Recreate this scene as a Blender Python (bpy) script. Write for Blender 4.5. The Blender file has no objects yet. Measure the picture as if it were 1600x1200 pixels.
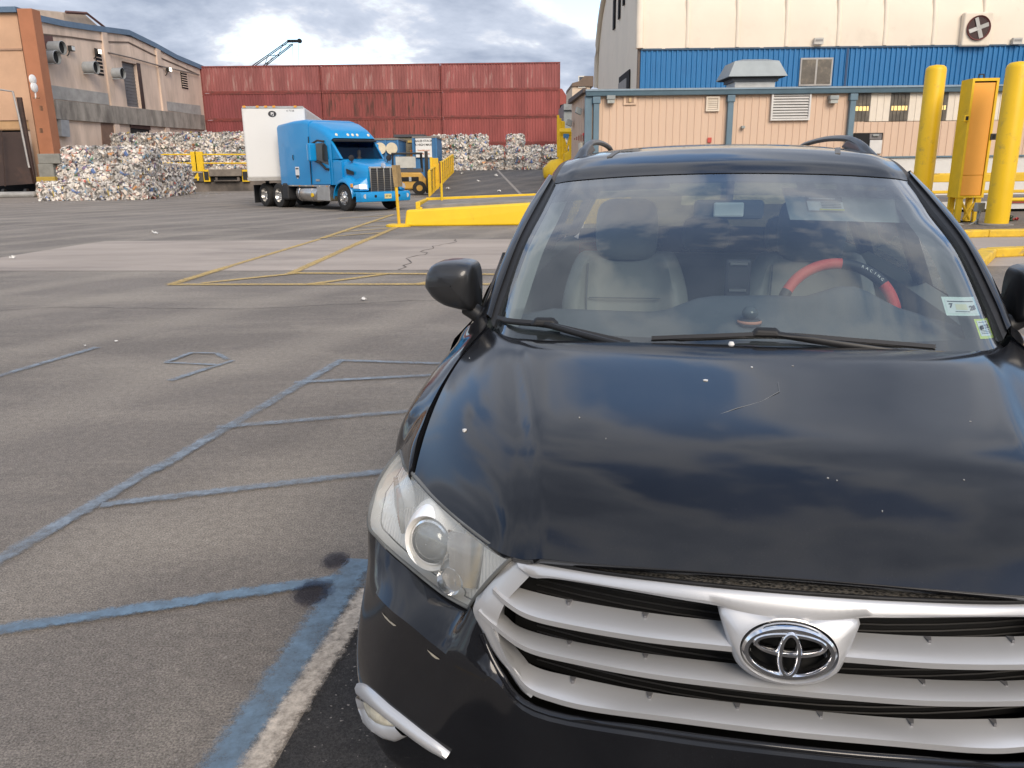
import bpy, bmesh, math, random
import numpy as np
from mathutils import Vector, Matrix

R = math.radians
random.seed(7)
scene = bpy.context.scene
COL = scene.collection

# ------------------------------------------------------------------ camera
FPX, HORIZON, ROLL, EYE = 1250.0, 260.0, 0.012, 1.633      # focal length in px of a 1600x1200 frame
PITCH = math.atan((600 - HORIZON) / FPX)
cam_data = bpy.data.cameras.new('camera')
cam_data.sensor_width = 36.0
cam_data.lens = 36.0 * FPX / 1600.0
cam_data.clip_start = 0.05
cam_data.clip_end = 3000
cam = bpy.data.objects.new('camera', cam_data)
COL.objects.link(cam)
cam.matrix_world = (Matrix.Translation((0, 0, EYE)) @ Matrix.Rotation(R(90) - PITCH, 4, 'X')
                    @ Matrix.Rotation(ROLL * -1.0, 4, 'Z'))
scene.camera = cam

# ------------------------------------------------------------------ sky with broken cloud
SUN_EL, SUN_AZ = R(34), R(163)          # azimuth from +Y towards +X: behind the camera, a little to its right
world = bpy.data.worlds.new('World')
scene.world = world
world.use_nodes = True
nt = world.node_tree
for n in list(nt.nodes):
    nt.nodes.remove(n)
def wn(t, **k):
    n = nt.nodes.new(t)
    for a, b in k.items():
        setattr(n, a, b)
    return n
wl = nt.links.new
w_out = wn('ShaderNodeOutputWorld')
w_bg = wn('ShaderNodeBackground'); w_bg.inputs['Strength'].default_value = 0.15
sky = wn('ShaderNodeTexSky', sky_type='NISHITA', sun_disc=False)
sky.sun_elevation = SUN_EL
sky.sun_rotation = SUN_AZ
sky.air_density = 1.0; sky.dust_density = 1.2; sky.ozone_density = 1.6
tc = wn('ShaderNodeTexCoord')
sep = wn('ShaderNodeSeparateXYZ'); wl(tc.outputs['Generated'], sep.inputs[0])
def wmath(op, a, b=None, clamp=False):
    n = wn('ShaderNodeMath', operation=op); n.use_clamp = clamp
    for i, q in enumerate((a, b)):
        if q is None: continue
        if isinstance(q, (int, float)): n.inputs[i].default_value = q
        else: wl(q, n.inputs[i])
    return n.outputs[0]
zc = wmath('MAXIMUM', sep.outputs[2], 0.0)
den = wmath('ADD', zc, 0.30)
px = wmath('DIVIDE', sep.outputs[0], den)
py = wmath('DIVIDE', sep.outputs[1], den)
comb = wn('ShaderNodeCombineXYZ'); wl(px, comb.inputs[0]); wl(py, comb.inputs[1])
def wnoise(scale, detail, rough, off, dist=0.0):
    mp = wn('ShaderNodeMapping'); mp.inputs['Location'].default_value = off
    wl(comb.outputs[0], mp.inputs[0])
    n = wn('ShaderNodeTexNoise'); n.inputs['Scale'].default_value = scale
    n.inputs['Detail'].default_value = detail; n.inputs['Roughness'].default_value = rough
    n.inputs['Distortion'].default_value = dist
    wl(mp.outputs[0], n.inputs['Vector'])
    return n.outputs['Fac']
def wramp(fac, stops):
    n = wn('ShaderNodeValToRGB')
    while len(n.color_ramp.elements) < len(stops):
        n.color_ramp.elements.new(0.5)
    for e, (p, c) in zip(n.color_ramp.elements, stops):
        e.position = p; e.color = (c[0], c[1], c[2], 1)
    wl(fac, n.inputs[0])
    return n.outputs[0]
big = wnoise(1.5, 7, 0.56, (2.58, 1.254, 0), 0.35)
fine = wnoise(3.4, 6, 0.58, (9.0, 4.2, 2.0), 0.2)
dens = wmath('ADD', wmath('MULTIPLY', big, 0.72), wmath('MULTIPLY', fine, 0.28))
cover = wramp(dens, [(0.425, (0, 0, 0)), (0.495, (1, 1, 1))])
shade = wramp(dens, [(0.43, (4.5, 4.4, 4.3)), (0.465, (3.7, 3.7, 3.8)), (0.515, (2.25, 2.48, 2.95)), (0.60, (1.35, 1.58, 2.05))])
mixc = wn('ShaderNodeMix', data_type='RGBA')
wl(cover, mixc.inputs['Factor']); wl(sky.outputs[0], mixc.inputs['A']); wl(shade, mixc.inputs['B'])
wl(mixc.outputs['Result'], w_bg.inputs['Color'])
wl(w_bg.outputs[0], w_out.inputs[0])

# ------------------------------------------------------------------ sun (veiled by cloud, so soft)
sd = bpy.data.lights.new('sun', 'SUN')
sd.energy = 1.5
sd.angle = R(32)
sd.color = (1.0, 0.87, 0.72)
sun = bpy.data.objects.new('sun', sd)
COL.objects.link(sun)
sdir = Vector((math.sin(SUN_AZ) * math.cos(SUN_EL), math.cos(SUN_AZ) * math.cos(SUN_EL), math.sin(SUN_EL)))
sun.rotation_euler = sdir.to_track_quat('Z', 'Y').to_euler()
sun.location = (20, -30, 40)

vs = scene.view_settings
vs.view_transform = 'Standard'
vs.look = 'None'
vs.gamma = 1.0
vs.use_curve_mapping = False
vs.exposure = 0.95
scene.cycles.max_bounces = 6
scene.cycles.diffuse_bounces = 3
scene.cycles.glossy_bounces = 4
scene.cycles.transparent_max_bounces = 10
scene.cycles.caustics_reflective = False
scene.cycles.caustics_refractive = False
scene.cycles.sample_clamp_indirect = 6.0

# ------------------------------------------------------------------ from a place in the frame to a point on a plane of the yard
def ray(u, v):
    a, b = u - 800.0, 600.0 - v
    cr, sr = math.cos(ROLL), math.sin(ROLL)
    x, y = cr * a + sr * b, cr * b - sr * a
    return Vector((x, FPX * math.cos(PITCH) + y * math.sin(PITCH), -FPX * math.sin(PITCH) + y * math.cos(PITCH))) / FPX
CAMP = Vector((0, 0, EYE))
def gnd(u, v, z=0.0):
    d = ray(u, v); return CAMP + d * ((z - EYE) / d.z)
def aty(u, v, y):
    d = ray(u, v); return CAMP + d * (y / d.y)
def atplane(u, v, p, n):
    d = ray(u, v); return CAMP + d * ((Vector(p) - CAMP).dot(n) / d.dot(n))

# ------------------------------------------------------------------ materials
MATS = {}
def mat(name, col, rough=0.6, metal=0.0, var=0.12, scale=2.0, bump=0.0, bscale=60.0, coat=0.0,
        dirt=None, dscale=1.5, dlo=0.5, dhi=0.7, stretch=(1, 1, 1), spec=0.5, detail=5.0):
    """procedural Principled material: base colour varied by noise, optional dirt/rust colour, optional bump"""
    if name in MATS:
        return MATS[name]
    m = bpy.data.materials.new(name)
    m.use_nodes = True
    t = m.node_tree; N = t.nodes; L = t.links.new
    b = N['Principled BSDF']
    b.inputs['Roughness'].default_value = rough
    b.inputs['Metallic'].default_value = metal
    b.inputs['Specular IOR Level'].default_value = spec
    if coat:
        b.inputs['Coat Weight'].default_value = coat
        b.inputs['Coat Roughness'].default_value = 0.03
    co = N.new('ShaderNodeTexCoord')
    mp = N.new('ShaderNodeMapping'); mp.inputs['Scale'].default_value = stretch
    L(co.outputs['Object'], mp.inputs[0])
    nz = N.new('ShaderNodeTexNoise'); nz.inputs['Scale'].default_value = scale
    nz.inputs['Detail'].default_value = detail; nz.inputs['Roughness'].default_value = 0.6
    L(mp.outputs[0], nz.inputs['Vector'])
    rp = N.new('ShaderNodeValToRGB')
    lo = [max(0, c * (1 - var)) for c in col]; hi = [min(1, c * (1 + var)) for c in col]
    rp.color_ramp.elements[0].position = 0.3; rp.color_ramp.elements[0].color = (*lo, 1)
    rp.color_ramp.elements[1].position = 0.7; rp.color_ramp.elements[1].color = (*hi, 1)
    L(nz.outputs['Fac'], rp.inputs[0])
    out = rp.outputs[0]
    if dirt:
        nd = N.new('ShaderNodeTexNoise'); nd.inputs['Scale'].default_value = dscale
        nd.inputs['Detail'].default_value = 8; nd.inputs['Roughness'].default_value = 0.65
        L(mp.outputs[0], nd.inputs['Vector'])
        rd = N.new('ShaderNodeValToRGB')
        rd.color_ramp.elements[0].position = dlo; rd.color_ramp.elements[0].color = (0, 0, 0, 1)
        rd.color_ramp.elements[1].position = dhi; rd.color_ramp.elements[1].color = (1, 1, 1, 1)
        L(nd.outputs['Fac'], rd.inputs[0])
        mx = N.new('ShaderNodeMix'); mx.data_type = 'RGBA'
        L(rd.outputs[0], mx.inputs['Factor']); L(out, mx.inputs['A']); mx.inputs['B'].default_value = (*dirt, 1)
        out = mx.outputs['Result']
    L(out, b.inputs['Base Color'])
    if bump:
        nb = N.new('ShaderNodeTexNoise'); nb.inputs['Scale'].default_value = bscale; nb.inputs['Detail'].default_value = 4
        L(mp.outputs[0], nb.inputs['Vector'])
        bp = N.new('ShaderNodeBump'); bp.inputs['Strength'].default_value = bump; bp.inputs['Distance'].default_value = 0.02
        L(nb.outputs['Fac'], bp.inputs['Height']); L(bp.outputs[0], b.inputs['Normal'])
    MATS[name] = m
    return m

def emit_mat(name, col, strength):
    if name in MATS: return MATS[name]
    m = bpy.data.materials.new(name); m.use_nodes = True
    b = m.node_tree.nodes['Principled BSDF']
    b.inputs['Base Color'].default_value = (*col, 1)
    b.inputs['Emission Color'].default_value = (*col, 1); b.inputs['Emission Strength'].default_value = strength
    MATS[name] = m
    return m

def glass_mat(name, tint=(0.8, 0.87, 0.84), rough=0.0, refl=1.0, haze=0.0, haze_col=(0.6, 0.6, 0.58)):
    """thin sheet of glass: tinted see-through plus Fresnel reflection, optional milky haze"""
    if name in MATS: return MATS[name]
    m = bpy.data.materials.new(name); m.use_nodes = True
    t = m.node_tree; N = t.nodes; L = t.links.new
    N.remove(N['Principled BSDF'])
    out = N['Material Output']
    tr = N.new('ShaderNodeBsdfTransparent'); tr.inputs[0].default_value = (*tint, 1)
    gl = N.new('ShaderNodeBsdfGlossy'); gl.inputs['Roughness'].default_value = rough
    fr = N.new('ShaderNodeFresnel')
    ge_ = N.new('ShaderNodeNewGeometry'); io_ = N.new('ShaderNodeMapRange'); io_.inputs[3].default_value = 1.5; io_.inputs[4].default_value = 1 / 1.5   # same reflection from either side of the sheet
    L(ge_.outputs['Backfacing'], io_.inputs[0]); L(io_.outputs[0], fr.inputs['IOR'])
    mu = N.new('ShaderNodeMath'); mu.operation = 'MULTIPLY'; mu.use_clamp = True; mu.inputs[1].default_value = refl
    L(fr.outputs[0], mu.inputs[0])
    base = tr.outputs[0]
    if haze:
        df = N.new('ShaderNodeBsdfDiffuse'); df.inputs[0].default_value = (*haze_col, 1)
        co = N.new('ShaderNodeTexCoord')
        nz = N.new('ShaderNodeTexNoise'); nz.inputs['Scale'].default_value = 6; nz.inputs['Detail'].default_value = 4
        L(co.outputs['Object'], nz.inputs['Vector'])
        m2 = N.new('ShaderNodeMath'); m2.operation = 'MULTIPLY'; m2.inputs[1].default_value = haze * 2; m2.use_clamp = True
        L(nz.outputs['Fac'], m2.inputs[0])
        mh = N.new('ShaderNodeMixShader'); L(m2.outputs[0], mh.inputs[0]); L(tr.outputs[0], mh.inputs[1]); L(df.outputs[0], mh.inputs[2])
        base = mh.outputs[0]
    mx = N.new('ShaderNodeMixShader'); L(mu.outputs[0], mx.inputs[0]); L(base, mx.inputs[1]); L(gl.outputs[0], mx.inputs[2])
    L(mx.outputs[0], out.inputs[0])
    MATS[name] = m
    return m

# ------------------------------------------------------------------ mesh helpers
class MB:
    """collects polygons and links them as ONE mesh object"""
    def __init__(s): s.v = []; s.f = []; s.c = None
    def add(s, vs_, fs_):
        k = len(s.v); s.v += [tuple(p) for p in vs_]; s.f += [tuple(k + i for i in f) for f in fs_]; return s
    def box(s, x0, x1, y0, y1, z0, z1):
        return s.add([(x0, y0, z0), (x1, y0, z0), (x1, y1, z0), (x0, y1, z0), (x0, y0, z1), (x1, y0, z1), (x1, y1, z1), (x0, y1, z1)],
                     [(3, 2, 1, 0), (4, 5, 6, 7), (0, 1, 5, 4), (1, 2, 6, 5), (2, 3, 7, 6), (3, 0, 4, 7)])
    def quad(s, a, b, c, d): return s.add([a, b, c, d], [(0, 1, 2, 3)])
    def poly(s, pts): return s.add(pts, [tuple(range(len(pts)))])
    def hexa(s, lo, hi):
        """solid between two loops of n points"""
        n = len(lo)
        return s.add(list(lo) + list(hi), [tuple(range(n - 1, -1, -1)), tuple(range(n, 2 * n))] +
                     [(i, (i + 1) % n, n + (i + 1) % n, n + i) for i in range(n)])
    def cyl(s, p0, p1, r0, r1=None, n=16, caps=True):
        r1 = r0 if r1 is None else r1
        p0, p1 = Vector(p0), Vector(p1); d = (p1 - p0).normalized()
        a = d.orthogonal().normalized(); b = d.cross(a)
        ring = lambda p, r: [p + (a * math.cos(2 * math.pi * i / n) + b * math.sin(2 * math.pi * i / n)) * r for i in range(n)]
        f = [(i, (i + 1) % n, n + (i + 1) % n, n + i) for i in range(n)]
        if caps: f += [tuple(range(n - 1, -1, -1)), tuple(range(n, 2 * n))]
        return s.add(ring(p0, r0) + ring(p1, r1), f)
    def tube(s, path, r, n=8, closed=False):
        P = [Vector(p) for p in path]; m = len(P); vs_, fs_ = [], []
        for i, p in enumerate(P):
            a = P[(i - 1) % m] if (closed or i > 0) else p
            c = P[(i + 1) % m] if (closed or i < m - 1) else p
            d = (c - a).normalized()
            up = Vector((0, 0, 1)) if abs(d.z) < 0.9 else Vector((1, 0, 0))
            x = d.cross(up).normalized(); y = x.cross(d)
            rr = r[i] if isinstance(r, (list, tuple)) else r
            vs_ += [p + (x * math.cos(2 * math.pi * k / n) + y * math.sin(2 * math.pi * k / n)) * rr for k in range(n)]
        for i in range(m if closed else m - 1):
            j = (i + 1) % m
            fs_ += [(i * n + k, i * n + (k + 1) % n, j * n + (k + 1) % n, j * n + k) for k in range(n)]
        if not closed:
            fs_ += [tuple(range(n - 1, -1, -1)), tuple((m - 1) * n + k for k in range(n))]
        return s.add(vs_, fs_)
    def lathe(s, prof, c, axis, n=24):
        """prof: (radius, offset along axis)"""
        c, d = Vector(c), Vector(axis).normalized(); a = d.orthogonal().normalized(); b = d.cross(a); vs_, fs_ = [], []
        for r_, h_ in prof:
            vs_ += [c + d * h_ + (a * math.cos(2 * math.pi * k / n) + b * math.sin(2 * math.pi * k / n)) * max(r_, 1e-4) for k in range(n)]
        for i in range(len(prof) - 1):
            fs_ += [(i * n + k, i * n + (k + 1) % n, (i + 1) * n + (k + 1) % n, (i + 1) * n + k) for k in range(n)]
        return s.add(vs_, fs_)
    def grid(s, P):
        m, n = len(P), len(P[0])
        return s.add([p for row in P for p in row],
                     [(i * n + j, i * n + j + 1, (i + 1) * n + j + 1, (i + 1) * n + j) for i in range(m - 1) for j in range(n - 1)])
    def build(s, name, material, parent=None, smooth=0, bevel=0.0, segs=2, subd=0, weld=False):
        me = bpy.data.meshes.new(name)
        me.from_pydata([tuple(p) for p in s.v], [], s.f)
        bm = bmesh.new(); bm.from_mesh(me)
        if weld: bmesh.ops.remove_doubles(bm, verts=bm.verts, dist=1e-5)
        bmesh.ops.recalc_face_normals(bm, faces=bm.faces)
        bm.to_mesh(me); bm.free()
        return link(name, me, material, parent, smooth, bevel, segs, subd)
def link(name, me, material, parent=None, smooth=0, bevel=0.0, segs=2, subd=0):
    o = bpy.data.objects.new(name, me); COL.objects.link(o)
    if material is not None:
        for q in (material if isinstance(material, (list, tuple)) else [material]): me.materials.append(q)
    if smooth:
        me.polygons.foreach_set('use_smooth', [True] * len(me.polygons))
        me.set_sharp_from_angle(angle=R(smooth))
    if bevel:
        md = o.modifiers.new('bevel', 'BEVEL'); md.width = bevel; md.segments = segs; md.limit_method = 'ANGLE'; md.angle_limit = R(40)
    if subd:
        md = o.modifiers.new('subd', 'SUBSURF'); md.levels = subd; md.render_levels = subd
    if parent is not None: o.parent = parent
    return o
def thing(name, label, cat, loc=(0, 0, 0), rz=0.0, group=None):
    o = bpy.data.objects.new(name, None); COL.objects.link(o); o.empty_display_size = 0.2
    o.location = loc; o.rotation_euler = (0, 0, rz)
    return tag(o, label, cat, group)
def tag(o, label, cat, group=None):
    o['label'] = label; o['category'] = cat
    if group: o['group'] = group
    return o
def struct(o, kind='structure'): o['kind'] = kind; return o
def bx(name, m, parent, x0, x1, y0, y1, z0, z1, bevel=0.0):
    return MB().box(x0, x1, y0, y1, z0, z1).build(name, m, parent, bevel=bevel)
def share(o, parent, loc=(0, 0, 0), rz=None, name=None):
    c = o.copy(); COL.objects.link(c); c.parent = parent; c.location = loc
    if rz is not None: c.rotation_euler = (0, 0, rz)
    return c
def copy_tree(o, parent=None):
    c = o.copy(); COL.objects.link(c); c.parent = parent
    for ch in list(o.children): copy_tree(ch, c)
    return c
def cr(P, t):
    """Catmull-Rom through the points P at t in 0..1"""
    n = len(P) - 1; x = min(max(t, 0), 1) * n; i = min(int(x), n - 1); f = x - i
    p1, p2 = P[i], P[i + 1]
    p0 = P[i - 1] if i > 0 else 2 * p1 - p2
    p3 = P[i + 2] if i + 2 <= n else 2 * p2 - p1
    return 0.5 * ((2 * p1) + (-p0 + p2) * f + (2 * p0 - 5 * p1 + 4 * p2 - p3) * f * f + (-p0 + 3 * p1 - 3 * p2 + p3) * f ** 3)
def surf(net, nu, nv):
    """fine grid through a control net (list of rows of points)"""
    A = [[np.array(p, float) for p in row] for row in net]
    rows = [[cr(row, j / nv) for j in range(nv + 1)] for row in A]
    cols = list(zip(*rows))
    return [[tuple(cr(list(c), i / nu)) for c in cols] for i in range(nu + 1)]
def curve(P, n): 
    Q = [np.array(p, float) for p in P]
    return [tuple(cr(Q, i / n)) for i in range(n + 1)]
def mirx(p): return (-p[0], p[1], p[2])
def interp(x, tab):
    """piecewise-linear table lookup on sorted (x, y...)"""
    if x <= tab[0][0]: return tab[0][1]
    for (a, b), (c, d) in zip(tab, tab[1:]):
        if x <= c: return b + (d - b) * (x - a) / (c - a)
    return tab[-1][1]
def text_mesh(body, size, extrude=0.0015, bold=0.0):
    cu = bpy.data.curves.new('lettering', 'FONT'); cu.body = body; cu.size = size; cu.extrude = extrude
    cu.align_x = 'CENTER'; cu.align_y = 'CENTER'; cu.resolution_u = 3; cu.offset = bold
    ob = bpy.data.objects.new('lettering', cu); COL.objects.link(ob)
    dg = bpy.context.evaluated_depsgraph_get()
    me = bpy.data.meshes.new_from_object(ob.evaluated_get(dg))
    bpy.data.objects.remove(ob)
    return me
def lettering(body, size, m, parent, mtx, name='lettering', bold=0.0):
    me = text_mesh(body, size, 0.0015, bold)
    me.transform(mtx)
    return link(name, me, m, parent)
def facing(loc, right, up):
    """matrix that lays text (x right, y up) at loc"""
    x, y = Vector(right).normalized(), Vector(up).normalized(); z = x.cross(y)
    return Matrix(((x.x, y.x, z.x, loc[0]), (x.y, y.y, z.y, loc[1]), (x.z, y.z, z.z, loc[2]), (0, 0, 0, 1)))
ORD = ['first', 'second', 'third', 'fourth', 'fifth', 'sixth', 'seventh', 'eighth', 'ninth', 'tenth', 'eleventh', 'twelfth']
# ================================================================== ground
def asphalt_mat(name, base, tan_amt, dust=(0.36, 0.315, 0.26)):
    m = bpy.data.materials.new(name); m.use_nodes = True
    t = m.node_tree; N = t.nodes; L = t.links.new
    b = N['Principled BSDF']; b.inputs['Roughness'].default_value = 0.88; b.inputs['Specular IOR Level'].default_value = 0.35
    co = N.new('ShaderNodeTexCoord')
    def nz(scale, det, rough=0.6, stretch=None, dist=0.0):
        n = N.new('ShaderNodeTexNoise'); n.inputs['Scale'].default_value = scale; n.inputs['Detail'].default_value = det
        n.inputs['Roughness'].default_value = rough; n.inputs['Distortion'].default_value = dist
        if stretch:
            mp = N.new('ShaderNodeMapping'); mp.inputs['Scale'].default_value = stretch[:3]; mp.inputs['Rotation'].default_value = (0, 0, stretch[3])
            L(co.outputs['Object'], mp.inputs[0]); L(mp.outputs[0], n.inputs['Vector'])
        else: L(co.outputs['Object'], n.inputs['Vector'])
        return n.outputs['Fac']
    def ramp(f, a, b_, ca, cb):
        r = N.new('ShaderNodeValToRGB'); r.color_ramp.elements[0].position = a; r.color_ramp.elements[1].position = b_
        r.color_ramp.elements[0].color = (*ca, 1); r.color_ramp.elements[1].color = (*cb, 1); L(f, r.inputs[0]); return r.outputs[0]
    def mix(f, a, b_, blend='MIX'):
        x = N.new('ShaderNodeMix'); x.data_type = 'RGBA'; x.blend_type = blend
        for s_, q in (('Factor', f), ('A', a), ('B', b_)):
            if isinstance(q, (int, float)): x.inputs[s_].default_value = q
            elif isinstance(q, tuple): x.inputs[s_].default_value = (*q, 1)
            else: L(q, x.inputs[s_])
        return x.outputs['Result']
    patch = ramp(nz(0.22, 6), 0.32, 0.68, tuple(c * 0.80 for c in base), tuple(c * 1.18 for c in base))
    c1 = mix(ramp(nz(0.55, 7, 0.65, (0.35, 1.3, 1, R(-55))), 0.48, 0.72, (0, 0, 0), (tan_amt,) * 3), patch, dust)
    c2 = mix(ramp(nz(1.6, 6, 0.6, None, 0.6), 0.55, 0.78, (0, 0, 0), (tan_amt * 0.6,) * 3), c1, dust)
    wv = N.new('ShaderNodeTexWave'); wv.wave_type = 'BANDS'; wv.bands_direction = 'X'; wv.inputs['Scale'].default_value = 0.16; wv.inputs['Distortion'].default_value = 5.0; wv.inputs['Detail'].default_value = 4; wv.inputs['Detail Scale'].default_value = 0.6
    mpw = N.new('ShaderNodeMapping'); mpw.inputs['Rotation'].default_value = (0, 0, R(24)); L(co.outputs['Object'], mpw.inputs[0]); L(mpw.outputs[0], wv.inputs['Vector'])
    c2 = mix(ramp(wv.outputs['Fac'], 0.62, 1.0, (0, 0, 0), (tan_amt * 0.55,) * 3), c2, dust)
    dark = mix(ramp(nz(0.9, 5), 0.60, 0.75, (0, 0, 0), (0.35,) * 3), c2, tuple(c * 0.55 for c in base))
    grain = ramp(nz(130, 4, 0.75), 0.38, 0.63, (0.52,) * 3, (1.48,) * 3)
    c3 = mix(1.0, dark, grain, 'MULTIPLY')
    c3 = mix(1.0, c3, ramp(nz(22, 5, 0.7), 0.35, 0.66, (0.84,) * 3, (1.16,) * 3), 'MULTIPLY')
    speck = ramp(nz(70, 1, 0.5), 0.70, 0.75, (0, 0, 0), (0.8,) * 3)
    c4 = mix(speck, c3, (0.34, 0.31, 0.28))
    L(c4, b.inputs['Base Color'])
    bp = N.new('ShaderNodeBump'); bp.inputs['Strength'].default_value = 0.8; bp.inputs['Distance'].default_value = 0.008
    L(nz(170, 3, 0.7), bp.inputs['Height']); L(bp.outputs[0], b.inputs['Normal'])
    return m
M_asphalt = asphalt_mat('worn_asphalt', (0.214, 0.187, 0.161), 0.72)
M_dark_asphalt = asphalt_mat('darker_asphalt', (0.040, 0.038, 0.038), 0.06)
M_concrete_road = mat('road_concrete', (0.375, 0.318, 0.27), 0.9, var=0.16, scale=0.9, bump=0.25, bscale=60, stretch=(0.35, 1, 1), dirt=(0.20, 0.17, 0.15), dscale=0.8, dlo=0.52, dhi=0.8)
M_concrete = mat('old_concrete', (0.26, 0.235, 0.205), 0.9, var=0.22, scale=1.2, bump=0.3, bscale=25, dirt=(0.12, 0.11, 0.10), dscale=0.7, dlo=0.48, dhi=0.75)

def sheet(name, pts, z, m):
    o = MB().poly([(p[0], p[1], z) for p in pts]).build(name, m)
    if o.data.polygons[0].normal.z < 0: o.data.flip_normals()
    return struct(o)
sheet('ground', [(-1200, -1200), (1200, -1200), (1200, 1500), (-1200, 1500)], 0.0, M_asphalt)
# pale concrete strip that crosses the yard, with its slabs as pieces
edge_lo = [(-9.3, 14.0), (-4.2, 13.36), (-1.0, 13.2), (3, 13.0), (9, 12.7), (16, 12.4)]
edge_hi = [(-9.78, 19.6), (-4.5, 19.2), (0, 18.8), (4, 18.6), (9, 18.3), (16, 18.0)]
strip = sheet('concrete_strip', [(-10.4, 11.9), (-8.8, 13.8)] + edge_lo[1:] + list(reversed(edge_hi)) + [(-9.95, 18.6)], 0.005, M_concrete_road)
# crack in the slab
rk = random.Random(21); cm = MB(); yk = 18.9; xk = -1.30; ck = []
while yk > 13.2:
    ck.append((xk, yk)); yk -= rk.uniform(.10, .28); xk += rk.uniform(-.13, .12) + (-.006)
for i_, ((a, b), (c, d)) in enumerate(zip(ck, ck[1:])):
    w0, w1 = .005 + .012 * abs(math.sin(i_ * .9)), .005 + .012 * abs(math.sin(i_ * .9 + .9))
    cm.quad((a - w0, b, .0095), (a + w0, b, .0095), (c + w1, d, .0095), (c - w1, d, .0095))
cm.build('crack', mat('crack_dark', (0.13, 0.11, 0.095), 0.95), strip)
# darker asphalt sheet under and before the parked car
bay_pts = [(-0.60, 2.62), (-0.685, 1.90), (-0.80, 1.0), (-0.95, -0.5), (3.6, -0.5), (3.2, 3.2), (3.4, 7.0), (0.45, 7.0), (-0.05, 4.6)]
sheet('dark_bay', bay_pts, 0.004, M_dark_asphalt)

# ------------------------------------------------------------------ painted markings, worn through to the asphalt
def paint_mat(name, col, wear_lo, wear_hi, scale=14):
    m = bpy.data.materials.new(name); m.use_nodes = True
    t = m.node_tree; N = t.nodes; L = t.links.new
    b = N['Principled BSDF']; b.inputs['Roughness'].default_value = 0.75
    co = N.new('ShaderNodeTexCoord')
    n1 = N.new('ShaderNodeTexNoise'); n1.inputs['Scale'].default_value = scale; n1.inputs['Detail'].default_value = 9; n1.inputs['Roughness'].default_value = 0.75
    L(co.outputs['Object'], n1.inputs['Vector'])
    n2 = N.new('ShaderNodeTexNoise'); n2.inputs['Scale'].default_value = 0.9; n2.inputs['Detail'].default_value = 3
    L(co.outputs['Object'], n2.inputs['Vector'])
    ad = N.new('ShaderNodeMath'); ad.operation = 'ADD'; L(n1.outputs['Fac'], ad.inputs[0])
    ml = N.new('ShaderNodeMath'); ml.operation = 'MULTIPLY'; ml.inputs[1].default_value = 0.6; L(n2.outputs['Fac'], ml.inputs[0]); L(ml.outputs[0], ad.inputs[1])
    r = N.new('ShaderNodeValToRGB'); r.color_ramp.elements[0].position = wear_lo; r.color_ramp.elements[1].position = wear_hi
    L(ad.outputs[0], r.inputs[0])
    cr_ = N.new('ShaderNodeValToRGB'); cr_.color_ramp.elements[0].color = (*[c * 0.62 for c in col], 1); cr_.color_ramp.elements[1].color = (*[min(1, c * 1.25) for c in col], 1)
    L(n1.outputs['Fac'], cr_.inputs[0]); L(cr_.outputs[0], b.inputs['Base Color'])
    uv = N.new('ShaderNodeUVMap'); sx = N.new('ShaderNodeSeparateXYZ'); L(uv.outputs[0], sx.inputs[0])
    def mth(op, a, b_):
        n = N.new('ShaderNodeMath'); n.operation = op
        for i_, q in enumerate((a, b_)):
            if isinstance(q, (int, float)): n.inputs[i_].default_value = q
            else: L(q, n.inputs[i_])
        return n.outputs[0]
    dv = mth('SUBTRACT', 0.5, mth('ABSOLUTE', mth('SUBTRACT', sx.outputs[1], 0.5), 0))
    n3 = N.new('ShaderNodeTexNoise'); n3.inputs['Scale'].default_value = 28; n3.inputs['Detail'].default_value = 6; n3.inputs['Roughness'].default_value = 0.8
    L(co.outputs['Object'], n3.inputs['Vector'])
    ed = N.new('ShaderNodeValToRGB'); ed.color_ramp.elements[0].position = 0.50; ed.color_ramp.elements[1].position = 0.74
    L(mth('ADD', mth('MULTIPLY', dv, 1.1), mth('MULTIPLY', n3.outputs['Fac'], 0.85)), ed.inputs[0])
    al = mth('MULTIPLY', r.outputs[0], ed.outputs[0])
    tr = N.new('ShaderNodeBsdfTransparent'); mx = N.new('ShaderNodeMixShader')
    L(al, mx.inputs[0]); L(tr.outputs[0], mx.inputs[1]); L(b.outputs[0], mx.inputs[2]); L(mx.outputs[0], N['Material Output'].inputs[0])
    return m
M_yline = paint_mat('worn_yellow_paint', (0.60, 0.415, 0.14), 0.22, 1.0)
M_bline = paint_mat('worn_blue_paint', (0.255, 0.30, 0.345), 0.50, 1.85, 9)
M_bline2 = paint_mat('blue_paint', (0.160, 0.240, 0.320), 0.25, 1.5, 12)
M_wline = paint_mat('worn_cream_paint', (0.60, 0.52, 0.43), 0.36, 0.92, 34)
M_dark_spot = mat('dark_spot', (0.045, 0.045, 0.050), 0.6, var=0.3, scale=30)
STRIPE_N = [0]
def stripe(a, b, w, m, z=0.010, w2=None, name='painted_line'):
    STRIPE_N[0] += 1; z += 0.00025 * (STRIPE_N[0] % 14)          # crossing lines lie one over the other, never in one plane
    a, b = Vector((a[0], a[1], z)), Vector((b[0], b[1], z)); d = (b - a).normalized(); n = Vector((-d.y, d.x, 0)); w2 = w if w2 is None else w2
    w *= 1.25; w2 *= 1.25
    me = bpy.data.meshes.new(name); me.from_pydata([a - n * w / 2, b - n * w2 / 2, b + n * w2 / 2, a + n * w / 2], [], [(0, 1, 2, 3)])
    ul = me.uv_layers.new(name='UVMap'); 
    for k_, q in enumerate(((0, 0), (1, 0), (1, 1), (0, 1))): ul.data[k_].uv = q
    return struct(link(name, me, m))
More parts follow.
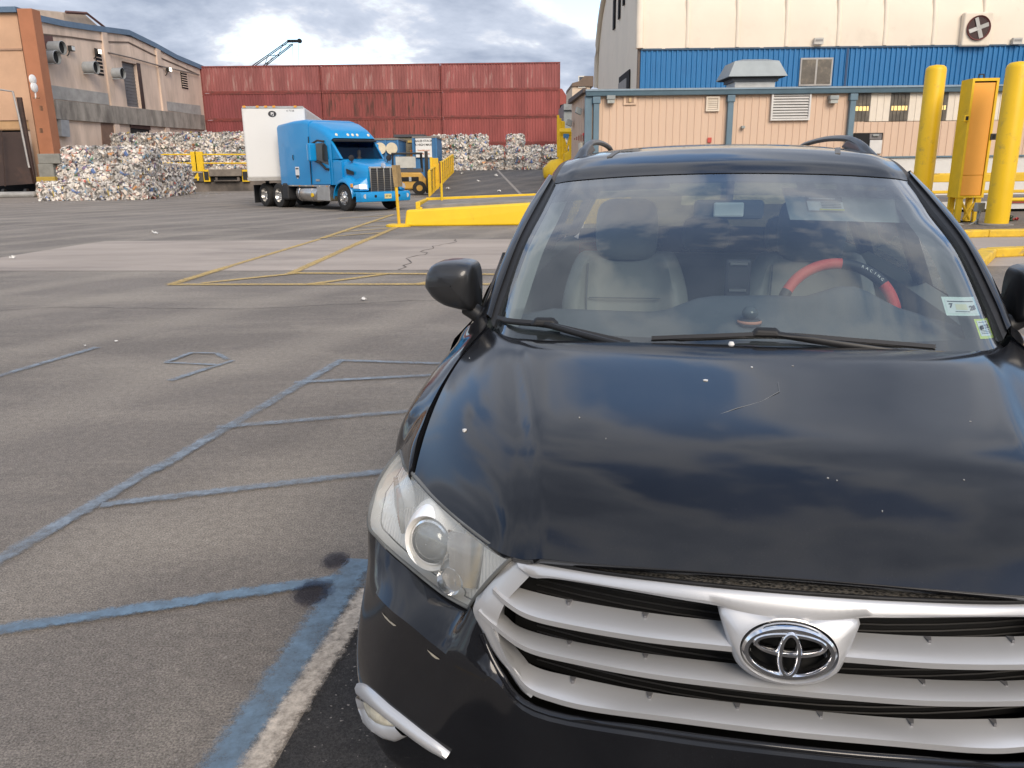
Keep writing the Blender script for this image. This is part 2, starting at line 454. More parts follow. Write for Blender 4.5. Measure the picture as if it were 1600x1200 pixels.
# yellow hatching
for a, b, w in [((-5.05, 11.80), (-0.0, 11.42), .12), ((-5.02, 11.8), (-4.90, 14.0), .13), ((-4.6, 11.9), (-3.45, 12.95), .11), ((-3.6, 12.98), (0.2, 12.45), .12),
                ((-2.96, 11.62), (-1.95, 12.75), .11), ((-1.36, 11.5), (-0.6, 12.5), .11), ((-3.54, 12.93), (-3.42, 17.8), .12), ((-3.42, 17.8), (-3.18, 23.9), .13),
                ((-4.90, 14.0), (-4.55, 19.4), .10), ((-4.55, 19.6), (-4.2, 29.5), .13), ((-4.5, 20.0), (-3.3, 21.2), .09), ((-4.45, 21.6), (-3.28, 22.7), .09),
                ((-4.4, 23.2), (-3.22, 23.9), .09), ((-4.4, 25.4), (-3.2, 26.4), .10), ((-5.8, 27.5), (-4.2, 29.0), .11)]:
    stripe(a, b, w * 1.55, M_yline, z=0.012)
# blue bay lines
for a, b, w in [((-4.35, 6.05), (-3.97, 7.50), .10), ((-1.53, 6.84), (0.3, 6.50), .085), ((-1.49, 6.86), (-2.02, 4.2), .10), ((-1.72, 6.10), (0.2, 6.42), .085), ((-1.94, 4.98), (-0.1, 5.44), .085),
                ((-2.02, 4.3), (-2.28, 2.95), .10), ((-2.08, 3.74), (-0.3, 4.28), .088)]:
    stripe(a, b, w, M_bline)
stripe((-2.3, 2.49), (-0.70, 2.965), .085, M_bline2)
stripe((-0.655, 3.12), (-0.845, 1.75), .145, M_bline2, z=0.012)
stripe((-0.57, 2.86), (-0.755, 1.80), .10, M_wline, z=0.014)
M_number = paint_mat('ghost_blue_paint', (0.25, 0.29, 0.33), 0.55, 2.1, 9)
# the painted number, seen from its other side
for a, b, w in [((-3.03, 6.84), (-2.95, 7.2), .07), ((-2.97, 7.2), (-2.72, 7.17), .055), ((-2.72, 7.19), (-2.52, 6.92), .06), ((-3.05, 6.84), (-2.56, 6.73), .06), ((-2.46, 6.88), (-2.60, 6.55), .065), ((-2.58, 6.62), (-2.74, 6.2), .085)]:
    stripe(a, b, w, M_number, name='painted_number')
# dark oval spots, stacked tinted films on the ground
def blob(name, c, rx, ry, m, z, seed, n=22, parent=None, amp=0.22):
    rnd = random.Random(seed)
    k = [rnd.uniform(-amp, amp) for _ in range(n)]
    pts = [(c[0] + rx * (1 + 0.5 * (k[i] + k[(i + 1) % n])) * math.cos(2 * math.pi * i / n), c[1] + ry * (1 + 0.5 * (k[i] + k[(i + 1) % n])) * math.sin(2 * math.pi * i / n), z) for i in range(n)]
    return MB().poly(pts).build(name, m, parent)
M_spot_film = glass_mat('spot_film', (0.82, 0.82, 0.84), 0.35, 0.06)
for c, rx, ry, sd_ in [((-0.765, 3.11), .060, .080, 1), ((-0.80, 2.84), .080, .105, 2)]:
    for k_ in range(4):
        struct(blob('dark_spot', c, rx * (1.05 - .13 * k_), ry * (1.05 - .13 * k_), M_spot_film, 0.0165 + .001 * k_, sd_ * 10 + k_, 40, None, .16))
# fine cracks in the old asphalt
def crack_line(pts, seed, w=.004):
    r_ = random.Random(seed); mb = MB(); P = []
    for (a, b), (c, d) in zip(pts, pts[1:]):
        n = max(2, int(math.hypot(c - a, d - b) / .12))
        P += [(a + (c - a) * i / n + r_.gauss(0, .018), b + (d - b) * i / n + r_.gauss(0, .018)) for i in range(n)]
    for i, ((a, b), (c, d)) in enumerate(zip(P, P[1:])):
        l_ = math.hypot(c - a, d - b) + 1e-6; nx, ny = -(d - b) / l_, (c - a) / l_; w0 = w * (.4 + .6 * abs(math.sin(i * .7))); w1 = w * (.4 + .6 * abs(math.sin(i * .7 + .7)))
        mb.quad((a - nx * w0, b - ny * w0, .0045), (c - nx * w1, d - ny * w1, .0045), (c + nx * w1, d + ny * w1, .0045), (a + nx * w0, b + ny * w0, .0045))
    struct(mb.build('asphalt_crack', mat('asphalt_crack', (0.07, 0.062, 0.055), .95)))
crack_line([(-7.5, 9.4), (-5.6, 9.9), (-3.2, 9.6), (-1.2, 10.1), (0.6, 9.8)], 1, .007)
crack_line([(-9, 24), (-6, 22.6), (-1.5, 23.0)], 4, .014)

# ================================================================== raised dock, ramp
DOCK = 1.36
M_dockc = mat('dock_concrete', (0.16, 0.135, 0.115), 0.9, var=0.3, scale=0.7, bump=0.2, bscale=12, dirt=(0.05, 0.045, 0.04), dscale=0.5, dlo=0.45, dhi=0.7)
struct(MB().box(-36, -9.0, 65.2, 110, -0.2, DOCK).build('dock_platform', M_dockc))
struct(MB().box(-9.0, 8.5, 68.0, 110, -0.2, DOCK - 0.01).build('loading_platform', M_asphalt))
rm = MB().add([(-4.4, 44.0, 0.004), (8.4, 44.0, 0.004), (8.4, 68.0, DOCK), (-4.4, 68.0, DOCK), (-4.4, 68.0, -0.2), (8.4, 68.0, -0.2), (-4.4, 44.0, -0.2), (8.4, 44.0, -0.2)],
              [(0, 1, 2, 3), (3, 2, 5, 4), (0, 3, 4, 6), (1, 7, 5, 2), (0, 6, 7, 1)]).build('ramp', asphalt_mat('ramp_asphalt', (0.105, 0.098, 0.094), 0.25))
struct(rm)
# joint down the ramp
ra, rb = Vector((0.75, 44.0, 0.02)), Vector((-1.0, 68.0, DOCK + 0.015))
MB().quad(ra + Vector((-.09, 0, 0)), ra + Vector((.09, 0, 0)), rb + Vector((.09, 0, 0)), rb + Vector((-.09, 0, 0))).build('joint', mat('joint_filler', (0.30, 0.27, 0.24), 0.9), rm)
ra, rb = Vector((-3.9, 44.5, 0.045)), Vector((-3.9, 68.0, DOCK + 0.015))
MB().quad(ra + Vector((-.06, 0, 0)), ra + Vector((.06, 0, 0)), rb + Vector((.06, 0, 0)), rb + Vector((-.06, 0, 0))).build('edge_line', M_yline, rm)

# ------------------------------------------------------------------ litter on the yard
M_paper = mat('scrap_paper', (0.72, 0.70, 0.66), 0.8, var=0.1)
rnd = random.Random(11)
def scrap_mesh(seed, s_):
    r_ = random.Random(seed); mb = MB(); n = 4
    P = [[(s_ * (i / n - .5) + r_.uniform(-.1, .1) * s_, s_ * .8 * (j / n - .5) + r_.uniform(-.1, .1) * s_, abs(r_.gauss(0, .28)) * s_ + .006) for j in range(n + 1)] for i in range(n + 1)]
    mb.grid(P); return mb
lit = [(568, 470, .075, 'crumpled white scrap on the asphalt left of the door mirror'),
       (182, 535, .03, 'small white scrap beyond the end of the short blue line'), (133, 542, .022, 'tiny white scrap touching the tip of short blue line'),
       (242, 366, .16, 'white scrap on the asphalt beyond the left end of concrete strip'), (430, 305, .22, 'pale litter on the ground by the dock face'),
       (20, 405, .09, 'white fleck at the left tip of the concrete strip')]
for i, (u, v, s_, lb) in enumerate(lit):
    o = scrap_mesh(i, s_).build('paper_scrap', M_paper, None, smooth=30); p = gnd(u, v); o.location = (p.x, p.y, 0.012 if 13 < p.y < 20 else 0.005); o.rotation_euler = (0, 0, rnd.uniform(0, 6))
    tag(o, lb, 'litter', 'bits of litter on the yard')
for i, (u, v) in enumerate([(655, 290), (700, 296), (748, 284), (780, 300), (775, 276), (722, 272)]):
    q = atplane(u, v, (0, 44, 0), Vector((0, -DOCK, 24)).normalized())
    o = scrap_mesh(50 + i, 0.22).build('paper_scrap', M_paper, None, smooth=30); o.location = q + Vector((0, 0, .015)); o.rotation_euler = (R(3), 0, i)
    tag(o, 'white scrap lying on the ramp, %s along from the foot of the ramp' % ORD[i], 'litter', 'bits of litter on the ramp')
# crumbs of can metal too small to count
mb = MB(); r_ = random.Random(5)
for k in range(260):
    x, y = r_.uniform(-27, -19), r_.uniform(44.5, 64); s_ = r_.uniform(.03, .09)
    a = r_.uniform(0, 6.3); mb.quad((x, y, .01), (x + s_ * math.cos(a), y + s_ * math.sin(a), .012), (x + s_ * math.cos(a + .8), y + s_ * math.sin(a + .8), .03), (x + s_ * .5 * math.cos(a + 1.6), y + s_ * .5 * math.sin(a + 1.6), .02))
o = mb.build('metal_crumbs', mat('crumb_metal', (0.5, 0.49, 0.47), 0.4, 0.4)); o['kind'] = 'stuff'; o['label'] = 'loose crumbs of crushed cans scattered before the bales'; o['category'] = 'litter'

# ================================================================== unseen building added behind the viewer to darken what the car's bumper mirrors
bb = thing('added_building', 'unseen dark building added behind the viewer for the car bumper to mirror', 'building', (0, -26, 0))
M_bbrick = mat('added_wall_dark', (0.085, 0.060, 0.050), 0.9, var=0.25, scale=3)
bx('wall', M_bbrick, bb, -34, 34, -8, 0, 0, 8.2)
bx('parapet', M_concrete, bb, -34.2, 34.2, -.25, .12, 8.2, 8.6)
for i in range(11):
    w_ = bx('window', mat('behind_frame', (0.25, 0.25, 0.25), .6), bb, -31 + i * 6, -28 + i * 6, .01, .06, 3.0, 6.2); bx('pane', mat('behind_pane', (0.03, 0.035, 0.04), .1), w_, -30.85 + i * 6, -28.15 + i * 6, .055, .09, 3.15, 6.05)
stripe((-1.3, .9), (.75, -1.6), .14, M_yline, z=0.012)
# ================================================================== stucco warehouse at left
M_stucco = mat('tan_stucco', (0.68, 0.535, 0.43), 0.9, var=0.13, scale=0.5, bump=0.15, bscale=8, dirt=(0.46, 0.36, 0.285), dscale=0.55, dlo=0.46, dhi=0.72, stretch=(1.2, 1.2, 0.28))
M_stucco_f = mat('peach_stucco', (0.56, 0.35, 0.225), 0.9, var=0.10, scale=0.5, bump=0.1, bscale=8)
M_rustpillar = mat('orange_brown_paint', (0.40, 0.165, 0.085), 0.85, var=0.12, scale=0.6)
M_band = mat('bare_concrete_band', (0.33, 0.30, 0.26), 0.9, var=0.28, scale=0.8, bump=0.3, bscale=6, dirt=(0.13, 0.115, 0.10), dscale=0.6, dlo=0.45, dhi=0.7, stretch=(1.5, 1.5, 0.5))
M_patchg = mat('grey_patch_render', (0.36, 0.35, 0.33), 0.9, var=0.25, scale=0.9, bump=0.3, bscale=5)
M_bluetrim = mat('blue_grey_trim', (0.105, 0.165, 0.245), 0.6, var=0.15)
M_dkbrown = mat('dark_brown_steel', (0.050, 0.030, 0.024), 0.6, var=0.25, scale=0.7, dirt=(0.09, 0.05, 0.035), dscale=0.8)
M_galv = mat('galvanised_duct', (0.34, 0.36, 0.37), 0.5, 0.15, var=0.15)
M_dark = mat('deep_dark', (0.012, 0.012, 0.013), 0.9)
M_greyshut = mat('grey_shutter', (0.145, 0.145, 0.15), 0.6, var=0.12)
M_maroon = mat('maroon_patch', (0.12, 0.062, 0.055), 0.85, var=0.15)
WA = Vector((-34.0, 60.0, 0)); WB = Vector((-31.3, 87.6, 0))
WD = (WB - WA).normalized(); WLEN = (WB - WA).length
WN = Vector((WD.y, -WD.x, 0))                      # faces the yard
ware = thing('warehouse', 'tan stucco warehouse with orange pillar and blue roof trim, left of containers', 'building', WA, math.atan2(WD.y, WD.x))
# local frame of the long wall: x along the wall, -y out of the wall, z up
def wsz(u, v):
    p = atplane(u, v, WA, WN) - WA
    return p.dot(WD), p.z
top_px = [(58, 35), (100, 42), (150, 49), (200, 55), (240, 74), (275, 93), (313, 109)]
top = [wsz(*p) for p in top_px]; top[0] = (0.0, top[0][1]); top[-1] = (WLEN, top[-1][1])
def wprism(name, pts, d0, d1, m, parent=ware, bevel=0):
    """outline in wall coordinates (s,z), from depth d0 to d1 (positive = proud of the wall)"""
    return MB().hexa([(s_, -d0, z_) for s_, z_ in pts], [(s_, -d1, z_) for s_, z_ in pts]).build(name, m, parent, bevel=bevel)
def wrect(name, u0, v0, u1, v1, d0, d1, m, parent=ware):
    """leaning quadrilateral given by its four image corners"""
    return wprism(name, [wsz(u0, v0), wsz(u1, v0), wsz(u1, v1), wsz(u0, v1)], d0, d1, m, parent)
# wall with an opening for the tall shutter and the low dock door
dr = [wsz(190, 95), wsz(213, 98), wsz(222, 169), wsz(199, 166)]
s0, s1 = 0.5 * (dr[0][0] + dr[3][0]), 0.5 * (dr[1][0] + dr[2][0]); z1, z0 = dr[0][1], dr[3][1]
sA, zA = [q for q in wsz(205, 194)]; sB = wsz(233, 198)[0]; zA = max(zA, 4.2)
def ztop(s_): return interp(s_, top)
def wallpiece(a, b, za, zb_fun):
    n = 6; ss = [a + (b - a) * i / n for i in range(n + 1)]
    pts = [(a, za), (b, za)] + [(q, zb_fun(q)) for q in reversed(ss)]
    wprism('wall', pts, -0.5, 0.0, M_stucco)
wallpiece(0, s0, 0, ztop); wallpiece(s1, WLEN, 0, ztop)
wprism('wall', [(s0, z1), (s1, z1), (s1, ztop(s1)), (s0, ztop(s0))], -0.5, 0.0, M_stucco)
wprism('wall', [(s0, 0), (s1, 0), (s1, z0), (s0, z0)], -0.5, 0.0, M_stucco)
sh = wprism('shutter', [(s0, z0), (s1, z0), (s1, z1), (s0, z1)], -0.45, -0.32, M_greyshut)
for k in range(14):
    zz = z0 + (z1 - z0) * (k + 0.5) / 14
    MB().box(s0 + .02, s1 - .02, 0.29, 0.33, zz - 0.08, zz + 0.05).build('slat', M_greyshut, sh)
wprism('door_jamb', [(s1 - .02, z0 - .1), (s1 + .55, z0 - .1), (s1 + .55, z1 + .1), (s1 - .02, z1 + .1)], 0.0, 0.03, M_dkbrown)
# roof edge trim following the slope, pilasters, bands, patches
for (a, za), (b, zb) in zip(top, top[1:]):
    wprism('roof_trim', [(a, za), (b, zb), (b, zb + .42), (a, za + .42)], -0.6, 0.18, M_bluetrim)
for u0, v0, u1, v1 in [(156, 48, 172, 190), (241, 72, 254, 196)]:
    a, zt = wsz(u0, v0); b = a + 0.75
    wprism('pilaster', [(a, 0), (b, 0), (b, ztop(b) - .02), (a, ztop(a) - .02)], 0.0, 0.16, M_stucco)
def wband(name, pa, pb, pc, pd, d, m): return wprism(name, [wsz(*q) for q in (pa, pb, pc, pd)], 0.0, d, m)
wband('concrete_band', (84, 186), (318, 203), (316, 180), (82, 156), 0.22, M_band)
wband('grey_patch', (80, 154), (170, 164), (168, 146), (78, 133), 0.05, M_patchg)
wband('grey_patch', (257, 172), (314, 180), (312, 165), (256, 158), 0.05, M_patchg)
wband('maroon_patch', (63, 76), (84, 77), (81, 55), (59, 53), 0.05, M_maroon)
wband('maroon_patch', (160, 228), (179, 228), (176, 191), (157, 190), 0.05, mat('brown_patch', (0.20, 0.125, 0.09), 0.9))
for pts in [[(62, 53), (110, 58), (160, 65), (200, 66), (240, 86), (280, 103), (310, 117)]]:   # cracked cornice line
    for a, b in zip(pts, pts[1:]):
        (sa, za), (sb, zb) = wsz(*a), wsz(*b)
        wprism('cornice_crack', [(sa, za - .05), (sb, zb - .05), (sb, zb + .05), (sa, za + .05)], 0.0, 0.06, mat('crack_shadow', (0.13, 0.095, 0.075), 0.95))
for pts in [[(165, 82), (200, 90), (250, 104), (308, 117)]]:                                   # conduit
    cp = [wsz(*q) for q in pts]
    MB().tube([(s_, -0.22, z_) for s_, z_ in cp], 0.06, 6).build('conduit', mat('conduit_grey', (0.2, 0.17, 0.15), 0.6), ware)
# low dock door, wall box, louvres
dd = wband('dock_door', (205, 228), (234, 228), (232, 196), (203, 194), 0.04, M_dark)
wband('door_lintel', (203, 200), (234, 203), (233, 195), (202, 192), 0.10, M_dkbrown)
wband('wall_box', (90, 213), (103, 214), (101, 188), (88, 187), 0.35, M_galv)
for u, v, h in [(150, 98, 20), (283, 126, 15)]:
    a, zc_ = wsz(u, v); lv = wsz(u + 9, v)[0] - a
    lo = bx('louvre', M_dark, ware, a, a + lv, -0.06, -0.01, zc_ - h * .045, zc_ + h * .055)
    for k in range(7):
        zz = zc_ - h * .045 + h * .10 * (k + .5) / 7
        bx('slat', M_stucco, lo, a + .05, a + lv - .05, -0.13, -0.055, zz, zz + .07)
# exhaust ducts poking out of the wall
def duct(u, v, r_, ln):
    a, zc_ = wsz(u, v)
    o = MB().cyl((a, -0.0, zc_), (a, -ln, zc_), r_, r_, 20, caps=False).build('exhaust_duct', M_galv, ware, smooth=40)
    MB().cyl((a, -ln + .25, zc_), (a, -ln + .20, zc_), r_ * .96, r_ * .96, 20).build('duct_throat', M_dark, o)
    MB().lathe([(r_ * .98, -ln * 0 - .02), (r_ * 1.06, 0), (r_ * 1.06, .05), (r_ * .98, .06)], (a, -ln, zc_), (0, 1, 0), 20).build('rim', M_galv, o, smooth=40)
    MB().tube([(a - r_ * .7, 0, zc_ - r_), (a - r_ * .7, -ln * .6, zc_ - r_ * 1.05), (a - r_ * .7, -ln * .9, zc_ - r_ * 1.02)], .04, 6).build('bracket', M_galv, o)
duct(78, 75, .46, 1.0); duct(71, 90, .46, .9); duct(133, 106, .46, .95); duct(175, 115, .44, .95)
# lit floodlights and a dead one
M_lamp = emit_mat('lit_floodlight', (1.0, 0.90, 0.70), 5.0)
M_blk = mat('black_fitting', (0.02, 0.02, 0.02), 0.5)
for u, v, lit_ in [(146, 81, True), (258, 109, True), (104, 76, False)]:
    a, zc_ = wsz(u, v)
    hb = bx('floodlight', M_blk, ware, a - .05, a + .42, -0.42, -0.12, zc_ - .16, zc_ + .22, 0.03)
    bx('lens', M_lamp if lit_ else mat('dead_lens', (0.62, 0.63, 0.62), 0.3), hb, a + .0, a + .37, -0.45, -0.425, zc_ - .11, zc_ + .17)
    MB().tube([(a, -.25, zc_ - .1), (a - .05, -.1, zc_ - .45), (a - .1, 0, zc_ - .5)], .045, 6).build('bracket', M_blk, hb)
# front face of the building and the big orange pillar at its corner (a fin standing proud)
def L2(p): return Vector((p - WA).dot(WD)), 0
fw0 = aty(-60, 20, 59.6); fw1 = aty(52, 18, 59.6)
inv = Matrix.Rotation(-math.atan2(WD.y, WD.x), 4, 'Z')
def wl_(p): return tuple(inv @ (Vector(p) - WA))
def front_box(name, u0, u1, zlo, zhi, y0, y1, m, ulo=None, parent=ware):
    x0, x1 = aty(u0, 150, y0).x, aty(u1, 150, y0).x
    return MB().add([wl_(q) for q in [(x0, y0, zlo), (x1, y0, zlo), (x1, y1, zlo), (x0, y1, zlo), (x0, y0, zhi), (x1, y0, zhi), (x1, y1, zhi), (x0, y1, zhi)]],
                    [(3, 2, 1, 0), (4, 5, 6, 7), (0, 1, 5, 4), (1, 2, 6, 5), (2, 3, 7, 6), (3, 0, 4, 7)]).build(name, m, parent)
pz = aty(40, 10, 58.6).z
pil = front_box('corner_pillar', 48, 70.5, 0.0, pz, 59.3, 60.3, M_rustpillar)
ft = aty(20, 20, 59.8).z
front_box('front_wall', -160, 46.5, 5.2, ft, 59.8, 60.4, M_stucco_f)
front_box('front_wall', 38, 46.5, 0.0, 5.2, 59.8, 60.4, M_stucco_f)
front_box('front_lintel', -160, 38, 4.55, 5.2, 59.9, 60.4, mat('ochre_block', (0.50, 0.31, 0.16), 0.9, var=0.12, scale=1))
front_box('front_trim', -160, 46, ft, ft + .35, 59.5, 60.6, M_bluetrim)
front_box('ledge_line', -160, 46, ft - 2.4, ft - 2.28, 59.72, 59.79, mat('ledge_brown', (0.36, 0.23, 0.16), 0.9))
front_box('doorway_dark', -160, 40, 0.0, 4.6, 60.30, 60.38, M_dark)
# block courses of the lintel
for k in range(6):
    front_box('block_course', -160, 37, 4.60 - 0.0 + k * 0.0, 4.62, 59.88, 59.90, M_maroon) if k == 0 else None
# plain back part of the building so it has depth, with the roof monitor on it
bk = MB(); h_ = ft - 1.2
bk.add([wl_(q) for q in [(-62, 60.4, 0), (-35.2, 60.4, 0), (-32.8, 86.8, 0), (-62, 86.8, 0), (-62, 60.4, h_), (-35.2, 60.4, h_), (-32.8, 86.8, h_ - 1.8), (-62, 86.8, h_ - 1.8)]],
       [(3, 2, 1, 0), (4, 5, 6, 7), (0, 1, 5, 4), (1, 2, 6, 5), (2, 3, 7, 6), (3, 0, 4, 7)])
bk.build('building_body', M_stucco, ware)
mp0 = [atplane(u, v, (-36.0, 70, 0), Vector((1, -0.25, 0)).normalized()) for u, v in [(102, 44), (166, 52), (132, 22), (99, 20)]]
off = Vector((-6, 3, 1.0))
MB().hexa([wl_(p) for p in mp0], [wl_(p + off) for p in mp0]).build('roof_monitor', mat('monitor_siding', (0.40, 0.33, 0.27), 0.8), ware)
mq = [mp0[3] + Vector((.35, -.3, 0)), mp0[2] + Vector((.35, -.3, 0)), mp0[1] + Vector((.35, -.3, .2))]
MB().tube([wl_(p) for p in mq], .12, 4).build('monitor_trim', M_maroon, ware)
# telephone-style antenna on the pillar: two white discs
def disc_at(u, v, y, r_, name, m, parent):
    p = aty(u, v, y); return MB().lathe([(.001, -.06), (r_ * .6, -.05), (r_, .02), (r_, .10), (.001, .10)], wl_(p), (0, 1, 0), 20).build(name, m, parent, smooth=50)
M_white = mat('white_plastic', (0.80, 0.79, 0.77), 0.4, var=0.03)
an = disc_at(52.5, 124.5, 57.9, .33, 'antenna_disc', M_white, ware); disc_at(55, 136.5, 57.9, .33, 'antenna_disc', M_white, ware)
p0, p1 = aty(54, 130, 57.95), aty(56, 154, 57.95)
MB().tube([wl_(p0), wl_(p1)], .05, 6).build('antenna_mast', M_white, ware)
MB().tube([wl_(aty(52, 153, 57.95)), wl_(aty(62, 153, 57.95))], .05, 6).build('antenna_bracket', mat('rusty_bracket', (0.25, 0.12, 0.06), 0.8), ware)
for v in (170, 205):
    p = aty(64, v, 58.15); q = wl_(p); bx('rusty_mark', mat('rusty_bracket', (0.25, 0.12, 0.06), 0.8), ware, q[0] - .1, q[0] + .16, q[1] - .04, q[1] + .04, q[2] - .12, q[2] + .2)
# roller gate leaning out of the doorway: big dark slab with a side strip and a counterweight bar
gp = lambda u, v, y: aty(u, v, y)
gate = thing('yard_gate', 'dark brown steel gate standing ajar in the left doorway', 'gate')
g0 = [gp(-40, 207, 58.4), gp(34, 206, 58.4), gp(51, 287, 58.4), gp(-40, 293, 58.4)]
MB().hexa(g0, [p + Vector((0, .35, 0)) for p in g0]).build('leaf', M_dkbrown, gate)
g1 = [gp(25, 152, 58.1), gp(32, 152, 58.1), gp(55, 285, 58.1), gp(36, 207, 58.1)]
MB().hexa(g1, [p + Vector((0, .2, 0)) for p in g1]).build('edge_strip', M_dkbrown, gate)
MB().tube([gp(0, 140, 57.8), gp(20, 143, 57.8), gp(29, 180, 57.8), gp(45, 259, 57.8), gp(46, 262, 57.8)], .07, 6).build('lift_bar', mat('pale_steel', (0.40, 0.38, 0.36), 0.5, 0.5), gate)
MB().tube([gp(2, 204, 57.9), gp(8, 291, 57.9)], .05, 4).build('stiffener', M_dkbrown, gate)
for u in (5, 40): MB().lathe([(.02, -.1), (.22, -.1), (.22, .1), (.02, .1)], (gp(u, 290, 58.4).x, 58.4, .30), (1, 0, 0), 14).build('caster', M_blk, gate)
bx('sill_rail', M_dkbrown, gate, -46, gp(52, 290, 58.4).x, 58.2, 58.9, 0.0, 0.12)
# stack of concrete blocks by the pillar
for i, (u0, u1, v0, v1, lb) in enumerate([(60, 92, 240, 255, 'long grey concrete block, topmost of the pair by orange pillar'), (61, 82, 255, 273, 'grey concrete block under the long block by orange pillar')]):
    a, b = aty(u0, v1, 56.5), aty(u1, v0, 56.5); z0_ = 0.0 if i else aty(u0, 256, 56.5).z
    zt_ = b.z if i == 0 else aty(u0, 256, 56.5).z - .005
    o = bx('concrete_block', mat('block_grey', (0.23, 0.225, 0.2), 0.9, var=0.2, bump=.2, bscale=8), None, a.x, b.x, 56.5, 57.6, z0_, zt_, 0.04)
    tag(o, lb, 'block', 'concrete blocks by the warehouse corner')
a, b = aty(57, 284, 56), aty(85, 276, 56)
tag(bx('yellow_kerb_block', mat('faded_yellow', (0.42, 0.28, 0.05), 0.8), None, a.x, b.x, 56.0, 56.4, 0.0, b.z, 0.03), 'low faded yellow wheel stop under the concrete blocks', 'wheel stop')
a, b = aty(-20, 310, 55.5), aty(52, 297, 55.5)
tag(bx('debris_mound', M_patchg, None, a.x, b.x, 55.5, 57.0, 0.0, 0.35, 0.15), 'low grey heap of debris in front of the brown gate', 'debris')

# ================================================================== stacked shipping containers
CY, CLEN, CH, CW = 87.0, 12.19, 2.60, 2.44
cx0 = -31.4
def cont_mat(name, col, rust, lo, hi):
    return mat(name, col, 0.75, var=0.22, scale=0.8, dirt=rust, dscale=1.6, dlo=lo, dhi=hi, stretch=(1.6, 1.6, 0.28), bump=0.08, bscale=6)
RUST = (0.085, 0.038, 0.028); PALE = (0.42, 0.30, 0.26)
CM = [[cont_mat('container_red_%d%d' % (r_, c_), col, dirt, lo, hi) for c_, (col, dirt, lo, hi) in enumerate(row)] for r_, row in enumerate([
    [((0.256, 0.063, 0.055), RUST, 0.55, 0.86), ((0.261, 0.066, 0.055), RUST, 0.50, 0.72), ((0.298, 0.075, 0.066), RUST, 0.60, 0.86)],
    [((0.225, 0.053, 0.053), RUST, 0.56, 0.86), ((0.282, 0.075, 0.060), RUST, 0.50, 0.68), ((0.298, 0.078, 0.069), RUST, 0.58, 0.84)],
    [((0.240, 0.063, 0.063), RUST, 0.56, 0.86), ((0.272, 0.070, 0.060), RUST, 0.47, 0.66), ((0.302, 0.078, 0.069), RUST, 0.60, 0.84)],
    [((0.287, 0.094, 0.086), PALE, 0.54, 0.78), ((0.298, 0.101, 0.090), PALE, 0.54, 0.76), ((0.298, 0.094, 0.086), PALE, 0.55, 0.78)]])]
M_rail_red = mat('container_frame', (0.21, 0.045, 0.038), 0.7, var=0.25, dirt=RUST, dscale=1.5, dlo=.5, dhi=.7)
def corr(x0, x1, y, z0, z1, depth, pitch, flip=1):
    mb = MB(); x = x0; pts = []
    while x < x1 - 1e-3:
        for dx, dy in ((0, 0), (.30, 0), (.5, depth), (.80, depth)):
            q = x + dx * pitch
            if q < x1: pts.append((q, y + dy * flip))
        x += pitch
    pts.append((x1, y))
    return mb.grid([[(a, b, z0) for a, b in pts], [(a, b, z1) for a, b in pts]])
cf = corr(.16, CLEN - .16, .03, .16, CH - .12, .055, .28); cme = cf.build('corrugated_side', None).data
side_src = bpy.data.objects[-1] if False else None
def frame_meshes():
    tr = MB().box(0, CLEN, 0, .08, CH - .13, CH).box(0, CLEN, CW - .08, CW, CH - .13, CH)
    br = MB().box(0, CLEN, 0, .07, 0.0, .17).box(0, CLEN, CW - .07, CW, 0.0, .17)
    roof = MB().box(.08, CLEN - .08, .08, CW - .08, CH - .06, CH - .03)
    ends = MB().box(.02, .08, .08, CW - .08, .17, CH - .13).box(CLEN - .08, CLEN - .02, .08, CW - .08, .17, CH - .13)
    back = MB().box(.16, CLEN - .16, CW - .06, CW - .02, .16, CH - .12)
    post = MB().box(0, .15, 0, .15, .17, CH - .17)
    cast = MB().box(-.004, .18, -.012, .17, 0, .12)
    return [q.build(n, None) for q, n in ((tr, 'top_rail'), (br, 'bottom_rail'), (roof, 'roof'), (ends, 'end_wall'), (back, 'rear_side'), (post, 'corner_post'), (cast, 'corner_casting'))]
protos = frame_meshes()
base_objs = [bpy.data.objects['corrugated_side']] + protos
def inst(o, m, parent, loc):
    c = bpy.data.objects.new(o.name.split('.')[0], o.data); COL.objects.link(c)
    if not o.data.materials: o.data.materials.append(M_rail_red)
    c.material_slots[0].link = 'OBJECT'; c.material_slots[0].material = m
    c.parent = parent; c.location = loc
    return c
rown = ['bottom', 'second', 'third', 'top']; coln = ['left', 'middle', 'right']
looks = ['dull maroon', 'red', 'bright brick-red']
for r_ in range(4):
    for c_ in range(3):
        t = thing('shipping_container', '%s corrugated shipping container, %s column, %s of the four tiers' % (looks[c_] if r_ < 3 else 'pale-streaked red', coln[c_], rown[r_]), 'container',
                  (cx0 + c_ * (CLEN + .06), CY + random.uniform(-.06, .06), DOCK + r_ * (CH + .02)), 0, 'red containers stacked behind the yard')
        for o in base_objs[:1]: inst(o, CM[r_][c_], t, (0, 0, 0))
        for o in protos[:5]: inst(o, CM[r_][c_] if o.name.startswith(('roof', 'end', 'rear')) else M_rail_red, t, (0, 0, 0))
        for x in (0, CLEN - .15):
            for y in (0, CW - .15): inst(protos[5], M_rail_red, t, (x, y, 0))
        for x in (0, CLEN - .176):
            for z in (0, CH - .12): inst(protos[6], M_rail_red if r_ % 2 else CM[1][1], t, (x, 0, z))
for o in base_objs: bpy.data.objects.remove(o)

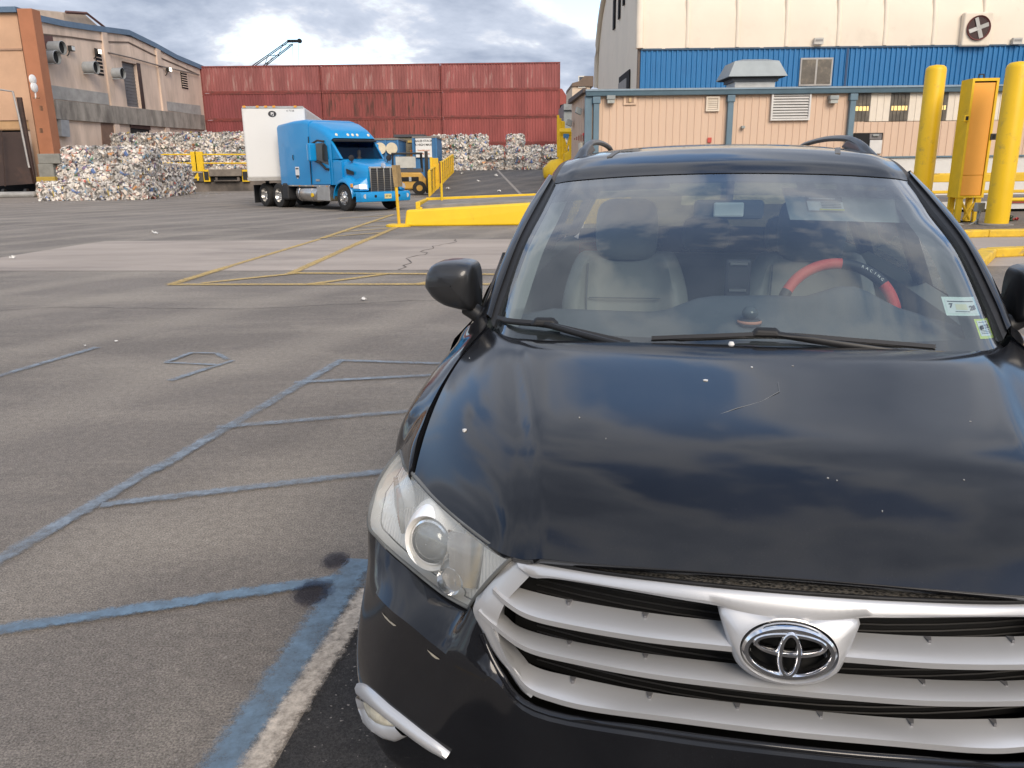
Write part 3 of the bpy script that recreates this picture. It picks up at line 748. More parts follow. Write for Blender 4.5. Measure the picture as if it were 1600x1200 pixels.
# ================================================================== crane boom far behind
crane = thing('crane', 'dark lattice crane boom rising behind the red containers', 'crane', (-36, 150, 0))
p_lo, p_hi = Vector((-50.0, 150, 14)), aty(462, 63, 150)
b0 = aty(405, 103, 150); b1 = aty(455, 66, 150)
d = (b1 - b0).normalized(); base = b0 - d * 18
M_crane = mat('crane_steel', (0.022, 0.024, 0.028), 0.9, spec=.1)
n_ = Vector((-d.z, 0, d.x)) * .85
org = Vector((-36, 150, 0))
for s_ in (-1, 1):
    for dy in (-.8, .8):
        MB().tube([base + n_ * s_ + Vector((0, dy, 0)) - org, b1 + n_ * s_ * .45 + Vector((0, dy * .5, 0)) - org], .085, 5).build('boom_chord', M_crane, crane)
k = 0
for i in range(16):
    a, b = base.lerp(b1, i / 16), base.lerp(b1, (i + 1) / 16)
    s_ = 1 if i % 2 else -1; w = 1 - .55 * i / 16
    MB().tube([a + n_ * s_ * w - org, b - n_ * s_ * w - org], .05, 4).build('lattice_bar', M_crane, crane)
hd = aty(461, 64, 150); MB().box(hd.x - 1.3 - org.x, hd.x + 0.9 - org.x, -.3, .3, hd.z - .22, hd.z + .18).build('boom_head', M_crane, crane)
MB().lathe([(.05, -.2), (.38, -.2), (.38, .2), (.05, .2)], (hd.x + .8 - org.x, 0, hd.z), (0, 1, 0), 14).build('sheave', M_crane, crane)
for u in (457, 466): MB().tube([aty(u, 64, 150) - org, aty(u + 1, 104, 150) - org, Vector((aty(u, 104, 150).x - 36 + 36 - org.x, 0, 6))], .03, 4).build('hoist_cable', M_crane, crane)
MB().box(-26 - 2, -26 + 6, -3, 3, 0, 6).build('machine_house', M_crane, crane)
MB().tube([base - org, Vector((-24, 0, 4))], 1.0, 6).build('boom_foot', M_crane, crane)
MB().tube([aty(430, 84, 150) - org, Vector((-20, 0, 5))], .04, 4).build('pendant_cable', M_crane, crane)
# ================================================================== bales of crushed cans
def bale_mat():
    m = bpy.data.materials.new('crushed_cans'); m.use_nodes = True
    t = m.node_tree; N = t.nodes; L = t.links.new; b = N['Principled BSDF']
    at = N.new('ShaderNodeAttribute'); at.attribute_name = 'tint'
    oi_ = N.new('ShaderNodeObjectInfo'); mr_ = N.new('ShaderNodeMapRange'); mr_.inputs[3].default_value = .82; mr_.inputs[4].default_value = 1.18; L(oi_.outputs['Random'], mr_.inputs[0])
    mm_ = N.new('ShaderNodeMix'); mm_.data_type = 'RGBA'; mm_.blend_type = 'MULTIPLY'; mm_.inputs['Factor'].default_value = 1.0; L(at.outputs['Color'], mm_.inputs['A']); L(mr_.outputs[0], mm_.inputs['B']); L(mm_.outputs['Result'], b.inputs['Base Color']); b.inputs['Roughness'].default_value = 0.42; b.inputs['Metallic'].default_value = 0.0
    return m
M_bale = bale_mat()
PAL = [((.74, .70, .64), 30), ((.62, .58, .53), 18), ((.45, .43, .41), 10), ((.78, .67, .56), 16), ((.10, .09, .085), 3), ((.26, .24, .22), 6),
       ((.08, .16, .38), 3), ((.20, .36, .52), 3), ((.50, .10, .07), 2), ((.62, .26, .06), 1), ((.62, .46, .10), 1), ((.10, .30, .14), 1), ((.55, .33, .28), 3), ((.20, .14, .28), 2)]
pc = [tuple(.92 * c + .08 * g for c, g in zip(p, (.64, .61, .57))) for p, w in PAL for _ in range(w)]
def bale_mesh(seed, W, D, H, n_scraps, stripes=False):
    rg = np.random.default_rng(seed); rr = random.Random(seed)
    V, F, C = [], [], []
    # crushed core: six faces of lumpy grid
    def lump(p):
        p = np.array(p); q = np.sin(p * 9.1 + seed) + np.sin(p[[1, 2, 0]] * 13.3 + seed * 2) + np.sin(p[[2, 0, 1]] * 21 + seed * 3.1)
        return p + q * 0.030
    for ax in range(3):
        for sg in (-1, 1):
            n = 9; a, b = [i for i in range(3) if i != ax]; dims = (W / 2, D / 2, H / 2); k = len(V)
            for i in range(n + 1):
                for j in range(n + 1):
                    p = [0, 0, 0]; x, y = i / n * 2 - 1, j / n * 2 - 1
                    rnd_ = 1 - 0.10 * max(abs(x), abs(y)) ** 4
                    p[ax] = sg * dims[ax] * rnd_; p[a] = x * dims[a] * .98; p[b] = y * dims[b] * .98
                    V.append(tuple(lump(p))); g = rr.uniform(.20, .40); C.append((g, g * .96, g * .9))
            F += [(k + i * (n + 1) + j, k + i * (n + 1) + j + 1, k + (i + 1) * (n + 1) + j + 1, k + (i + 1) * (n + 1) + j) for i in range(n) for j in range(n)]
    # baling wires
    for q in range(4):
        x = -W / 2 + W * (q + .5) / 4 + rr.uniform(-.05, .05); a_, b_ = D / 2 + .035, H / 2 + .03; k = len(V); w = .008
        ring = [(-a_, -b_), (a_, -b_), (a_, b_), (-a_, b_)]
        V += [(x - w, p[0], p[1]) for p in ring] + [(x + w, p[0], p[1]) for p in ring]; C += [(.10, .09, .085)] * 8
        F += [(k + i, k + (i + 1) % 4, k + 4 + (i + 1) % 4, k + 4 + i) for i in range(4)]
    # flattened cans and bottles sticking out every way
    areas = np.array([D * H, D * H, W * H, W * H, W * D, W * D * .15]); areas /= areas.sum()
    for _ in range(n_scraps):
        f = rg.choice(6, p=areas); ax = (0, 0, 1, 1, 2, 2)[f]; sg = (-1, 1, -1, 1, 1, -1)[f]
        p = np.array([rg.uniform(-W / 2, W / 2), rg.uniform(-D / 2, D / 2), rg.uniform(-H / 2, H / 2)]); p[ax] = sg * (W, D, H)[ax] / 2 + rg.normal(.0, .04)
        edge = np.abs(p) / (np.array((W, D, H)) / 2); p = p * (1 - .22 * max(0, np.sort(edge)[1] - .70))
        nrm = np.zeros(3); nrm[ax] = sg
        nrm = nrm + rg.normal(0, .55, 3); nrm /= np.linalg.norm(nrm)
        t1 = np.cross(nrm, rg.normal(0, 1, 3)); t1 /= np.linalg.norm(t1) + 1e-6; t2 = np.cross(nrm, t1)
        L_, w_ = rg.uniform(.07, .19), rg.uniform(.05, .12)
        col = rr.choice(pc); sh_ = rr.uniform(.85, 1.12); col = tuple(min(.85, c * sh_) for c in col)
        k = len(V); lift = rg.uniform(.005, .035)
        V += [tuple(p - t1 * L_ - t2 * w_), tuple(p + t1 * L_ - t2 * w_ * rg.uniform(.5, 1.2)), tuple(p + t1 * L_ * rg.uniform(.6, 1) + t2 * w_), tuple(p - t1 * L_ + t2 * w_),
              tuple(p + nrm * lift - t1 * L_ * .3), tuple(p + nrm * lift + t1 * L_ * .3)]
        C += [col] * 6
        F += [(k, k + 1, k + 5, k + 4), (k + 1, k + 2, k + 5), (k + 2, k + 3, k + 4, k + 5), (k + 3, k, k + 4)]
    me = bpy.data.meshes.new('can_bale'); me.from_pydata(V, [], F)
    ca = me.color_attributes.new('tint', 'FLOAT_COLOR', 'POINT')
    ca.data.foreach_set('color', np.array([(*c, 1) for c in C], dtype=np.float32).ravel())
    me.materials.append(M_bale)
    return me
BW, BD, BH = 1.55, 1.15, 0.98
BM = [bale_mesh(s_, BW, BD, BH, 900) for s_ in range(6)]
rb_ = random.Random(3)
def bale(x, y, z, label, group, rz=0.0, sc=1.0):
    o = bpy.data.objects.new('can_bale', rb_.choice(BM)); COL.objects.link(o)
    o.location = (x + rb_.uniform(-.09, .09), y + rb_.uniform(-.12, .12), z + BH / 2 * sc); o.rotation_euler = (0, 0, rz + rb_.choice((0, math.pi)) + rb_.uniform(-.12, .12)); o.scale = (sc * rb_.uniform(.91, .99), sc * rb_.uniform(.91, .99), sc)
    return tag(o, label, 'bale', group)
lay = ['bottom', 'middle', 'top']
# heap on the yard: three wide in front, running back along its right side
px0 = aty(76, 300, 48.6).x
for k in range(3):
    for i in range(4 if k == 0 else 3):
        if k == 2 and i == 2: continue
        bale(px0 + 0.75 + i * 1.62 + (0.75 if k else -0.35) + (0.15 if k == 2 else 0), 48.6 + .3 * k, k * BH, 'crushed-can bale in front row of yard heap, %s layer, %s from left' % (lay[k], ORD[i]), 'bales heaped on the yard')
for j in range(1, 9):
    for k in range(3):
        if k == 2 and j > 3: continue
        y = 48.8 + j * 1.22; x = px0 + 0.75 + 3 * 1.62 - .5 - 0.16 * j - (0.35 if k == 2 else 0)
        bale(x, y, k * BH, 'crushed-can bale on right flank of yard heap, %s layer, %s from the front' % (lay[k], ORD[j - 1]), 'bales heaped on the yard')
for j in range(1, 6):
    for i in range(2):
        bale(px0 + 1.5 + i * 1.62, 48.9 + j * 1.22, 2 * BH if j < 4 else BH, 'crushed-can bale on top of yard heap, %s column, %s row back' % (['left', 'middle'][i], ORD[j - 1]), 'bales heaped on the yard')
# long wall of bales on the dock
x0 = aty(196, 230, 67.5).x
for k in range(3):
    for i in range(9):
        bale(x0 + i * 1.62 + rb_.uniform(-.05, .05), 67.6 + rb_.uniform(-.12, .12), DOCK + k * 1.03, 'crushed-can bale stacked on dock behind yellow rails, %s layer, %s from left' % (lay[k], ORD[i]), 'bales stacked on the dock', sc=1.05)
# bales at the head of the ramp, in front of the containers
hx = [(-5.55, 3), (-3.95, 3), (-2.3, 3), (-.85, 2), (0.72, 3), (2.25, 3), (3.65, 2), (5.1, 3)]
x = aty(690, 240, 70.5).x
for i, n in enumerate([3, 3, 3, 2, 3, 2, 2, 3]):
    xx = x + i * 1.55 + (-.2 if i == 3 else 0)
    for k in range(n):
        bale(xx, 70.6 + rb_.uniform(-.15, .15), DOCK + k * .96 * .96, 'pale crushed-can bale at head of ramp, %s layer, %s stack from left' % (lay[k], ORD[i]), 'bales at the head of the ramp', sc=.96)
# dock front: bumpers, number, rails
M_yel = mat('safety_yellow', (0.78, 0.50, 0.012), 0.55, var=0.08, scale=3, dirt=(0.35, 0.20, 0.02), dscale=4, dlo=.62, dhi=.8)
M_yel_rail = mat('yellow_rail_paint', (0.72, 0.45, 0.02), 0.55, var=0.12, scale=2, dirt=(0.20, 0.12, 0.03), dscale=3, dlo=.58, dhi=.75)
dk = thing('dock_guard', 'yellow dock edge guard with twin posts and rails above number 4', 'guard rail', (0, 65, 0))
DY = 65.1
def dockp(u, v): return aty(u, v, DY)
def drect(name, u0, v0, u1, v1, th, m, parent):
    a, b = dockp(u0, v1), dockp(u1, v0)
    return bx(name, m, parent, a.x, b.x, DY - th - 65, DY - 65 + .02, a.z, b.z, .02)
for u0, u1 in ((302, 307.5), (308.5, 317)): drect('post', u0, 237, u1, 268, .25, M_yel, dk)
for v in (241.5, 255):
    a, b = dockp(249, v), dockp(388, v)
    MB().tube([(a.x, -.1, a.z), (b.x, -.1, b.z)], .055, 8).build('rail', M_yel, dk)
plate = drect('number_plate', 299, 270, 317, 284, .06, mat('grimy_plate', (0.09, 0.08, 0.07), 0.8), dk)
lettering('4', 0.75, M_yel, plate, facing((dockp(309, 277).x, -.10, dockp(309, 277).z - .0), (1, 0, 0), (0, 0, 1)), bold=.03)
for i, (u0, u1) in enumerate([(291, 298), (320, 328), (380, 389)]):
    t = thing('dock_bumper', 'yellow steel dock bumper on dock face, %s from left of the number 4' % ORD[i] if False else
              ['yellow dock bumper just left of the painted number 4', 'yellow dock bumper just right of the painted number 4', 'yellow dock bumper beside the white trailer'][i], 'bumper', (0, 65, 0), 0, 'yellow bumpers on the dock face')
    drect('frame', u0, 265, u1, 284, .18, M_yel, t); drect('rubber', u0 + 1.5, 268, u1 - 1.5, 281, .26, M_blk, t)
lv = thing('dock_leveller', 'grimy steel dock leveller plate between the yellow bumpers', 'dock leveller', (0, 65, 0))
drect('plate', 329, 264, 379, 275.5, .35, mat('leveller_steel', (0.19, 0.16, 0.13), 0.7, var=.25), lv); drect('pit', 329, 276, 379, 283, .02, M_dark, lv)
for u in (338, 372): drect('lip_support', u, 276, u + 3, 283, .2, M_dockc, lv)
drect('lower_beam', 336, 281, 375, 283.5, .24, M_dockc, lv)
# ================================================================== yellow islands in mid yard
isl = thing('yellow_barrier', 'low bright yellow wedge-shaped concrete barrier left of the dark car', 'barrier', (0, 23.4, 0))
a, b = gnd(632, 354), gnd(900, 352)
hz = [(0.0, aty(632, 329, 23.3).z), (1.0, aty(900, 316, 23.3).z)]
lo = [(a.x, 0, 0), (a.x + 6.5, -.1, 0), (a.x + 6.5, .55, 0), (a.x, .55, 0)]
hi = [(a.x + .06, .05, hz[0][1]), (a.x + 6.5, -.05, hz[1][1] + .12), (a.x + 6.5, .5, hz[1][1] + .12), (a.x + .06, .5, hz[0][1])]
MB().hexa(lo, hi).build('body', mat('bright_yellow_paint', (0.80, 0.53, 0.008), 0.5, var=0.05, scale=2, dirt=(0.55, 0.35, 0.02), dscale=2.5, dlo=.62, dhi=.8), isl, bevel=.05, segs=3)
MB().cyl((a.x + .45, .3, hz[0][1]), (a.x + .45, .3, hz[0][1] + .07), .05).build('lifting_eye', M_yel, isl)
is2 = thing('kerbed_island', 'grey concrete island with yellow painted edges behind the yellow barrier', 'traffic island', (0, 31, 0))
a2 = aty(657, 328, 31.0); zt0, zt1 = aty(657, 318, 31.0).z, aty(900, 306, 31.0).z
lo = [(a2.x, 0, 0), (6.5, 0, 0), (6.5, 3.2, 0), (a2.x, 3.2, 0)]
hi = [(a2.x, 0, zt0 - .06), (6.5, 0, zt1), (6.5, 3.2, zt1 + .1), (a2.x, 3.2, zt0)]
MB().hexa(lo, hi).build('slab', M_concrete, is2, bevel=.02)
MB().hexa([(a2.x - .1, 3.1, 0), (6.5, 3.1, 0), (6.5, 3.35, 0), (a2.x - .1, 3.35, 0)], [(a2.x - .1, 3.1, zt0 + .10), (6.5, 3.1, zt1 + .14), (6.5, 3.35, zt1 + .14), (a2.x - .1, 3.35, zt0 + .10)]).build('kerb', M_yel, is2, bevel=.02)
MB().box(a2.x - .18, a2.x, 0, 3.3, 0, zt0 + .06).build('kerb', M_yel, is2, bevel=.02)
# leaning sign post, seen edge on
sp = thing('leaning_sign', 'thin yellow post leaning left with a weathered sign seen edge-on', 'sign post', gnd(624, 354))
o_ = sp.location
top_ = aty(616, 258, o_.y) - o_; mid_ = aty(619, 292, o_.y) - o_
MB().tube([(0, 0, 0), tuple(mid_), tuple(mid_.lerp(top_, .6))], .045, 8).build('post', M_yel_rail, sp)
bd = [mid_ + Vector((-.05, -.06, 0)), mid_ + Vector((.07, -.06, 0)), top_ + Vector((.05, -.06, 0)), top_ + Vector((-.07, -.06, 0))]
MB().hexa(bd, [p + Vector((.05, .55, 0)) for p in bd]).build('sign_board', mat('weathered_board', (0.32, 0.22, 0.10), 0.8, var=.3, scale=6), sp)
MB().lathe([(.01, .0), (.36, 0), (.36, .05), (.30, .07), (.01, .07)], (-.02, 0, 0.004), (0, 0, 1), 18).build('base_plate', M_yel, sp)
sq = thing('island_sign', 'yellow post with a dark edge-on sign standing on the kerbed island', 'sign post', (aty(690, 300, 33.6).x, 33.6, zt0 + .0))
zb, zm, zt = zt0, aty(690, 286, 33.6).z, aty(690, 252, 33.6).z
MB().tube([(0, 0, 0), (0, 0, zt - zb)], .05, 8).build('post', M_yel, sq)
MB().box(-.06, .0, -.06, .5, zm - zb, zt - zb - .03).build('sign_board', mat('dark_red_board', (0.16, 0.05, 0.02), 0.7), sq)

# ================================================================== yellow guard fence up the ramp side
fx0, fx1 = -4.55, -4.75
gf = thing('ramp_fence', 'yellow steel guard fence climbing along the left side of ramp', 'fence', (fx0, 47, 0))
def rz_(y): return max(0, (y - 44) / 24 * DOCK)
ys = [47 + i * 1.95 for i in range(11)]
for i, y in enumerate(ys):
    zb = rz_(y); h = 1.25 if i else 1.15
    MB().box(-.09, .09, y - 47 - .09, y - 47 + .09, 0, zb + h + .1).build('post', M_yel_rail, gf, bevel=.02)
for a_, b_ in zip(ys, ys[1:]):
    za, zb = rz_(a_), rz_(b_)
    for k, (h0, h1) in enumerate(((.15, .62), (.70, 1.20))):
        MB().hexa([(-.03, a_ - 47 + .1, za + h0), (.03, a_ - 47 + .1, za + h0), (.03, b_ - 47 - .1, zb + h0), (-.03, b_ - 47 - .1, zb + h0)],
                  [(-.03, a_ - 47 + .1, za + h1), (.03, a_ - 47 + .1, za + h1), (.03, b_ - 47 - .1, zb + h1), (-.03, b_ - 47 - .1, zb + h1)]).build('panel', M_yel_rail, gf)
    MB().tube([(0, a_ - 47, za + 1.28), (0, b_ - 47, zb + 1.28)], .06, 8).build('top_rail', M_yel, gf)
ge = thing('fence_end_panel', 'upright yellow steel plate guarding the foot of the ramp fence', 'guard', (-4.75, 50.5, 0))
a, b = aty(673, 247, 50.5), aty(686, 290, 50.5)
MB().box(a.x + 4.75, b.x + 4.75, 0, .12, 0, a.z).build('plate', M_yel_rail, ge, bevel=.02)
MB().box(a.x + 4.70, a.x + 4.85, -.1, .2, 0, a.z + .05).build('stiffener', M_yel, ge)

# ================================================================== blue roll-off boxes behind the truck
M_bblue = mat('blue_box_paint', (0.045, 0.17, 0.36), 0.6, var=.15, scale=1.2, dirt=(0.12, 0.10, 0.08), dscale=1.2, dlo=.6, dhi=.8)
def rolloff(name, label, u0, u1, v0, y, depth):
    a, b = aty(u0, v0, y), aty(u1, v0, y)
    t = thing(name, label, 'roll-off box', (a.x, y, 0), 0, 'blue boxes behind the truck')
    w = b.x - a.x; h = a.z
    MB().box(0, w, 0, depth, .25, h - .12).build('body', M_bblue, t)
    MB().box(-.06, w + .06, -.06, depth + .06, h - .12, h).build('top_rim', mat('worn_rim', (0.22, 0.20, 0.18), 0.7), t)
    n = max(2, int(w / 1.1))
    for i in range(n + 1): MB().box(i * w / n - .06, i * w / n + .06, -.10, 0.0, .25, h - .13).build('rib', M_bblue, t)
    for x in (.3, w - .3): MB().box(x - .2, x + .2, .1, depth - .1, 0, .25).build('skid', M_blk, t)
    return t, w, h
t1, w1, h1 = rolloff('blue_skip', 'blue steel box with two white discs behind the truck mirror', 583, 621, 216, 57.0, 5.0)
for u in (594, 612):
    p = aty(u, 232, 56.75); MB().lathe([(.001, -.03), (.39, -.03), (.39, .03), (.001, .03)], (p.x - t1.location.x, -.22, p.z), (0, 1, 0), 24).build('painted_disc', mat('cream_disc', (0.66, 0.58, 0.42), 0.7), t1)
t2, w2, h2 = rolloff('blue_skip', 'blue steel box carrying a white sign, right of the forklift', 645, 681, 213, 60.0, 5.0)
a, b = aty(650, 246, 59.8), aty(674, 216, 59.8)
sg = MB().box(a.x - t2.location.x, b.x - t2.location.x, -.17, -.12, a.z, b.z).build('sign_panel', mat('sign_white', (0.78, 0.77, 0.74), 0.5, var=.03), t2)
M_ink = mat('sign_ink', (0.03, 0.03, 0.035), 0.6); M_orange_ink = mat('sign_orange', (0.55, 0.22, 0.10), 0.6)
cxs = (a.x + b.x) / 2 - t2.location.x
for tx, sz_, zf, m_ in [('BALES STACK', .21, .86, M_ink), ('5 HIGH MAX', .21, .66, M_ink), ('TRAILERS ONLY', .13, .36, M_orange_ink), ('BY THE DOCK', .13, .18, M_orange_ink)]:
    lettering(tx, sz_, m_, sg, facing((cxs, -.175, a.z + (b.z - a.z) * zf), (1, 0, 0), (0, 0, 1)), bold=.006)
a, b = aty(622, 262, 61.5), aty(645, 214, 61.5)
ol = thing('olive_cabinet', 'tall dull olive steel cabinet between the two blue boxes', 'cabinet', (a.x, 61.5, 0))
MB().box(0, b.x - a.x, 0, 2.5, 0, b.z).build('body', mat('olive_grey', (0.20, 0.175, 0.12), 0.7, var=.15), ol, bevel=.03)
MB().box(-.2, 2.0, -.15, 2.6, b.z, b.z + .18).build('top_cap', mat('dark_cap', (0.06, 0.06, 0.07), .6), ol)
for x in (.12, b.x - a.x - .12): MB().box(x - .12, x + .12, -.06, 0, 2.2, 2.9).build('marker', mat('amber_marker', (0.65, 0.22, 0.03), .4), ol)
MB().box(.8, 1.5, -.1, 0, b.z - .4, b.z - .25).build('nameplate', mat('brass_plate', (0.5, 0.33, 0.08), .5), ol)

# ================================================================== forklift (seen from behind its mast side)
M_fork = mat('forklift_yellow', (0.52, 0.30, 0.055), 0.5, var=.15, scale=2, dirt=(0.12, 0.08, 0.04), dscale=2.5, dlo=.55, dhi=.75)
fk = thing('forklift', 'dirty yellow forklift with black cage parked beside the ramp fence', 'forklift', (aty(640, 304, 50.5).x, 50.5, 0), R(8))
M_tyre = mat('tyre_rubber', (0.022, 0.021, 0.020), 0.85, var=.3, scale=6, bump=.2, bscale=40)
fb = [(-1.0, 0, .35), (1.05, 0, .35), (1.05, 0, .95), (.75, 0, 1.35), (-1.0, 0, 1.42)]
MB().hexa(fb, [(x, 1.5, z) for x, y, z in fb]).build('counterweight', M_fork, fk, bevel=.08, segs=3)
MB().box(-1.02, .6, -.03, .02, .82, 1.08).build('engine_vent', M_dark, fk)
MB().box(-.6, -.45, -.06, 0, .82, 1.08).build('vent_bar', M_galv, fk); MB().box(.0, .15, -.06, 0, .82, 1.08).build('vent_bar', M_galv, fk)
for x, y in ((-.95, .05), (.85, .05), (-.95, 1.45), (.85, 1.45)): MB().tube([(x, y, 1.35), (x * .96, y, 2.45)], .06, 6).build('cage_post', M_blk, fk)
MB().box(-1.0, .9, -.02, 1.55, 2.42, 2.52).build('cage_roof', M_blk, fk, bevel=.03)
MB().box(-.75, .45, -.02, 0.03, 1.62, 2.28).build('rear_window', mat('dusty_pane', (0.50, 0.50, 0.46), .3), fk)
MB().box(-.98, .9, 0, .06, 1.36, 1.58).build('cage_panel', mat('cage_grey', (0.07, 0.07, 0.075), .6), fk)
MB().tube([(-.5 + .18 * math.cos(t_), .1, 1.95 + .18 * math.sin(t_)) for t_ in [i * math.pi / 8 for i in range(16)]], .03, 6, True).build('steering_wheel', M_blk, fk)
for x, y, r_ in ((.62, .0, .42), (.62, 1.5, .42), (-.85, .0, .36), (-.85, 1.5, .36)):
    w = MB().lathe([(r_ * .45, -.14), (r_, -.14), (r_, .14), (r_ * .45, .14)], (x, y, r_), (0, 1, 0), 20).build('wheel', M_tyre, fk, smooth=40)
    MB().cyl((x, y - .12, r_), (x, y + .12, r_), r_ * .45).build('hub', M_fork, w)
for y in (.35, 1.15): MB().box(1.05, 1.22, y - .07, y + .07, .1, 2.6).build('mast_rail', M_blk, fk); 
for y in (.4, 1.1): MB().box(1.2, 2.3, y - .06, y + .06, .08, .13).build('fork', M_blk, fk)
MB().box(1.2, 1.26, .2, 1.3, .1, 1.1).build('carriage', M_blk, fk)

# ================================================================== yellow steelwork at the end of the containers
ys_ = thing('yellow_steelwork', 'yellow steel ladder frame and braces at right end of containers', 'steel frame', (aty(884, 230, 60).x, 60, 0))
o_ = ys_.location
def yb(name, pts, r_): MB().tube([tuple(aty(u, v, 60) - o_) for u, v in pts], r_, 6).build(name, M_yel, ys_)
for pts, r_ in [([(874, 185), (876, 262)], .16), ([(880, 190), (880, 262)], .14), ([(891, 205), (891, 262)], .10), ([(874, 206), (892, 206)], .28), ([(880, 212), (888, 245)], .08), ([(890, 215), (882, 245)], .08), ([(872, 180), (872, 245)], .10)]:
    yb('member', pts, r_)
for i in range(9):
    v = 190 + i * 7; yb('rung', [(873, v), (881, v)], .05)
MB().box(*[q for q in (aty(881, 0, 60).x - o_.x, aty(890, 0, 60).x - o_.x)], -.2, .1, aty(0, 226, 60).z, aty(0, 214, 60).z).build('blue_panel', M_bblue, ys_)
t = thing('yellow_drum', 'rounded yellow steel guard at the foot of yellow steelwork', 'guard', (aty(871, 255, 58).x, 58, 0))
MB().lathe([(.01, 1.0), (.55, .9), (.95, .3), (.95, -.3), (.55, -.9), (.01, -1.0)], (0, 0, 1.15), (1, .2, .2), 20).build('shell', M_yel, t, smooth=50); MB().box(-.3, .3, -.3, .3, 0, .9).build('stand', M_yel_rail, t)
t = thing('yellow_hopper', 'yellow angular steel hopper beside the car roof edge', 'hopper', (aty(890, 250, 57).x, 57, 0))
q = [aty(u, v, 57) - t.location for u, v in [(882, 262), (897, 262), (899, 248), (890, 236), (882, 240)]]
MB().hexa(q, [p + Vector((0, 1.2, 0)) for p in q]).build('body', M_yel, t, bevel=.03); MB().box(-.5, .5, .2, 1.0, 0, q[0].z).build('stand', M_yel_rail, t)

# ================================================================== houses far beyond
def far_house(name, label, pts, y, depth, m, roof_pts=None, mr=None, windows=()):
    P = [aty(u, v, y) for u, v in pts]; x0, x1 = min(p.x for p in P), max(p.x for p in P); zt = max(p.z for p in P)
    t = thing(name, label, 'building', (x0, y, 0))
    MB().box(0, x1 - x0, 0, depth, 0, zt).build('wall', m, t)
    if roof_pts:
        Q = [aty(u, v, y) - t.location for u, v in roof_pts]
        MB().hexa([p + Vector((0, -.3, 0)) for p in Q], [p + Vector((0, depth, 0)) for p in Q]).build('roof', mr, t)
    for (u, v) in windows:
        p = aty(u, v, y) - t.location; w = MB().box(p.x - .5, p.x + .5, -.12, -.02, p.z - .8, p.z + .8).build('window', mat('far_frame', (.7, .68, .62), .6), t)
        MB().box(p.x - .36, p.x + .36, -.16, -.11, p.z - .65, p.z + .65).build('pane', mat('far_pane', (.05, .06, .08), .2), w)
    return t
M_cream = mat('far_cream_wall', (0.62, 0.50, 0.38), .9, var=.06)
far_house('far_house', 'cream house with steep red roof far beyond the containers', [(868, 166), (893, 166)], 140, 14, M_cream, [(866, 167), (890, 160), (884, 148), (878, 139), (866, 137)], mat('far_red_roof', (0.30, 0.075, 0.060), .8), [(873, 158), (873, 167), (878, 167), (873, 179), (878, 179)])
far_house('far_house', 'pale house with brown mansard roof far beyond the annex', [(894, 134), (922, 134)], 120, 12, M_cream, [(893, 135), (927, 135), (927, 119), (913, 119), (905, 127), (894, 130)], mat('far_brown_roof', (0.16, 0.115, 0.085), .8), [(909, 128)])
far_house('far_shed', 'grey metal shed in the gap beside the annex', [(881, 170), (900, 162)], 75, 8, mat('far_grey', (0.28, 0.30, 0.30), .7), [(881, 172), (900, 172), (900, 158), (890, 163)], mat('far_grey2', (0.24, 0.25, 0.25), .7))
# ================================================================== tan metal annex at right
M_tan = mat('tan_siding', (0.64, 0.46, 0.335), 0.6, var=0.05, scale=0.5, dirt=(0.50, 0.36, 0.26), dscale=0.9, dlo=.58, dhi=.85, stretch=(1.5, 1.5, .25))
M_seam = mat('siding_seam', (0.36, 0.24, 0.17), 0.7)
M_steelblue = mat('steel_blue_trim', (0.115, 0.185, 0.235), 0.5, var=0.08)
M_blue = mat('blue_siding', (0.006, 0.145, 0.36), 0.5, var=0.10, scale=0.6, dirt=(0.006, 0.10, 0.26), dscale=0.7, dlo=.5, dhi=.8, stretch=(1.3, 1.3, .3))
M_fabric = mat('cream_fabric', (0.74, 0.65, 0.53), 0.75, var=0.05, scale=0.4, dirt=(0.58, 0.50, 0.40), dscale=0.5, dlo=.55, dhi=.85, bump=.06, bscale=1.2)
AY = 34.0
AX0 = aty(919, 139, AY).x; AX1 = AX0 + 27; AZ = 4.52
annex = thing('metal_annex', 'tan ribbed metal annex with steel-blue gutter behind the car', 'building', (AX0, AY, 0))
ZB = 1.85
def rib_panel(w, ribs, z0, z1, d=.022, rw=.045):
    """sheet with raised ribs"""
    pts = []
    for i in range(ribs):
        x = w * i / ribs
        pts += [(x, 0), (x + rw * .3, -d), (x + rw, -d), (x + rw * 1.3, 0)]
    pts.append((w, 0))
    return MB().grid([[(a, b, z0) for a, b in pts], [(a, b, z1) for a, b in pts]])
PW = 0.86
pm = rib_panel(PW, 3, ZB, AZ - .05).build('wall_panel', M_tan, annex)
xd0, xd1 = aty(1331, 140, AY).x - AX0, 0
n_low = int(xd0 / PW) + 1
for i in range(1, n_low): share(pm, annex, (i * PW, 0, 0))
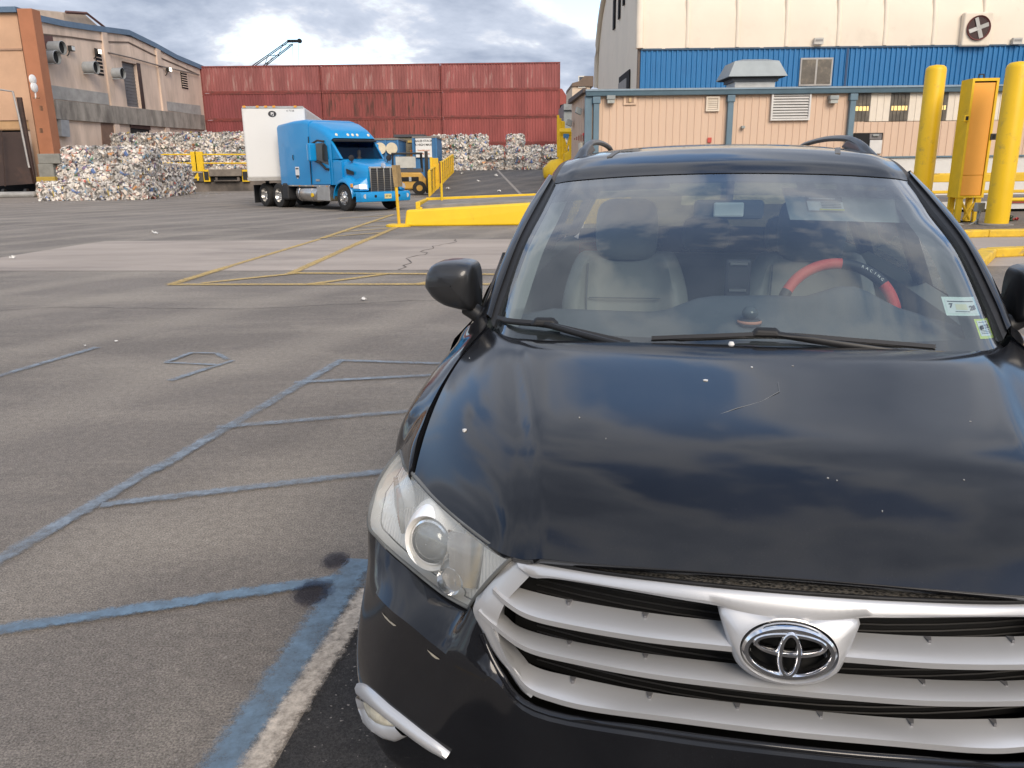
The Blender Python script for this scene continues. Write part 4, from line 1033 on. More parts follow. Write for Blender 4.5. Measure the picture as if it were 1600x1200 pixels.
# right of the second downspout: strip of windows and white panels above the ribbed dado
zw0, zw1 = aty(1400, 190, AY).z, aty(1400, 138, AY).z - .12
pm2 = rib_panel(PW, 3, ZB, zw0).build('wall_panel', M_tan, annex); pm2.location = (n_low * PW, 0, 0)
n_tot = int(27 / PW)
for i in range(n_low + 1, n_tot): share(pm2, annex, (i * PW, 0, 0))
M_wpanel = mat('white_siding', (0.74, 0.66, 0.55), .6, var=.05)
M_dusty = mat('dusty_translucent_pane', (0.11, 0.095, 0.075), 0.35, var=.3, scale=3, dirt=(0.22, 0.18, 0.12), dscale=3, dlo=.55, dhi=.75)
wu = aty(1331, 160, AY).x - AX0; ww = aty(1360, 160, AY).x - AX0 - wu
xs_ = wu; k = 0
while xs_ < 26:
    w_ = ww if k % 2 == 0 else ww * 1.08
    if k % 2 == 0:
        f = bx('window', M_dusty, annex, xs_, xs_ + w_, -.01, .02, zw0 + .02, zw1)
        for q in range(1, 5): bx('glazing_bar', M_dusty, f, xs_ + w_ * q / 5 - .015, xs_ + w_ * q / 5 + .015, -.035, -.01, zw0 + .02, zw1)
        if k < 8: MB().cyl((xs_ + .06, .3, zw1 - .62), (xs_ + w_ - .06, .3, zw1 - .62), .09).build('lamp_inside', M_dusty, f)
        bx('lamp_glow', emit_mat('lamp_through_pane', (1.0, 0.70, 0.25), .30), f, xs_ + .06, xs_ + w_ - .06, -.022, -.012, zw1 - .72, zw1 - .55)
    else:
        p = rib_panel(w_, 3, zw0 + .02, zw1).build('white_panel', M_wpanel, annex); p.location = (xs_, 0, 0)
    xs_ += w_; k += 1
# structure: white base, gutter, roof, downspouts, side wall
bx('base_wall', mat('white_base', (0.66, 0.64, 0.60), .8, var=.06), annex, 0.02, 27, .02, .3, 0, ZB - .02)
bx('base_trim', M_steelblue, annex, 0, 27, -.06, .05, ZB - .06, ZB)
g = MB().hexa([(-.1, -.22, AZ - .22), (27, -.22, AZ - .22), (27, .05, AZ - .22), (-.1, .05, AZ - .22)], [(-.1, -.30, AZ), (27, -.30, AZ), (27, .05, AZ), (-.1, .05, AZ)]).build('gutter', M_steelblue, annex, bevel=.02)
bx('gutter_lip', mat('pale_lip', (0.22, 0.30, 0.36), .5), annex, -.1, 27, -.315, -.285, AZ - .035, AZ + .02)
MB().hexa([(-.1, 0, AZ), (27, 0, AZ), (27, 8.0, AZ + .35), (-.1, 3.4, AZ - .1)], [(-.1, 0, AZ + .06), (27, 0, AZ + .06), (27, 8.0, AZ + .41), (-.1, 3.4, AZ - .02)]).build('roof', mat('roof_sheet', (0.30, 0.31, 0.31), .6), annex)
for u in (932, 1141, 1331):
    x = aty(u, 160, AY).x - AX0
    dsp = bx('downspout', M_steelblue, annex, x - .13, x + .10, -.20, -.02, .3, AZ - .25, .02)
    bx('outlet', M_steelblue, dsp, x - .17, x + .14, -.24, -.0, AZ - .5, AZ - .24, .02)
bx('corner_post', M_steelblue, annex, -.12, .16, -.10, .2, 0, AZ - .2)
sw = rib_panel(3.5, 9, ZB * 0 + .0, AZ - .1, .04); so = sw.build('side_wall', M_tan, annex); so.rotation_euler = (0, 0, R(90 + 6)); so.location = (-.02, .1, 0)
MB().hexa([(-.20, 0.1, AZ - .05), (-.05, .1, AZ - .05), (-.40, 3.5, AZ - .25), (-.56, 3.5, AZ - .25)], [(-.18, .1, AZ + .12), (-.05, .1, AZ + .12), (-.40, 3.5, AZ - .05), (-.54, 3.5, AZ - .05)]).build('eave_cover', mat('eave_brown', (0.10, 0.075, 0.065), .7), annex)
bx('rear_body', M_tan, annex, .4, 27, .3, 8, 0, AZ - .05)
# wall fittings
def apx(u, v): p = aty(u, v, AY); return p.x - AX0, p.z
def afit(name, u0, v0, u1, v1, d, m, parent=annex, bevel=.01):
    (x0, z1_), (x1, z0_) = apx(u0, v0), apx(u1, v1); return bx(name, m, parent, x0, x1, -d, -.04, z0_, z1_, bevel)
M_lgrey = mat('fitting_grey', (0.30, 0.32, 0.31), .6); M_wht = mat('vent_white', (0.62, 0.60, 0.57), .55, var=.06)
for u in (947, 1293):
    w = afit('wall_light', u, 150, u + 13, 156, .32, M_lgrey); afit('light_lens', u + 1, 156, u + 12, 162, .28, mat('prism_lens', (0.42, 0.43, 0.40), .3), w)
w = afit('wall_hatch', 974, 148, 994, 164, .07, mat('hatch_peach', (0.66, 0.47, 0.33), .6)); afit('hatch_recess', 978, 151, 990, 161, .08, M_seam, w); afit('hatch_fitting', 982, 153, 986, 160, .12, mat('hatch_brass', (0.55, 0.40, 0.22), .5), w)
def louvre(u0, v0, u1, v1, n, m, d=.10, name='louvre_vent', parent=annex):
    (x0, z1_), (x1, z0_) = apx(u0, v0), apx(u1, v1)
    f = bx(name, M_dark, parent, x0 + .03, x1 - .03, -.05, -.03, z0_ + .03, z1_ - .03)
    for nm, q in (('frame', (x0, x1, z0_, z0_ + .07)), ('frame', (x0, x1, z1_ - .07, z1_)), ('frame', (x0, x0 + .07, z0_ + .07, z1_ - .07)), ('frame', (x1 - .07, x1, z0_ + .07, z1_ - .07))):
        bx(nm, m, f, q[0], q[1], -d - .03, -.03, q[2], q[3])
    for k in range(n):
        z = z0_ + .07 + (z1_ - z0_ - .14) * (k + .5) / n; h = (z1_ - z0_ - .14) / n * .30
        MB().hexa([(x0 + .07, -.05, z + h), (x1 - .07, -.05, z + h), (x1 - .07, -d, z - h), (x0 + .07, -d, z - h)], [(x0 + .07, -.05, z + h + .03), (x1 - .07, -.05, z + h + .03), (x1 - .07, -d, z - h + .03), (x0 + .07, -d, z - h + .03)]).build('slat', m, f)
louvre(1205, 144, 1263, 188, 9, M_wht, .13); louvre(1103, 151, 1123, 174, 6, mat('vent_cream', (0.66, 0.57, 0.46), .6), .08)
s_ = afit('alarm_box', 1105, 215, 1111, 223, .08, mat('alarm_red', (0.50, 0.07, 0.05), .5)); afit('pipe_stub', 1157, 197, 1162, 201, .2, M_lgrey)
d_ = afit('doorway', 1333, 208, 1376, 240, .05, M_dark); afit('door_leaf', 1358, 219, 1375, 240, .10, M_wht, d_); afit('door_header', 1358, 209, 1376, 218, .08, mat('door_grey', (.16, .15, .15), .6), d_); afit('door_closer', 1362, 210, 1371, 213, .15, M_lgrey, d_)
# small sign boards on the side wall (facing left)
def sfit(name, y0, y1, z0_, z1_, m, d=.06): 
    return bx(name, m, annex, -.09 - .105 * (y0 + y1) / 2 - d, -.05 - .105 * (y0 + y1) / 2, y0, y1, z0_, z1_)
sfit('notice_board', .35, 1.5, 2.15, 2.55, mat('notice_cream', (0.78, 0.70, 0.55), .6)); sfit('notice_board', .35, 1.5, 1.62, 2.08, mat('notice_cream', (0.78, 0.70, 0.55), .6))
for k in range(5): sfit('red_tag', .45 + k * .50, .50 + k * .50, 2.60 + .03 * k, 2.92 - .03 * k, mat('red_tag', (0.40, 0.17, 0.13), .6), .012)
sfit('alarm_lamp', .30, .38, 2.82, 2.92, mat('alarm_lamp_red', (0.75, 0.10, 0.09), .3), .05)
for y, z in ((.8, 3.85), (3.0, 3.5)):
    x = -.08 - .105 * y; l_ = MB().hexa([(x - .30, y - .15, z - .1), (x - .05, y - .15, z - .22), (x - .05, y + .15, z - .22), (x - .30, y + .15, z - .1)], [(x - .22, y - .15, z + .13), (x, y - .15, z + .03), (x, y + .15, z + .03), (x - .22, y + .15, z + .13)]).build('side_light', M_lgrey, annex, bevel=.02)
# mushroom ventilator on the roof
vx, vz = apx(1173, 135)[0] + .3, AZ + .06
vy = 2.4
mv = thing('roof_ventilator', 'grey hooded roof ventilator on top of the annex', 'ventilator', (aty(1173, 120, AY + vy).x, AY + vy, AZ + .13))
MB().box(-.85, .85, -.7, .7, -.1, .32).build('curb', mat('curb_pale', (0.52, 0.53, 0.52), .5), mv, bevel=.03)
MB().box(-.95, .95, -.78, .78, .3, .55).build('neck', mat('neck_dark', (0.09, 0.10, 0.11), .6), mv)
lo = [(-1.22, -1.1, .48), (1.22, -1.1, .48), (1.22, 1.1, .48), (-1.22, 1.1, .48)]; md_ = [(-.92, -.8, 1.10), (.92, -.8, 1.10), (.92, .8, 1.10), (-.92, .8, 1.10)]; tp = [(-.5, -.45, 1.20), (.5, -.45, 1.20), (.5, .45, 1.20), (-.5, .45, 1.20)]
M_hood = mat('hood_grey', (0.26, 0.29, 0.30), .5, .3, var=.08)
for i in range(4):
    j = (i + 1) % 4
    MB().hexa([lo[i], lo[j], md_[j], md_[i]], [tuple(Vector(q) * .97) for q in (lo[i], lo[j], md_[j], md_[i])]).build('hood_panel', M_hood, mv)
MB().hexa(md_, tp).build('hood_cap', M_hood, mv)
MB().hexa([(-1.15, -1.0, .44), (1.15, -1.0, .44), (1.15, 1.0, .44), (-1.15, 1.0, .44)], [(-1.15, -1.0, .47), (1.15, -1.0, .47), (1.15, 1.0, .47), (-1.15, 1.0, .47)]).build('hood_floor', M_dark, mv)

# ================================================================== arched fabric hall with blue lower wall
HY = 42.0
HX0 = aty(1001, 77, HY).x; HZ = aty(1001, 77, HY).z
hall = thing('fabric_hall', 'cream arched fabric hall on a blue corrugated wall, behind the annex', 'building', (HX0, HY, 0))
bw = rib_panel(1.5, 6, 3.6, HZ - .02, .06, .09).build('blue_panel', M_blue, hall)
for i in range(1, 18): share(bw, hall, (i * 1.5, 0, 0))
xj = aty(1322, 100, HY).x - HX0; bx('panel_joint', mat('joint_dark', (.02, .06, .14), .6), hall, xj - .05, xj + .05, -.10, -.05, 3.6, HZ - .05)
bx('wall_core', M_blue, hall, .05, 27, .02, .3, 0, HZ - .03); bx('top_angle', mat('angle_dark', (.03, .07, .12), .6), hall, 0, 27, -.10, .1, HZ - .06, HZ + .02)
(wx0, wz1), (wx1, wz0) = [((lambda p: (p.x - HX0, p.z))(aty(u, v, HY))) for u, v in ((1250, 91), (1297, 134))]
wf = bx('window', mat('window_frame_grey', (.36, .35, .33), .6), hall, wx0, wx1, -.14, -.07, wz0, wz1); wm = (wx0 + wx1) / 2
for a_, b_ in ((wx0 + .08, wm - .05), (wm + .05, wx1 - .08)): bx('pane', M_dusty, wf, a_, b_, -.16, -.135, wz0 + .08, wz1 - .08)
# fabric bays
SPAN, RISE = 20.0, 6.0
def arch(t_):
    a_ = t_ * math.pi; return SPAN / 2 - SPAN / 2 * math.copysign(abs(math.cos(a_)) ** .85, math.cos(a_)), HZ + RISE * math.sin(a_) ** .8
us = [1000, 1075, 1153, 1230, 1311, 1384, 1460, 1538, 1618, 1700]
bxs = [aty(u, 40, HY).x - HX0 for u in us]
for i, (a_, b_) in enumerate(zip(bxs, bxs[1:])):
    P = []
    for k in range(33):
        y, z = arch(k / 32); row = []
        for j in range(9):
            f = j / 8; bul = .22 * math.sin(math.pi * f) * (.35 + .65 * math.sin(math.pi * min(1, k / 10) * .5)) * (1 if k < 30 else .2)
            ny, nz = (y - SPAN / 2) / (SPAN / 2), (z - HZ) / RISE
            row.append((a_ + (b_ - a_) * f, y + bul * (ny * .8) - (0.04), z + bul * .8 * nz))
        P.append(row)
    MB().grid(P).build('fabric_bay', M_fabric, hall, smooth=60)
for i, x in enumerate(bxs[:-1]):
    MB().tube([(x, arch(k / 24)[0] - .03, arch(k / 24)[1] + .03) for k in range(25)], .11 if i else .20, 8).build('arch_rib', M_fabric, hall, smooth=60)
for zf in (.10, .2):
    y, z = arch(zf); MB().tube([(bxs[0], y - .10, z), (bxs[-1], y - .10, z)], .02, 5).build('seam', mat('seam_shadow', (.5, .42, .32), .8), hall)
# gable end facing left
gp_ = [(0.03, arch(k / 32)[0], arch(k / 32)[1]) for k in range(33)]
gm = MB().poly([(0.03, SPAN, 0)] + [(0.03, 0.02, 0)] + gp_).build('gable_end', mat('gable_cream_lifted', (0.86, 0.76, 0.62), .8, var=.05, scale=.4, dirt=(.70, .60, .48), dscale=.4, dlo=.55, dhi=.85), hall)  # fabric cream lightened to make up for the gable's missing sun
bx('gable_louvre', M_dark, hall, -.08, .0, 10.2, 10.9, 9.6, 12.5); bx('gable_louvre', M_dark, hall, -.08, .0, 8.0, 8.5, 9.8, 12.5); bx('gable_louvre', M_dark, hall, -.08, .0, 6.2, 6.6, 10.2, 12.5)
q = [(1,)]
gd = bx('gable_opening', M_dark, hall, -.05, .0, 3.4, 7.6, 4.6, 6.55); bx('gable_door', mat('grey_door', (.32, .31, .29), .7), gd, -.09, -.05, 4.3, 7.5, 4.6, 6.2)
MB().hexa([(-.06, 8.0, 4.6), (-.06, 14, 4.6), (-.06, 14, 4.7), (-.06, 8.0, 6.0)], [(-.1, 8.0, 4.6), (-.1, 14, 4.6), (-.1, 14, 4.7), (-.1, 8.0, 6.0)]).build('gable_flap', mat('flap_cream', (0.74, 0.66, 0.52), .8), hall)
MB().tube([(-.05, .15, 3.8), (-.05, .1, HZ + .1)], .09, 8).build('corner_pipe', mat('pipe_rust', (.14, .11, .09), .6), hall)
# wall fan in the fabric and two small placards
fc = aty(1521, 46, HY); fcx, fcz = fc.x - HX0, fc.z
fs = MB().box(fcx - .70, fcx + .70, -.40, -.05, fcz - .80, fcz + .72).build('fan_surround', M_fabric, hall, bevel=.08, segs=3)
MB().lathe([(.50, -.02), (.56, -.08), (.56, .10), (.50, .10)], (fcx, -.43, fcz), (0, 1, 0), 28).build('fan_ring', mat('fan_red', (.13, .035, .03), .7), fs, smooth=40)
MB().cyl((fcx, -.44, fcz), (fcx, -.425, fcz), .50, None, 28).build('fan_back', mat('fan_dark', (.045, .022, .02), .7), fs)
for a_ in (20, 110, 200, 290):
    c_, s_ = math.cos(R(a_)), math.sin(R(a_)); n1 = (-s_ * .09, c_ * .09)
    MB().hexa([(fcx + n1[0], -.47, fcz + n1[1]), (fcx - n1[0], -.45, fcz - n1[1]), (fcx + .48 * c_ - n1[0], -.45, fcz + .48 * s_ - n1[1]), (fcx + .48 * c_ + n1[0], -.48, fcz + .48 * s_ + n1[1])],
              [(fcx + n1[0], -.49, fcz + n1[1]), (fcx - n1[0], -.47, fcz - n1[1]), (fcx + .48 * c_ - n1[0], -.47, fcz + .48 * s_ - n1[1]), (fcx + .48 * c_ + n1[0], -.50, fcz + .48 * s_ + n1[1])]).build('fan_blade', mat('blade_grey', (.42, .41, .38), .5), fs)
for u in (1276, 1584):
    p = aty(u, 65, HY); pl_ = bx('placard', mat('placard_pale', (.48, .46, .42), .6), hall, p.x - HX0 - .22, p.x - HX0 + .22, -.34, -.16, p.z - .16, p.z + .13)
    bx('placard_print', mat('placard_ink', (.24, .23, .22), .6), pl_, p.x - HX0 - .18, p.x - HX0 + .18, -.345, -.338, p.z - .04, p.z + .06)
# ================================================================== bollards, portal cabinet, weighbridge at right
def bollard(u, y, zt, r_, label):
    x = aty(u, 250, y).x
    t = thing('bollard', label, 'bollard', (x, y, 0), 0, 'tall yellow bollards')
    MB().lathe([(r_ * 1.0, 0), (r_, zt - .10), (r_ * .93, zt - .03), (r_ * .7, zt + .02), (.001, zt + .05)], (0, 0, 0), (0, 0, 1), 32).build('post', mat('bollard_yellow', (0.80, 0.50, 0.006), 0.45, var=.04, scale=1.5, dirt=(0.50, 0.32, 0.04), dscale=3, dlo=.57, dhi=.72), t, smooth=40)
    MB().lathe([(r_ + .12, 0), (r_ + .12, .06), (r_, .08)], (0, 0, 0), (0, 0, 1), 32).build('base_ring', M_concrete, t, smooth=40)
bollard(1446, 23.4, aty(1462, 104, 23.4).z, .265, 'tall yellow bollard left of the orange cabinet')
bollard(1571, 20.9, aty(1585, 99, 20.9).z, .275, 'tall yellow bollard right of the orange cabinet, at frame edge')
PY = 22.0
x0, x1 = aty(1498, 300, PY).x, aty(1537, 300, PY).x; zt, zb = aty(1530, 122, PY).z, aty(1505, 309, PY).z
pcab = thing('portal_cabinet', 'tall yellow portal cabinet with an orange front panel between the bollards', 'cabinet', ((x0 + x1) / 2, PY, 0), R(-4))
hw = (x1 - x0) / 2 + .0
M_org = mat('orange_panel', (0.90, 0.41, 0.06), 0.5, var=.05, scale=1)
MB().box(-hw, hw, .06, .62, zb, zt).build('case', M_yel, pcab)
for n_, q in (('frame', (-hw, -hw + .06, 0, .06, zb, zt)), ('frame', (hw - .06, hw, 0, .06, zb, zt)), ('frame', (-hw + .06, hw - .06, 0, .06, zt - .07, zt)), ('frame', (-hw + .06, hw - .06, 0, .06, zb, zb + .05))): bx(n_, M_yel, pcab, *q)
zs = zb + .58
bx('front_panel', M_org, pcab, -hw + .07, hw - .07, .035, .062, zs + .008, zt - .11, .006); bx('lower_panel', M_org, pcab, -hw + .07, hw - .07, .035, .062, zb + .06, zs - .008, .006)
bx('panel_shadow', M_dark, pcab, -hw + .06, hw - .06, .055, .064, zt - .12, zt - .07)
MB().tube([(-.08, .3, zt), (-.06, .3, zt + .12), (.06, .3, zt + .12), (.08, .3, zt)], .02, 6).build('lifting_eye', M_blk, pcab)
for x, z in ((-hw - .05, zb + 1.95), (hw + .02, zb + 1.48)): 
    lt = bx('latch', M_yel if x < 0 else M_blk, pcab, x - .06, x + .08, -.03, .10, z, z + .16, .01); bx('latch_hole', M_dark, lt, x - .02, x + .05, -.036, -.028, z + .03, z + .13)
for s_ in (-1, 1):
    for y in (.1, .55): MB().box(s_ * (hw - .10) - .07, s_ * (hw - .10) + .07, y - .06, y + .06, 0, zb).build('leg', M_yel, pcab)
    MB().tube([(s_ * (hw - .1), .08, zb - .02), (-s_ * (hw - .25), .08, .1)], .035, 6).build('brace', M_yel_rail, pcab)
bx('base_plate', M_yel_rail, pcab, -hw, hw, 0, .65, 0, .03)
jb = thing('junction_box', 'small grey junction box with a looping cable beside the cabinet legs', 'junction box', tuple(gnd(1535, 352)))
p = aty(1532, 326, jb.location.y) - jb.location
MB().box(p.x - .1, p.x + .12, 0, .14, p.z - .08, p.z + .15).build('box', M_lgrey, jb, bevel=.015); MB().box(p.x - .02, p.x + .02, .05, .1, 0, p.z - .08).build('stand', M_lgrey, jb)
MB().tube(curve([(p.x, -.02, p.z - .05), (p.x - .08, -.04, p.z - .3), (p.x - .3, -.03, p.z - .42), (p.x - .5, 0, .04), (p.x - .75, 0, .03)], 20), .02, 6).build('cable', M_lgrey, jb)
# weighbridge: deck, rails with posts
WY = 26.5
wb_ = thing('weighbridge', 'steel weighbridge deck with yellow side rails behind the bollards', 'weighbridge', (10.5, WY, 0))
bx('deck', mat('deck_steel', (.16, .15, .15), .6, var=.2), wb_, 0, 26, 0, 3.2, .30, .45); bx('deck_edge', mat('deck_edge_white', (.58, .57, .55), .6), wb_, 0, 26, -.06, 0, .12, .36)
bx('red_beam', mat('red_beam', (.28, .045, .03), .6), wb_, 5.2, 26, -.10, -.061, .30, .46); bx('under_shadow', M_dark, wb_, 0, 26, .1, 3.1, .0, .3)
for i in range(9):
    x = 1.2 + i * 2.9; bx('rail_post', M_yel, wb_, x - .17, x + .17, .05, .25, .45, 1.58, .02)
for z in (.98, .62): bx('side_rail', M_yel_rail, wb_, .3, 26, -.02, .05, z, z + (.24 if z > .9 else .10), .02)
bx('far_rail', M_yel_rail, wb_, .3, 26, 2.9, 3.0, 1.0, 1.22, .02)
# near guard rail linking the bollards
gr = thing('portal_guard_rail', 'thin yellow guard rail running right from the portal cabinet', 'guard rail', (x1 + .15, 21.7, 0))
zr = aty(1570, 312, 21.7).z
MB().tube([(0, 0, zr), (9, 0, zr)], .05, 8).build('rail', M_yel, gr)
for x in (.2, 4.2, 8.2): MB().tube([(x, 0, 0), (x, 0, zr)], .05, 8).build('post', M_yel, gr)
# kerbs on the near side
def kerb(name, label, pts, w, h, y_off=0):
    P = [gnd(u, v) for u, v in pts]; c = P[0].copy(); t = thing(name, label, 'kerb', c)
    for a_, b_ in zip(P, P[1:]):
        a_, b_ = a_ - c, b_ - c; d_ = (b_ - a_).normalized(); n_ = Vector((-d_.y, d_.x, 0)) * w
        MB().hexa([a_, b_, b_ + n_, a_ + n_], [q + Vector((0, 0, h)) for q in (a_, b_, b_ + n_, a_ + n_)]).build('kerb_stone', mat('kerb_yellow', (0.70, 0.45, 0.03), .6, var=.15, scale=4, dirt=(.35, .25, .12), dscale=5, dlo=.55, dhi=.75), t, bevel=.025)
    return t
kerb('yellow_kerb', 'straight yellow kerb in front of the right-hand bollards', [(1470, 373), (1545, 371), (1620, 370), (1720, 368)], .30, .16)
kerb('yellow_kerb', 'angled yellow kerb nearest to the car on the right', [(1530, 428), (1556, 403), (1600, 401), (1700, 398)], .26, .16)
struct(MB().poly([(q.x, q.y, .03) for q in (gnd(1450, 366), gnd(1750, 362), gnd(1750, 320), gnd(1440, 322))]).build('gravel_bed', mat('gravel_brown', (.15, .125, .10), .95, var=.4, scale=9, bump=.5, bscale=30)))
wd = thing('weed_tuft', 'small green weed with red litter at base of right bollard', 'plant', gnd(1573, 347))
mb = MB(); r_ = random.Random(4)
for i in range(60):
    a_ = r_.uniform(0, 6.28); l_ = r_.uniform(.08, .24); h_ = r_.uniform(.05, .20); w_ = .03; c_, s_ = math.cos(a_), math.sin(a_)
    mb.add([(c_ * .02, s_ * .02, 0), (c_ * l_ * .6 - s_ * w_, s_ * l_ * .6 + c_ * w_, h_), (c_ * l_, s_ * l_, h_ * .8), (c_ * l_ * .6 + s_ * w_, s_ * l_ * .6 - c_ * w_, h_)], [(0, 1, 2, 3)])
mb.build('leaves', mat('weed_green', (.045, .115, .03), .7, var=.4, scale=20), wd); MB().tube([(0, 0, 0), (.03, .02, .2)], .012, 5).build('stem', mat('weed_stem', (.08, .10, .03), .8), wd)
o = scrap_mesh(77, .14).build('red_scrap', mat('scrap_red', (.45, .05, .05), .6), None, smooth=30); q = gnd(1585, 347); o.location = (q.x, q.y, .035); tag(o, 'red scrap of litter beside the weed by right bollard', 'litter')
# ================================================================== blue road tractor (x forward, y left, z up, origin on the ground under the front axle)
M_tblue = mat('tractor_blue', (0.001, 0.245, 0.56), 0.35, var=.04, scale=.6, coat=.35, dirt=(0.012, 0.19, 0.42), dscale=1.0, dlo=.6, dhi=.9)
M_chrome = mat('chrome', (0.72, 0.72, 0.73), 0.12, 1.0, var=.03)
M_alu = mat('aluminium', (0.55, 0.54, 0.52), 0.28, 0.9, var=.12, scale=3)
M_tglass = glass_mat('truck_glass', (.42, .47, .46), 0.02, .8)
M_amber = mat('amber_lens', (0.75, 0.33, 0.04), .3)
M_frame = mat('chassis_black', (0.018, 0.018, 0.02), .6)
HEAD = R(-47)
trk = thing('road_tractor', 'bright blue sleeper-cab truck tractor turning in the yard', 'truck', (-5.68, 33.15, 0), HEAD)
def sect(x, w, z0, z1, rt, n=5, taper=0.0):
    """cross-section (rounded top corners) at x"""
    pts = [(x, -w, z0), (x, -w, (z0 + z1) / 2)]
    for i in range(n + 1):
        a_ = math.pi - math.pi / 2 * i / n; pts.append((x, -w + taper + rt + rt * math.cos(a_), z1 - rt + rt * math.sin(a_)))
    pts += [(q[0], -q[1], q[2]) for q in reversed(pts)]
    return pts
def loft(name, secs, m, parent, caps=True, smooth=35):
    mb = MB(); n = len(secs[0])
    mb.add([p for s_ in secs for p in s_], [(i * n + j, i * n + (j + 1) % n, (i + 1) * n + (j + 1) % n, (i + 1) * n + j) for i in range(len(secs) - 1) for j in range(n)] +
           ([tuple(range(n)), tuple((len(secs) - 1) * n + j for j in range(n))] if caps else []))
    return mb.build(name, m, parent, smooth=smooth)
# sleeper and cab shells
sl = loft('sleeper', [sect(-5.0, 1.18, 1.0, 3.40, .10), sect(-4.9, 1.2, .98, 3.46, .12), sect(-3.6, 1.2, .98, 3.56, .14), sect(-2.75, 1.19, .98, 3.58, .18), sect(-2.40, 1.15, 1.0, 3.52, .20)], M_tblue, trk)
cb = loft('cab', [sect(-2.40, 1.14, .98, 3.50, .24), sect(-1.9, 1.12, .98, 3.42, .28), sect(-1.35, 1.10, .98, 3.20, .30), sect(-.95, 1.08, 1.0, 2.96, .30), sect(-.86, 1.06, 1.0, 2.80, .16)], M_tblue, trk, caps=False)
loft('cab_nose', [sect(-.96, 1.05, 1.0, 2.02, .10), sect(-.25, 1.02, 1.0, 1.97, .12)], M_tblue, trk)
bx('seam', M_frame, trk, -2.43, -2.405, -1.185, 1.185, 1.0, 2.9)
# windscreen, visor, A posts
ws = [(-.98, -.98, 2.72), (-.98, .98, 2.72), (-.28, .95, 2.0), (-.28, -.95, 2.0)]
wm = MB().quad(*ws).build('windscreen', M_tglass, trk)
bx('dash', mat('truck_dash', (.14, .14, .13), .8), trk, -.95, -.4, -.9, .9, 1.6, 1.98)
for s_ in (-1, 1):
    MB().hexa([(-1.02, s_ * .97, 2.75), (-.95, s_ * .97, 2.75), (-.24, s_ * .94, 2.0), (-.34, s_ * .94, 2.0)], [(-1.02, s_ * 1.06, 2.75), (-.98, s_ * 1.06, 2.75), (-.28, s_ * 1.03, 2.0), (-.38, s_ * 1.03, 2.0)]).build('screen_post', M_tblue, trk)
    # side quarter so that the cab front is closed
    MB().hexa([(-.99, s_ * 1.0, 2.0), (-.30, s_ * 1.0, 2.0), (-.99, s_ * 1.0, 2.72)], [(-.99, s_ * 1.04, 2.0), (-.32, s_ * 1.03, 2.0), (-.99, s_ * 1.05, 2.72)]).build('quarter_panel', M_tblue, trk)
MB().hexa([(-1.0, -1.0, 2.74), (-.72, -.98, 2.66), (-.72, .98, 2.66), (-1.0, 1.0, 2.74)], [(-1.0, -1.0, 2.80), (-.70, -.98, 2.72), (-.70, .98, 2.72), (-1.0, 1.0, 2.80)]).build('sun_visor', M_frame, trk)
for y in (-.75, -.22, 0, .22, .75): MB().lathe([(.001, .10), (.06, .08), (.075, 0)], (-1.0, y, 2.90), (.8, 0, .4), 10).build('marker_lamp', mat('marker_clear', (.75, .68, .52), .3), trk)
# driver glimpsed through the screen is left to the seat and a yellow vest shape
dv = MB(); 
drv = thing('person', 'truck driver in yellow vest behind the wheel of the blue tractor', 'person', trk.matrix_world @ Vector((0, 0, 0)))
bpy.context.view_layer.update()
def ellip(mb, c, r, n=10, m_=8):
    P = [[(c[0] + r[0] * math.sin(math.pi * i / m_) * math.cos(2 * math.pi * j / n), c[1] + r[1] * math.sin(math.pi * i / m_) * math.sin(2 * math.pi * j / n), c[2] + r[2] * math.cos(math.pi * i / m_)) for j in range(n + 1)] for i in range(m_ + 1)]
    mb.grid(P)
drv.location = trk.location; drv.rotation_euler = trk.rotation_euler
P = []
for z, rx, ry in [(1.35, .14, .20), (1.6, .13, .19), (1.85, .14, .22), (2.0, .12, .21), (2.06, .06, .08), (2.10, .055, .06), (2.14, .075, .065), (2.22, .10, .078), (2.30, .10, .08), (2.36, .07, .06), (2.38, .01, .01)]:
    P.append([(-1.35 + rx * math.cos(2 * math.pi * k / 14), .52 + ry * math.sin(2 * math.pi * k / 14), z) for k in range(15)])
body = MB().grid(P)
for s_ in (-1, 1): body.tube([(-1.33, .52 + s_ * .2, 1.95), (-1.2, .52 + s_ * .26, 1.72), (-.98, .52 + s_ * .17, 1.86)], [.06, .05, .035], 8)
body.build('body', mat('skin_tone', (.35, .22, .15), .6), drv, smooth=60)
MB().grid([[(-1.35 + .155 * math.cos(2 * math.pi * k / 14), .52 + .235 * math.sin(2 * math.pi * k / 14), z) for k in range(15)] for z in (1.36, 1.6, 1.85, 2.0)]).build('vest', mat('vest_yellow', (.75, .68, .03), .7), drv, smooth=60)
st_ = MB(); st_.tube([(-.92 + .10 * math.cos(t_), .52 + .21 * math.sin(t_), 1.86 + .12 * math.cos(t_ + math.pi)) for t_ in [i * math.pi / 10 for i in range(20)]], .02, 6, True); st_.build('steering_wheel', M_frame, trk)
